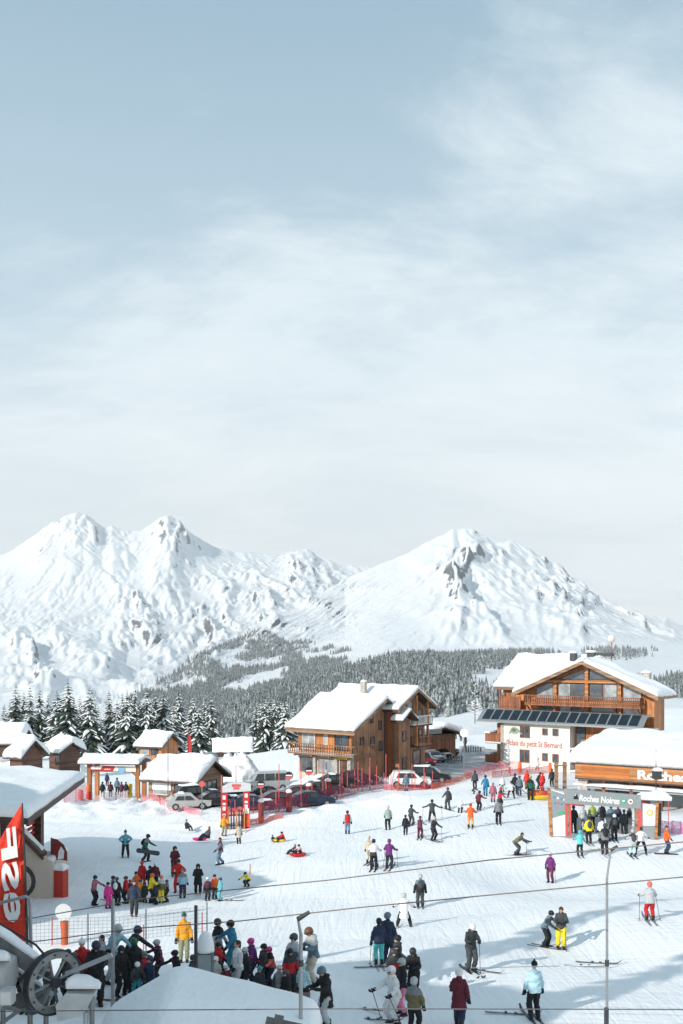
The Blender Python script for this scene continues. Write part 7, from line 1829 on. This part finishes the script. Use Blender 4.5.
 (402,1016,56,'idle',-60,'black','pink','helmet:lgrey','black jacket with pink collar and pink trousers in the queue',dict()),
 (414,1000,53,'phone',-20,'black','black','helmet:dark','black jacket looking at a phone right side of the queue',dict()),
 (393.5,1026,60,'pole',-50,'white','white','helmet:white','all white suit leaning on poles at the bottom centre',dict(poles=2)),
 (414,1036,58,'idle',160,'olive','black','helmet:lgrey','dark olive hooded jacket seen from behind at bottom centre',dict()),
 (326,1027,61,'phone',-60,'black','lgrey','helmet:slate','long black coat looking at a phone below the queue',dict(kind='coat')),
 (313,985,58,'phone',-60,'slate','beige','helmet:brown','slate jacket and cream trousers beside the snow lance',dict(boots='charcoal',skis=0)),
 # --- queue pen, left of the shorter lance
 (294,992,57,'idle',-40,'slate','dark','helmet:charcoal','grey helmet and dark green jacket behind the shorter lance',dict()),
 (290,997,46,'idle',30,'red','dark','helmet:black','red jacket with grey shoulder left of the shorter lance',dict()),
 (279.5,1008,42,'stand',20,'grey','maroon','helmet:lgrey','grey helmet child with grey and dark red suit in the queue',dict()),
 (303,1008,44,'stand',150,'paleblue','black','helmet:lblue','pale blue jacket half hidden by the shorter lance',dict()),
 (271,987,41,'pole',-60,'coral','navy','helmet:magenta','coral pink jacket and magenta helmet with poles',dict(skis=1,poles=3)),
 (253,985,47,'pole',-60,'purple','navy','helmet:magenta','purple jacket with cream bib and magenta helmet',dict(skis=1,poles=3)),
 (260,1006,37,'stand',-20,'dark','dark','helmet:teal','black jacket with pink patch and teal helmet behind the snow roof',dict()),
 (238,996,55,'idle',-60,'white','lgrey','hair','white jacket and red scarf in the queue middle',dict()),
 (233,975,54,'reach',-70,'blue','teal','helmet:black','bright teal blue jacket and black helmet in the queue',dict()),
 (226,1002,36,'stand',-10,'maroon','dark','helmet:lgrey','mirrored helmet low behind the snow roof',dict()),
 (215.5,1000,42,'stand',-20,'beige','dark','helmet:white','white helmet and patterned top low behind the snow roof',dict()),
 (218,985,41,'idle',70,'red','dark','helmet:black','red jacket right behind the snow capped cabinet',dict()),
 (217.5,973,53,'idle',60,'lgrey','dark','helmet:charcoal','light grey jacket and dark helmet behind the red jacket',dict()),
 (184,963,49,'stand',10,'amber','khaki','beanie:green','bright amber jacket, khaki trousers and green hat',dict()),
 (177,996,44,'reach',-70,'black','black','helmet:black','small black suit stretching an arm left behind the snow roof',dict()),
 (159,984,44,'reach',-75,'plum','dark','helmet:lgrey','plum jacket with coral bib and grey helmet',dict()),
 (143.5,993,40,'idle',70,'red','dark','helmet:slate','small red jacket and slate hat beside the black queue figures',dict()),
 (136.5,1000,40,'lean',20,'charcoal','teal','helmet:white','white helmet and patterned jacket crouching at the left queue',dict()),
 (133.5,994,54,'stand',-150,'black','black','helmet:green','tall black suit and green helmet at the left of the queue',dict(poles=2)),
 (130,984,59,'lean',80,'dark','coral','helmet:navy','dark jacket and coral pink trousers behind the green helmet',dict()),
 (112,984,62,'lean',60,'lblue','lgrey','helmet:lgrey','light blue vest and grey white trousers behind the grey post',dict()),
 (95.5,1007,66,'phone',20,'black','black','helmet:navy','black jacket with yellow collar right of the bull wheel',dict()),
 (102,985,48,'idle',-40,'brown','dark','hair','rust brown hat seen behind the black jacket',dict()),
 (82,998,58,'stand',15,'red','dark','beanie:white','red jacket and white woolly hat behind the bull wheel',dict()),
 (68,1000,50,'stand',-20,'dark','dark','helmet:black','dark helmet just above the bull wheel rim',dict()),
 (25,1015,48,'stand',170,'black','brown','helmet:dark','black clothes under the lift machine at the left edge',dict()),
 (48,1012,46,'idle',150,'charcoal','black','beanie:charcoal','charcoal clothes behind the bull wheel spokes',dict()),
 (121,998,50,'idle',40,'black','black','helmet:black','black suit between the grey post and coral trousers',dict()),
 (150,1002,44,'stand',-40,'navy','dark','helmet:navy','navy child low left of the plum jacket',dict()),
 (193,1000,44,'idle',60,'charcoal','dark','helmet:charcoal','charcoal suit right behind the dark post',dict()),
 (245,992,44,'stand',-30,'dark','dark','helmet:lgrey','dark suit and pale helmet between white and purple jackets',dict()),
 (286,1012,40,'idle',-50,'black','black','helmet:charcoal','small black suit before the red and grey queue children',dict()),
 (211,994,50,'idle',-60,'black','navy','helmet:black','black jacket close behind the snow capped cabinet',dict()),
 (74,1006,52,'idle',30,'charcoal','black','helmet:charcoal','charcoal jacket low between wheel rim and chute',dict()),
 (264,988,42,'stand',-60,'charcoal','black','helmet:black','charcoal suit between the two magenta helmets',dict()),
 (398,984,48,'stand',-100,'charcoal','black','helmet:black','charcoal suit at the back of the middle queue cluster',dict()),
 # --- far ones
 (406,791,17,'stand',180,'slate','jeans','beanie:charcoal','slate jacket standing with a small dog before the white car',dict()),
 (349.5,776,13,'stand',30,'black','black','hair','black clothes by the large chalet door',dict()),
 (455,739,10,'walk',60,'dark','dark','hair','dark clothes far away, left of three above the cars',dict()),
 (461,741,10,'stand',0,'maroon','dark','hair','maroon jacket far away, middle of three above the cars',dict()),
 (465.5,749,14,'walk',-40,'black','black','hair','black clothes far away near the pale round sign',dict()),
]
for (px, py, hp, pose, fc, ja, tr, hd, lb, kw) in PL:
    if len(('person in '+lb).split()) > 16: print('LONG', lb)
    person(px, py, hp, pose, fc, ja, tr, hd, lb, dmin=16 if py > 930 else 35, mirror=(int(px*7) % 2 == 0 and pose in ('idle', 'stand', 'phone', 'reach')), **{k: v for k, v in kw.items() if k != 'extra'})
print('PERSONS', NP[0])
# snowboards, sleds and what else people hold or ride
def board(px, py, w_, rot, mat, label, lift=0, dd=None, L=1.0):
    b = gat(px, py, 20) if dd is None else P(px, py, dd); me = get('board', 'stand'); o = link('snowboard', me, None, b+Vector((0, 0, lift)), rot); o.material_slots[0].link = 'OBJECT'; o.material_slots[0].material = mat; o.scale = (w_, L, w_); tag(o, label, 'snowboard'); return o
board(666, 855, 1, (0, 0, R(78)), cloth(C['black'], 'shell'), 'black snowboard under the orange red jacket at the right edge', .03)
board(148, 852, 1.1, (R(20), R(-62), R(75)), cloth(C['charcoal'], 'shell'), 'dark snowboard carried under the arm of the green jacket', .0, 64.0, 1.0)
def sled(px, py, mat, label, yaw=0, s=1.0):
    b = gat(px, py, 40); o = empty('plastic_sled', b, R(yaw)); o.scale = (s, s, s); tag(o, label, 'sled'); MB().ell((0, 0, .20), (.62, .30, .2), 14, 8, z0=-.85, z1=.1).build('hull', mat, o, smooth=True)
    MB().tube([(-.55, -.22, .22), (.55, -.25, .24)], .025, 6).build('rim', mat, o); MB().tube([(-.55, .22, .22), (.55, .25, .24)], .025, 6).build('rim', mat, o)
sled(298, 857, cloth(C['red'], 'shell'), 'red sled carrying two riders at the shade edge', 10, .9)
sled(279, 842, cloth(C['yellow'], 'shell'), 'yellow sled between the red jacket and the child', 0, .8)
sled(200, 841, cloth(C['magenta'], 'shell'), 'magenta sled tipped on the snow bank below the hut', 20, .95)
# spare skis lying or standing around the queue
def loose_ski(px, py, yaw, label, mat, dmin=16):
    b = gat(px, py, dmin); o = link('ski', get('ski', 'stand', 'L'), None, b+Vector((0, 0, .02)), (0, 0, R(yaw))); o.material_slots[0].link = 'OBJECT'; o.material_slots[0].material = mat; tag(o, label, 'ski')
for px, py, yw, lb in ((120,1004,80,'ski tip showing left of the green helmet figure'), (375,969,95,'long dark ski behind the turquoise trousers'), (368,1012,75,'ski sticking out left of the all white suit'), (372,1022,80,'lower ski sticking out left of the all white suit'), (478,972,60,'ski beside the white helmeted black suit'), (585,968,85,'lone ski lying on the snow left of the tall lance'), (596,965,80,'second ski lying near the tall lance'), (510,1018,80,'ski tip left of the pale aqua jacket'), (110,903,60,'ski left behind the magenta child'), (228,902,85,'pair end of a ski right of the small trio')):
    loose_ski(px, py, yw, lb, cloth(C['charcoal'], 'shell'))
# small brown dog by the standing person
def dog():
    b = gat(400, 791); mb = MB(); s = 1.0
    mb.tube([(-.26, 0, .34), (-.1, 0, .33), (.12, 0, .35), (.26, 0, .36)], [(.07, .08), (.085, .10), (.09, .12), (.07, .09)], 10)
    mb.tube([(.24, 0, .38), (.34, 0, .50)], [.06, .05], 8); mb.ell((.37, 0, .53), (.075, .055, .06), 10, 8); mb.tube([(.40, 0, .52), (.50, 0, .50)], [.035, .02], 8)
    for y in (-.04, .04): mb.tube([(.34, y, .57), (.33, y*1.6, .63)], [.02, .008], 5)
    for y in (-.055, .055):
        mb.tube([(.2, y, .32), (.2, y, .17), (.21, y, .02), (.24, y, .01)], [.04, .026, .02, .018], 7); mb.tube([(-.2, y, .32), (-.14, y, .20), (-.24, y, .12), (-.22, y, .02), (-.19, y, .01)], [.05, .035, .02, .018, .016], 7)
    mb.tube([(-.27, 0, .38), (-.38, 0, .46), (-.42, 0, .54)], [.022, .018, .008], 6)
    me = remesh(mb, 'dog', .014, solid('brown_fur', (.30, .17, .09), .9, var=.3, vscale=8)); o = link('dog', me, None, b, (0, 0, R(200))); o.scale = (1.1, 1.1, 1.1); tag(o, 'small brown dog standing before the white off road car', 'dog')
dog()
# ------------------------------------------------------------------ air
mh = bpy.data.materials.new('thin_air'); mh.use_nodes = True; n = mh.node_tree; n.nodes.clear()
out = n.nodes.new('ShaderNodeOutputMaterial'); pv = n.nodes.new('ShaderNodeVolumePrincipled')
pv.inputs['Color'].default_value = (.93, .97, 1, 1); pv.inputs['Density'].default_value = HAZE; pv.inputs['Anisotropy'].default_value = 0
lk(n, pv.outputs[0], out.inputs['Volume'])
if HAZE > 0:
    hb = MB().box(-9500, 9500, -150, 11300, -700, 1500).build('haze', mh); hb['kind'] = 'stuff'; hb['label'] = 'thin pale mountain air over the whole valley'
print('OBJECTS', len(bpy.data.objects), 'MESHES', len(bpy.data.meshes))
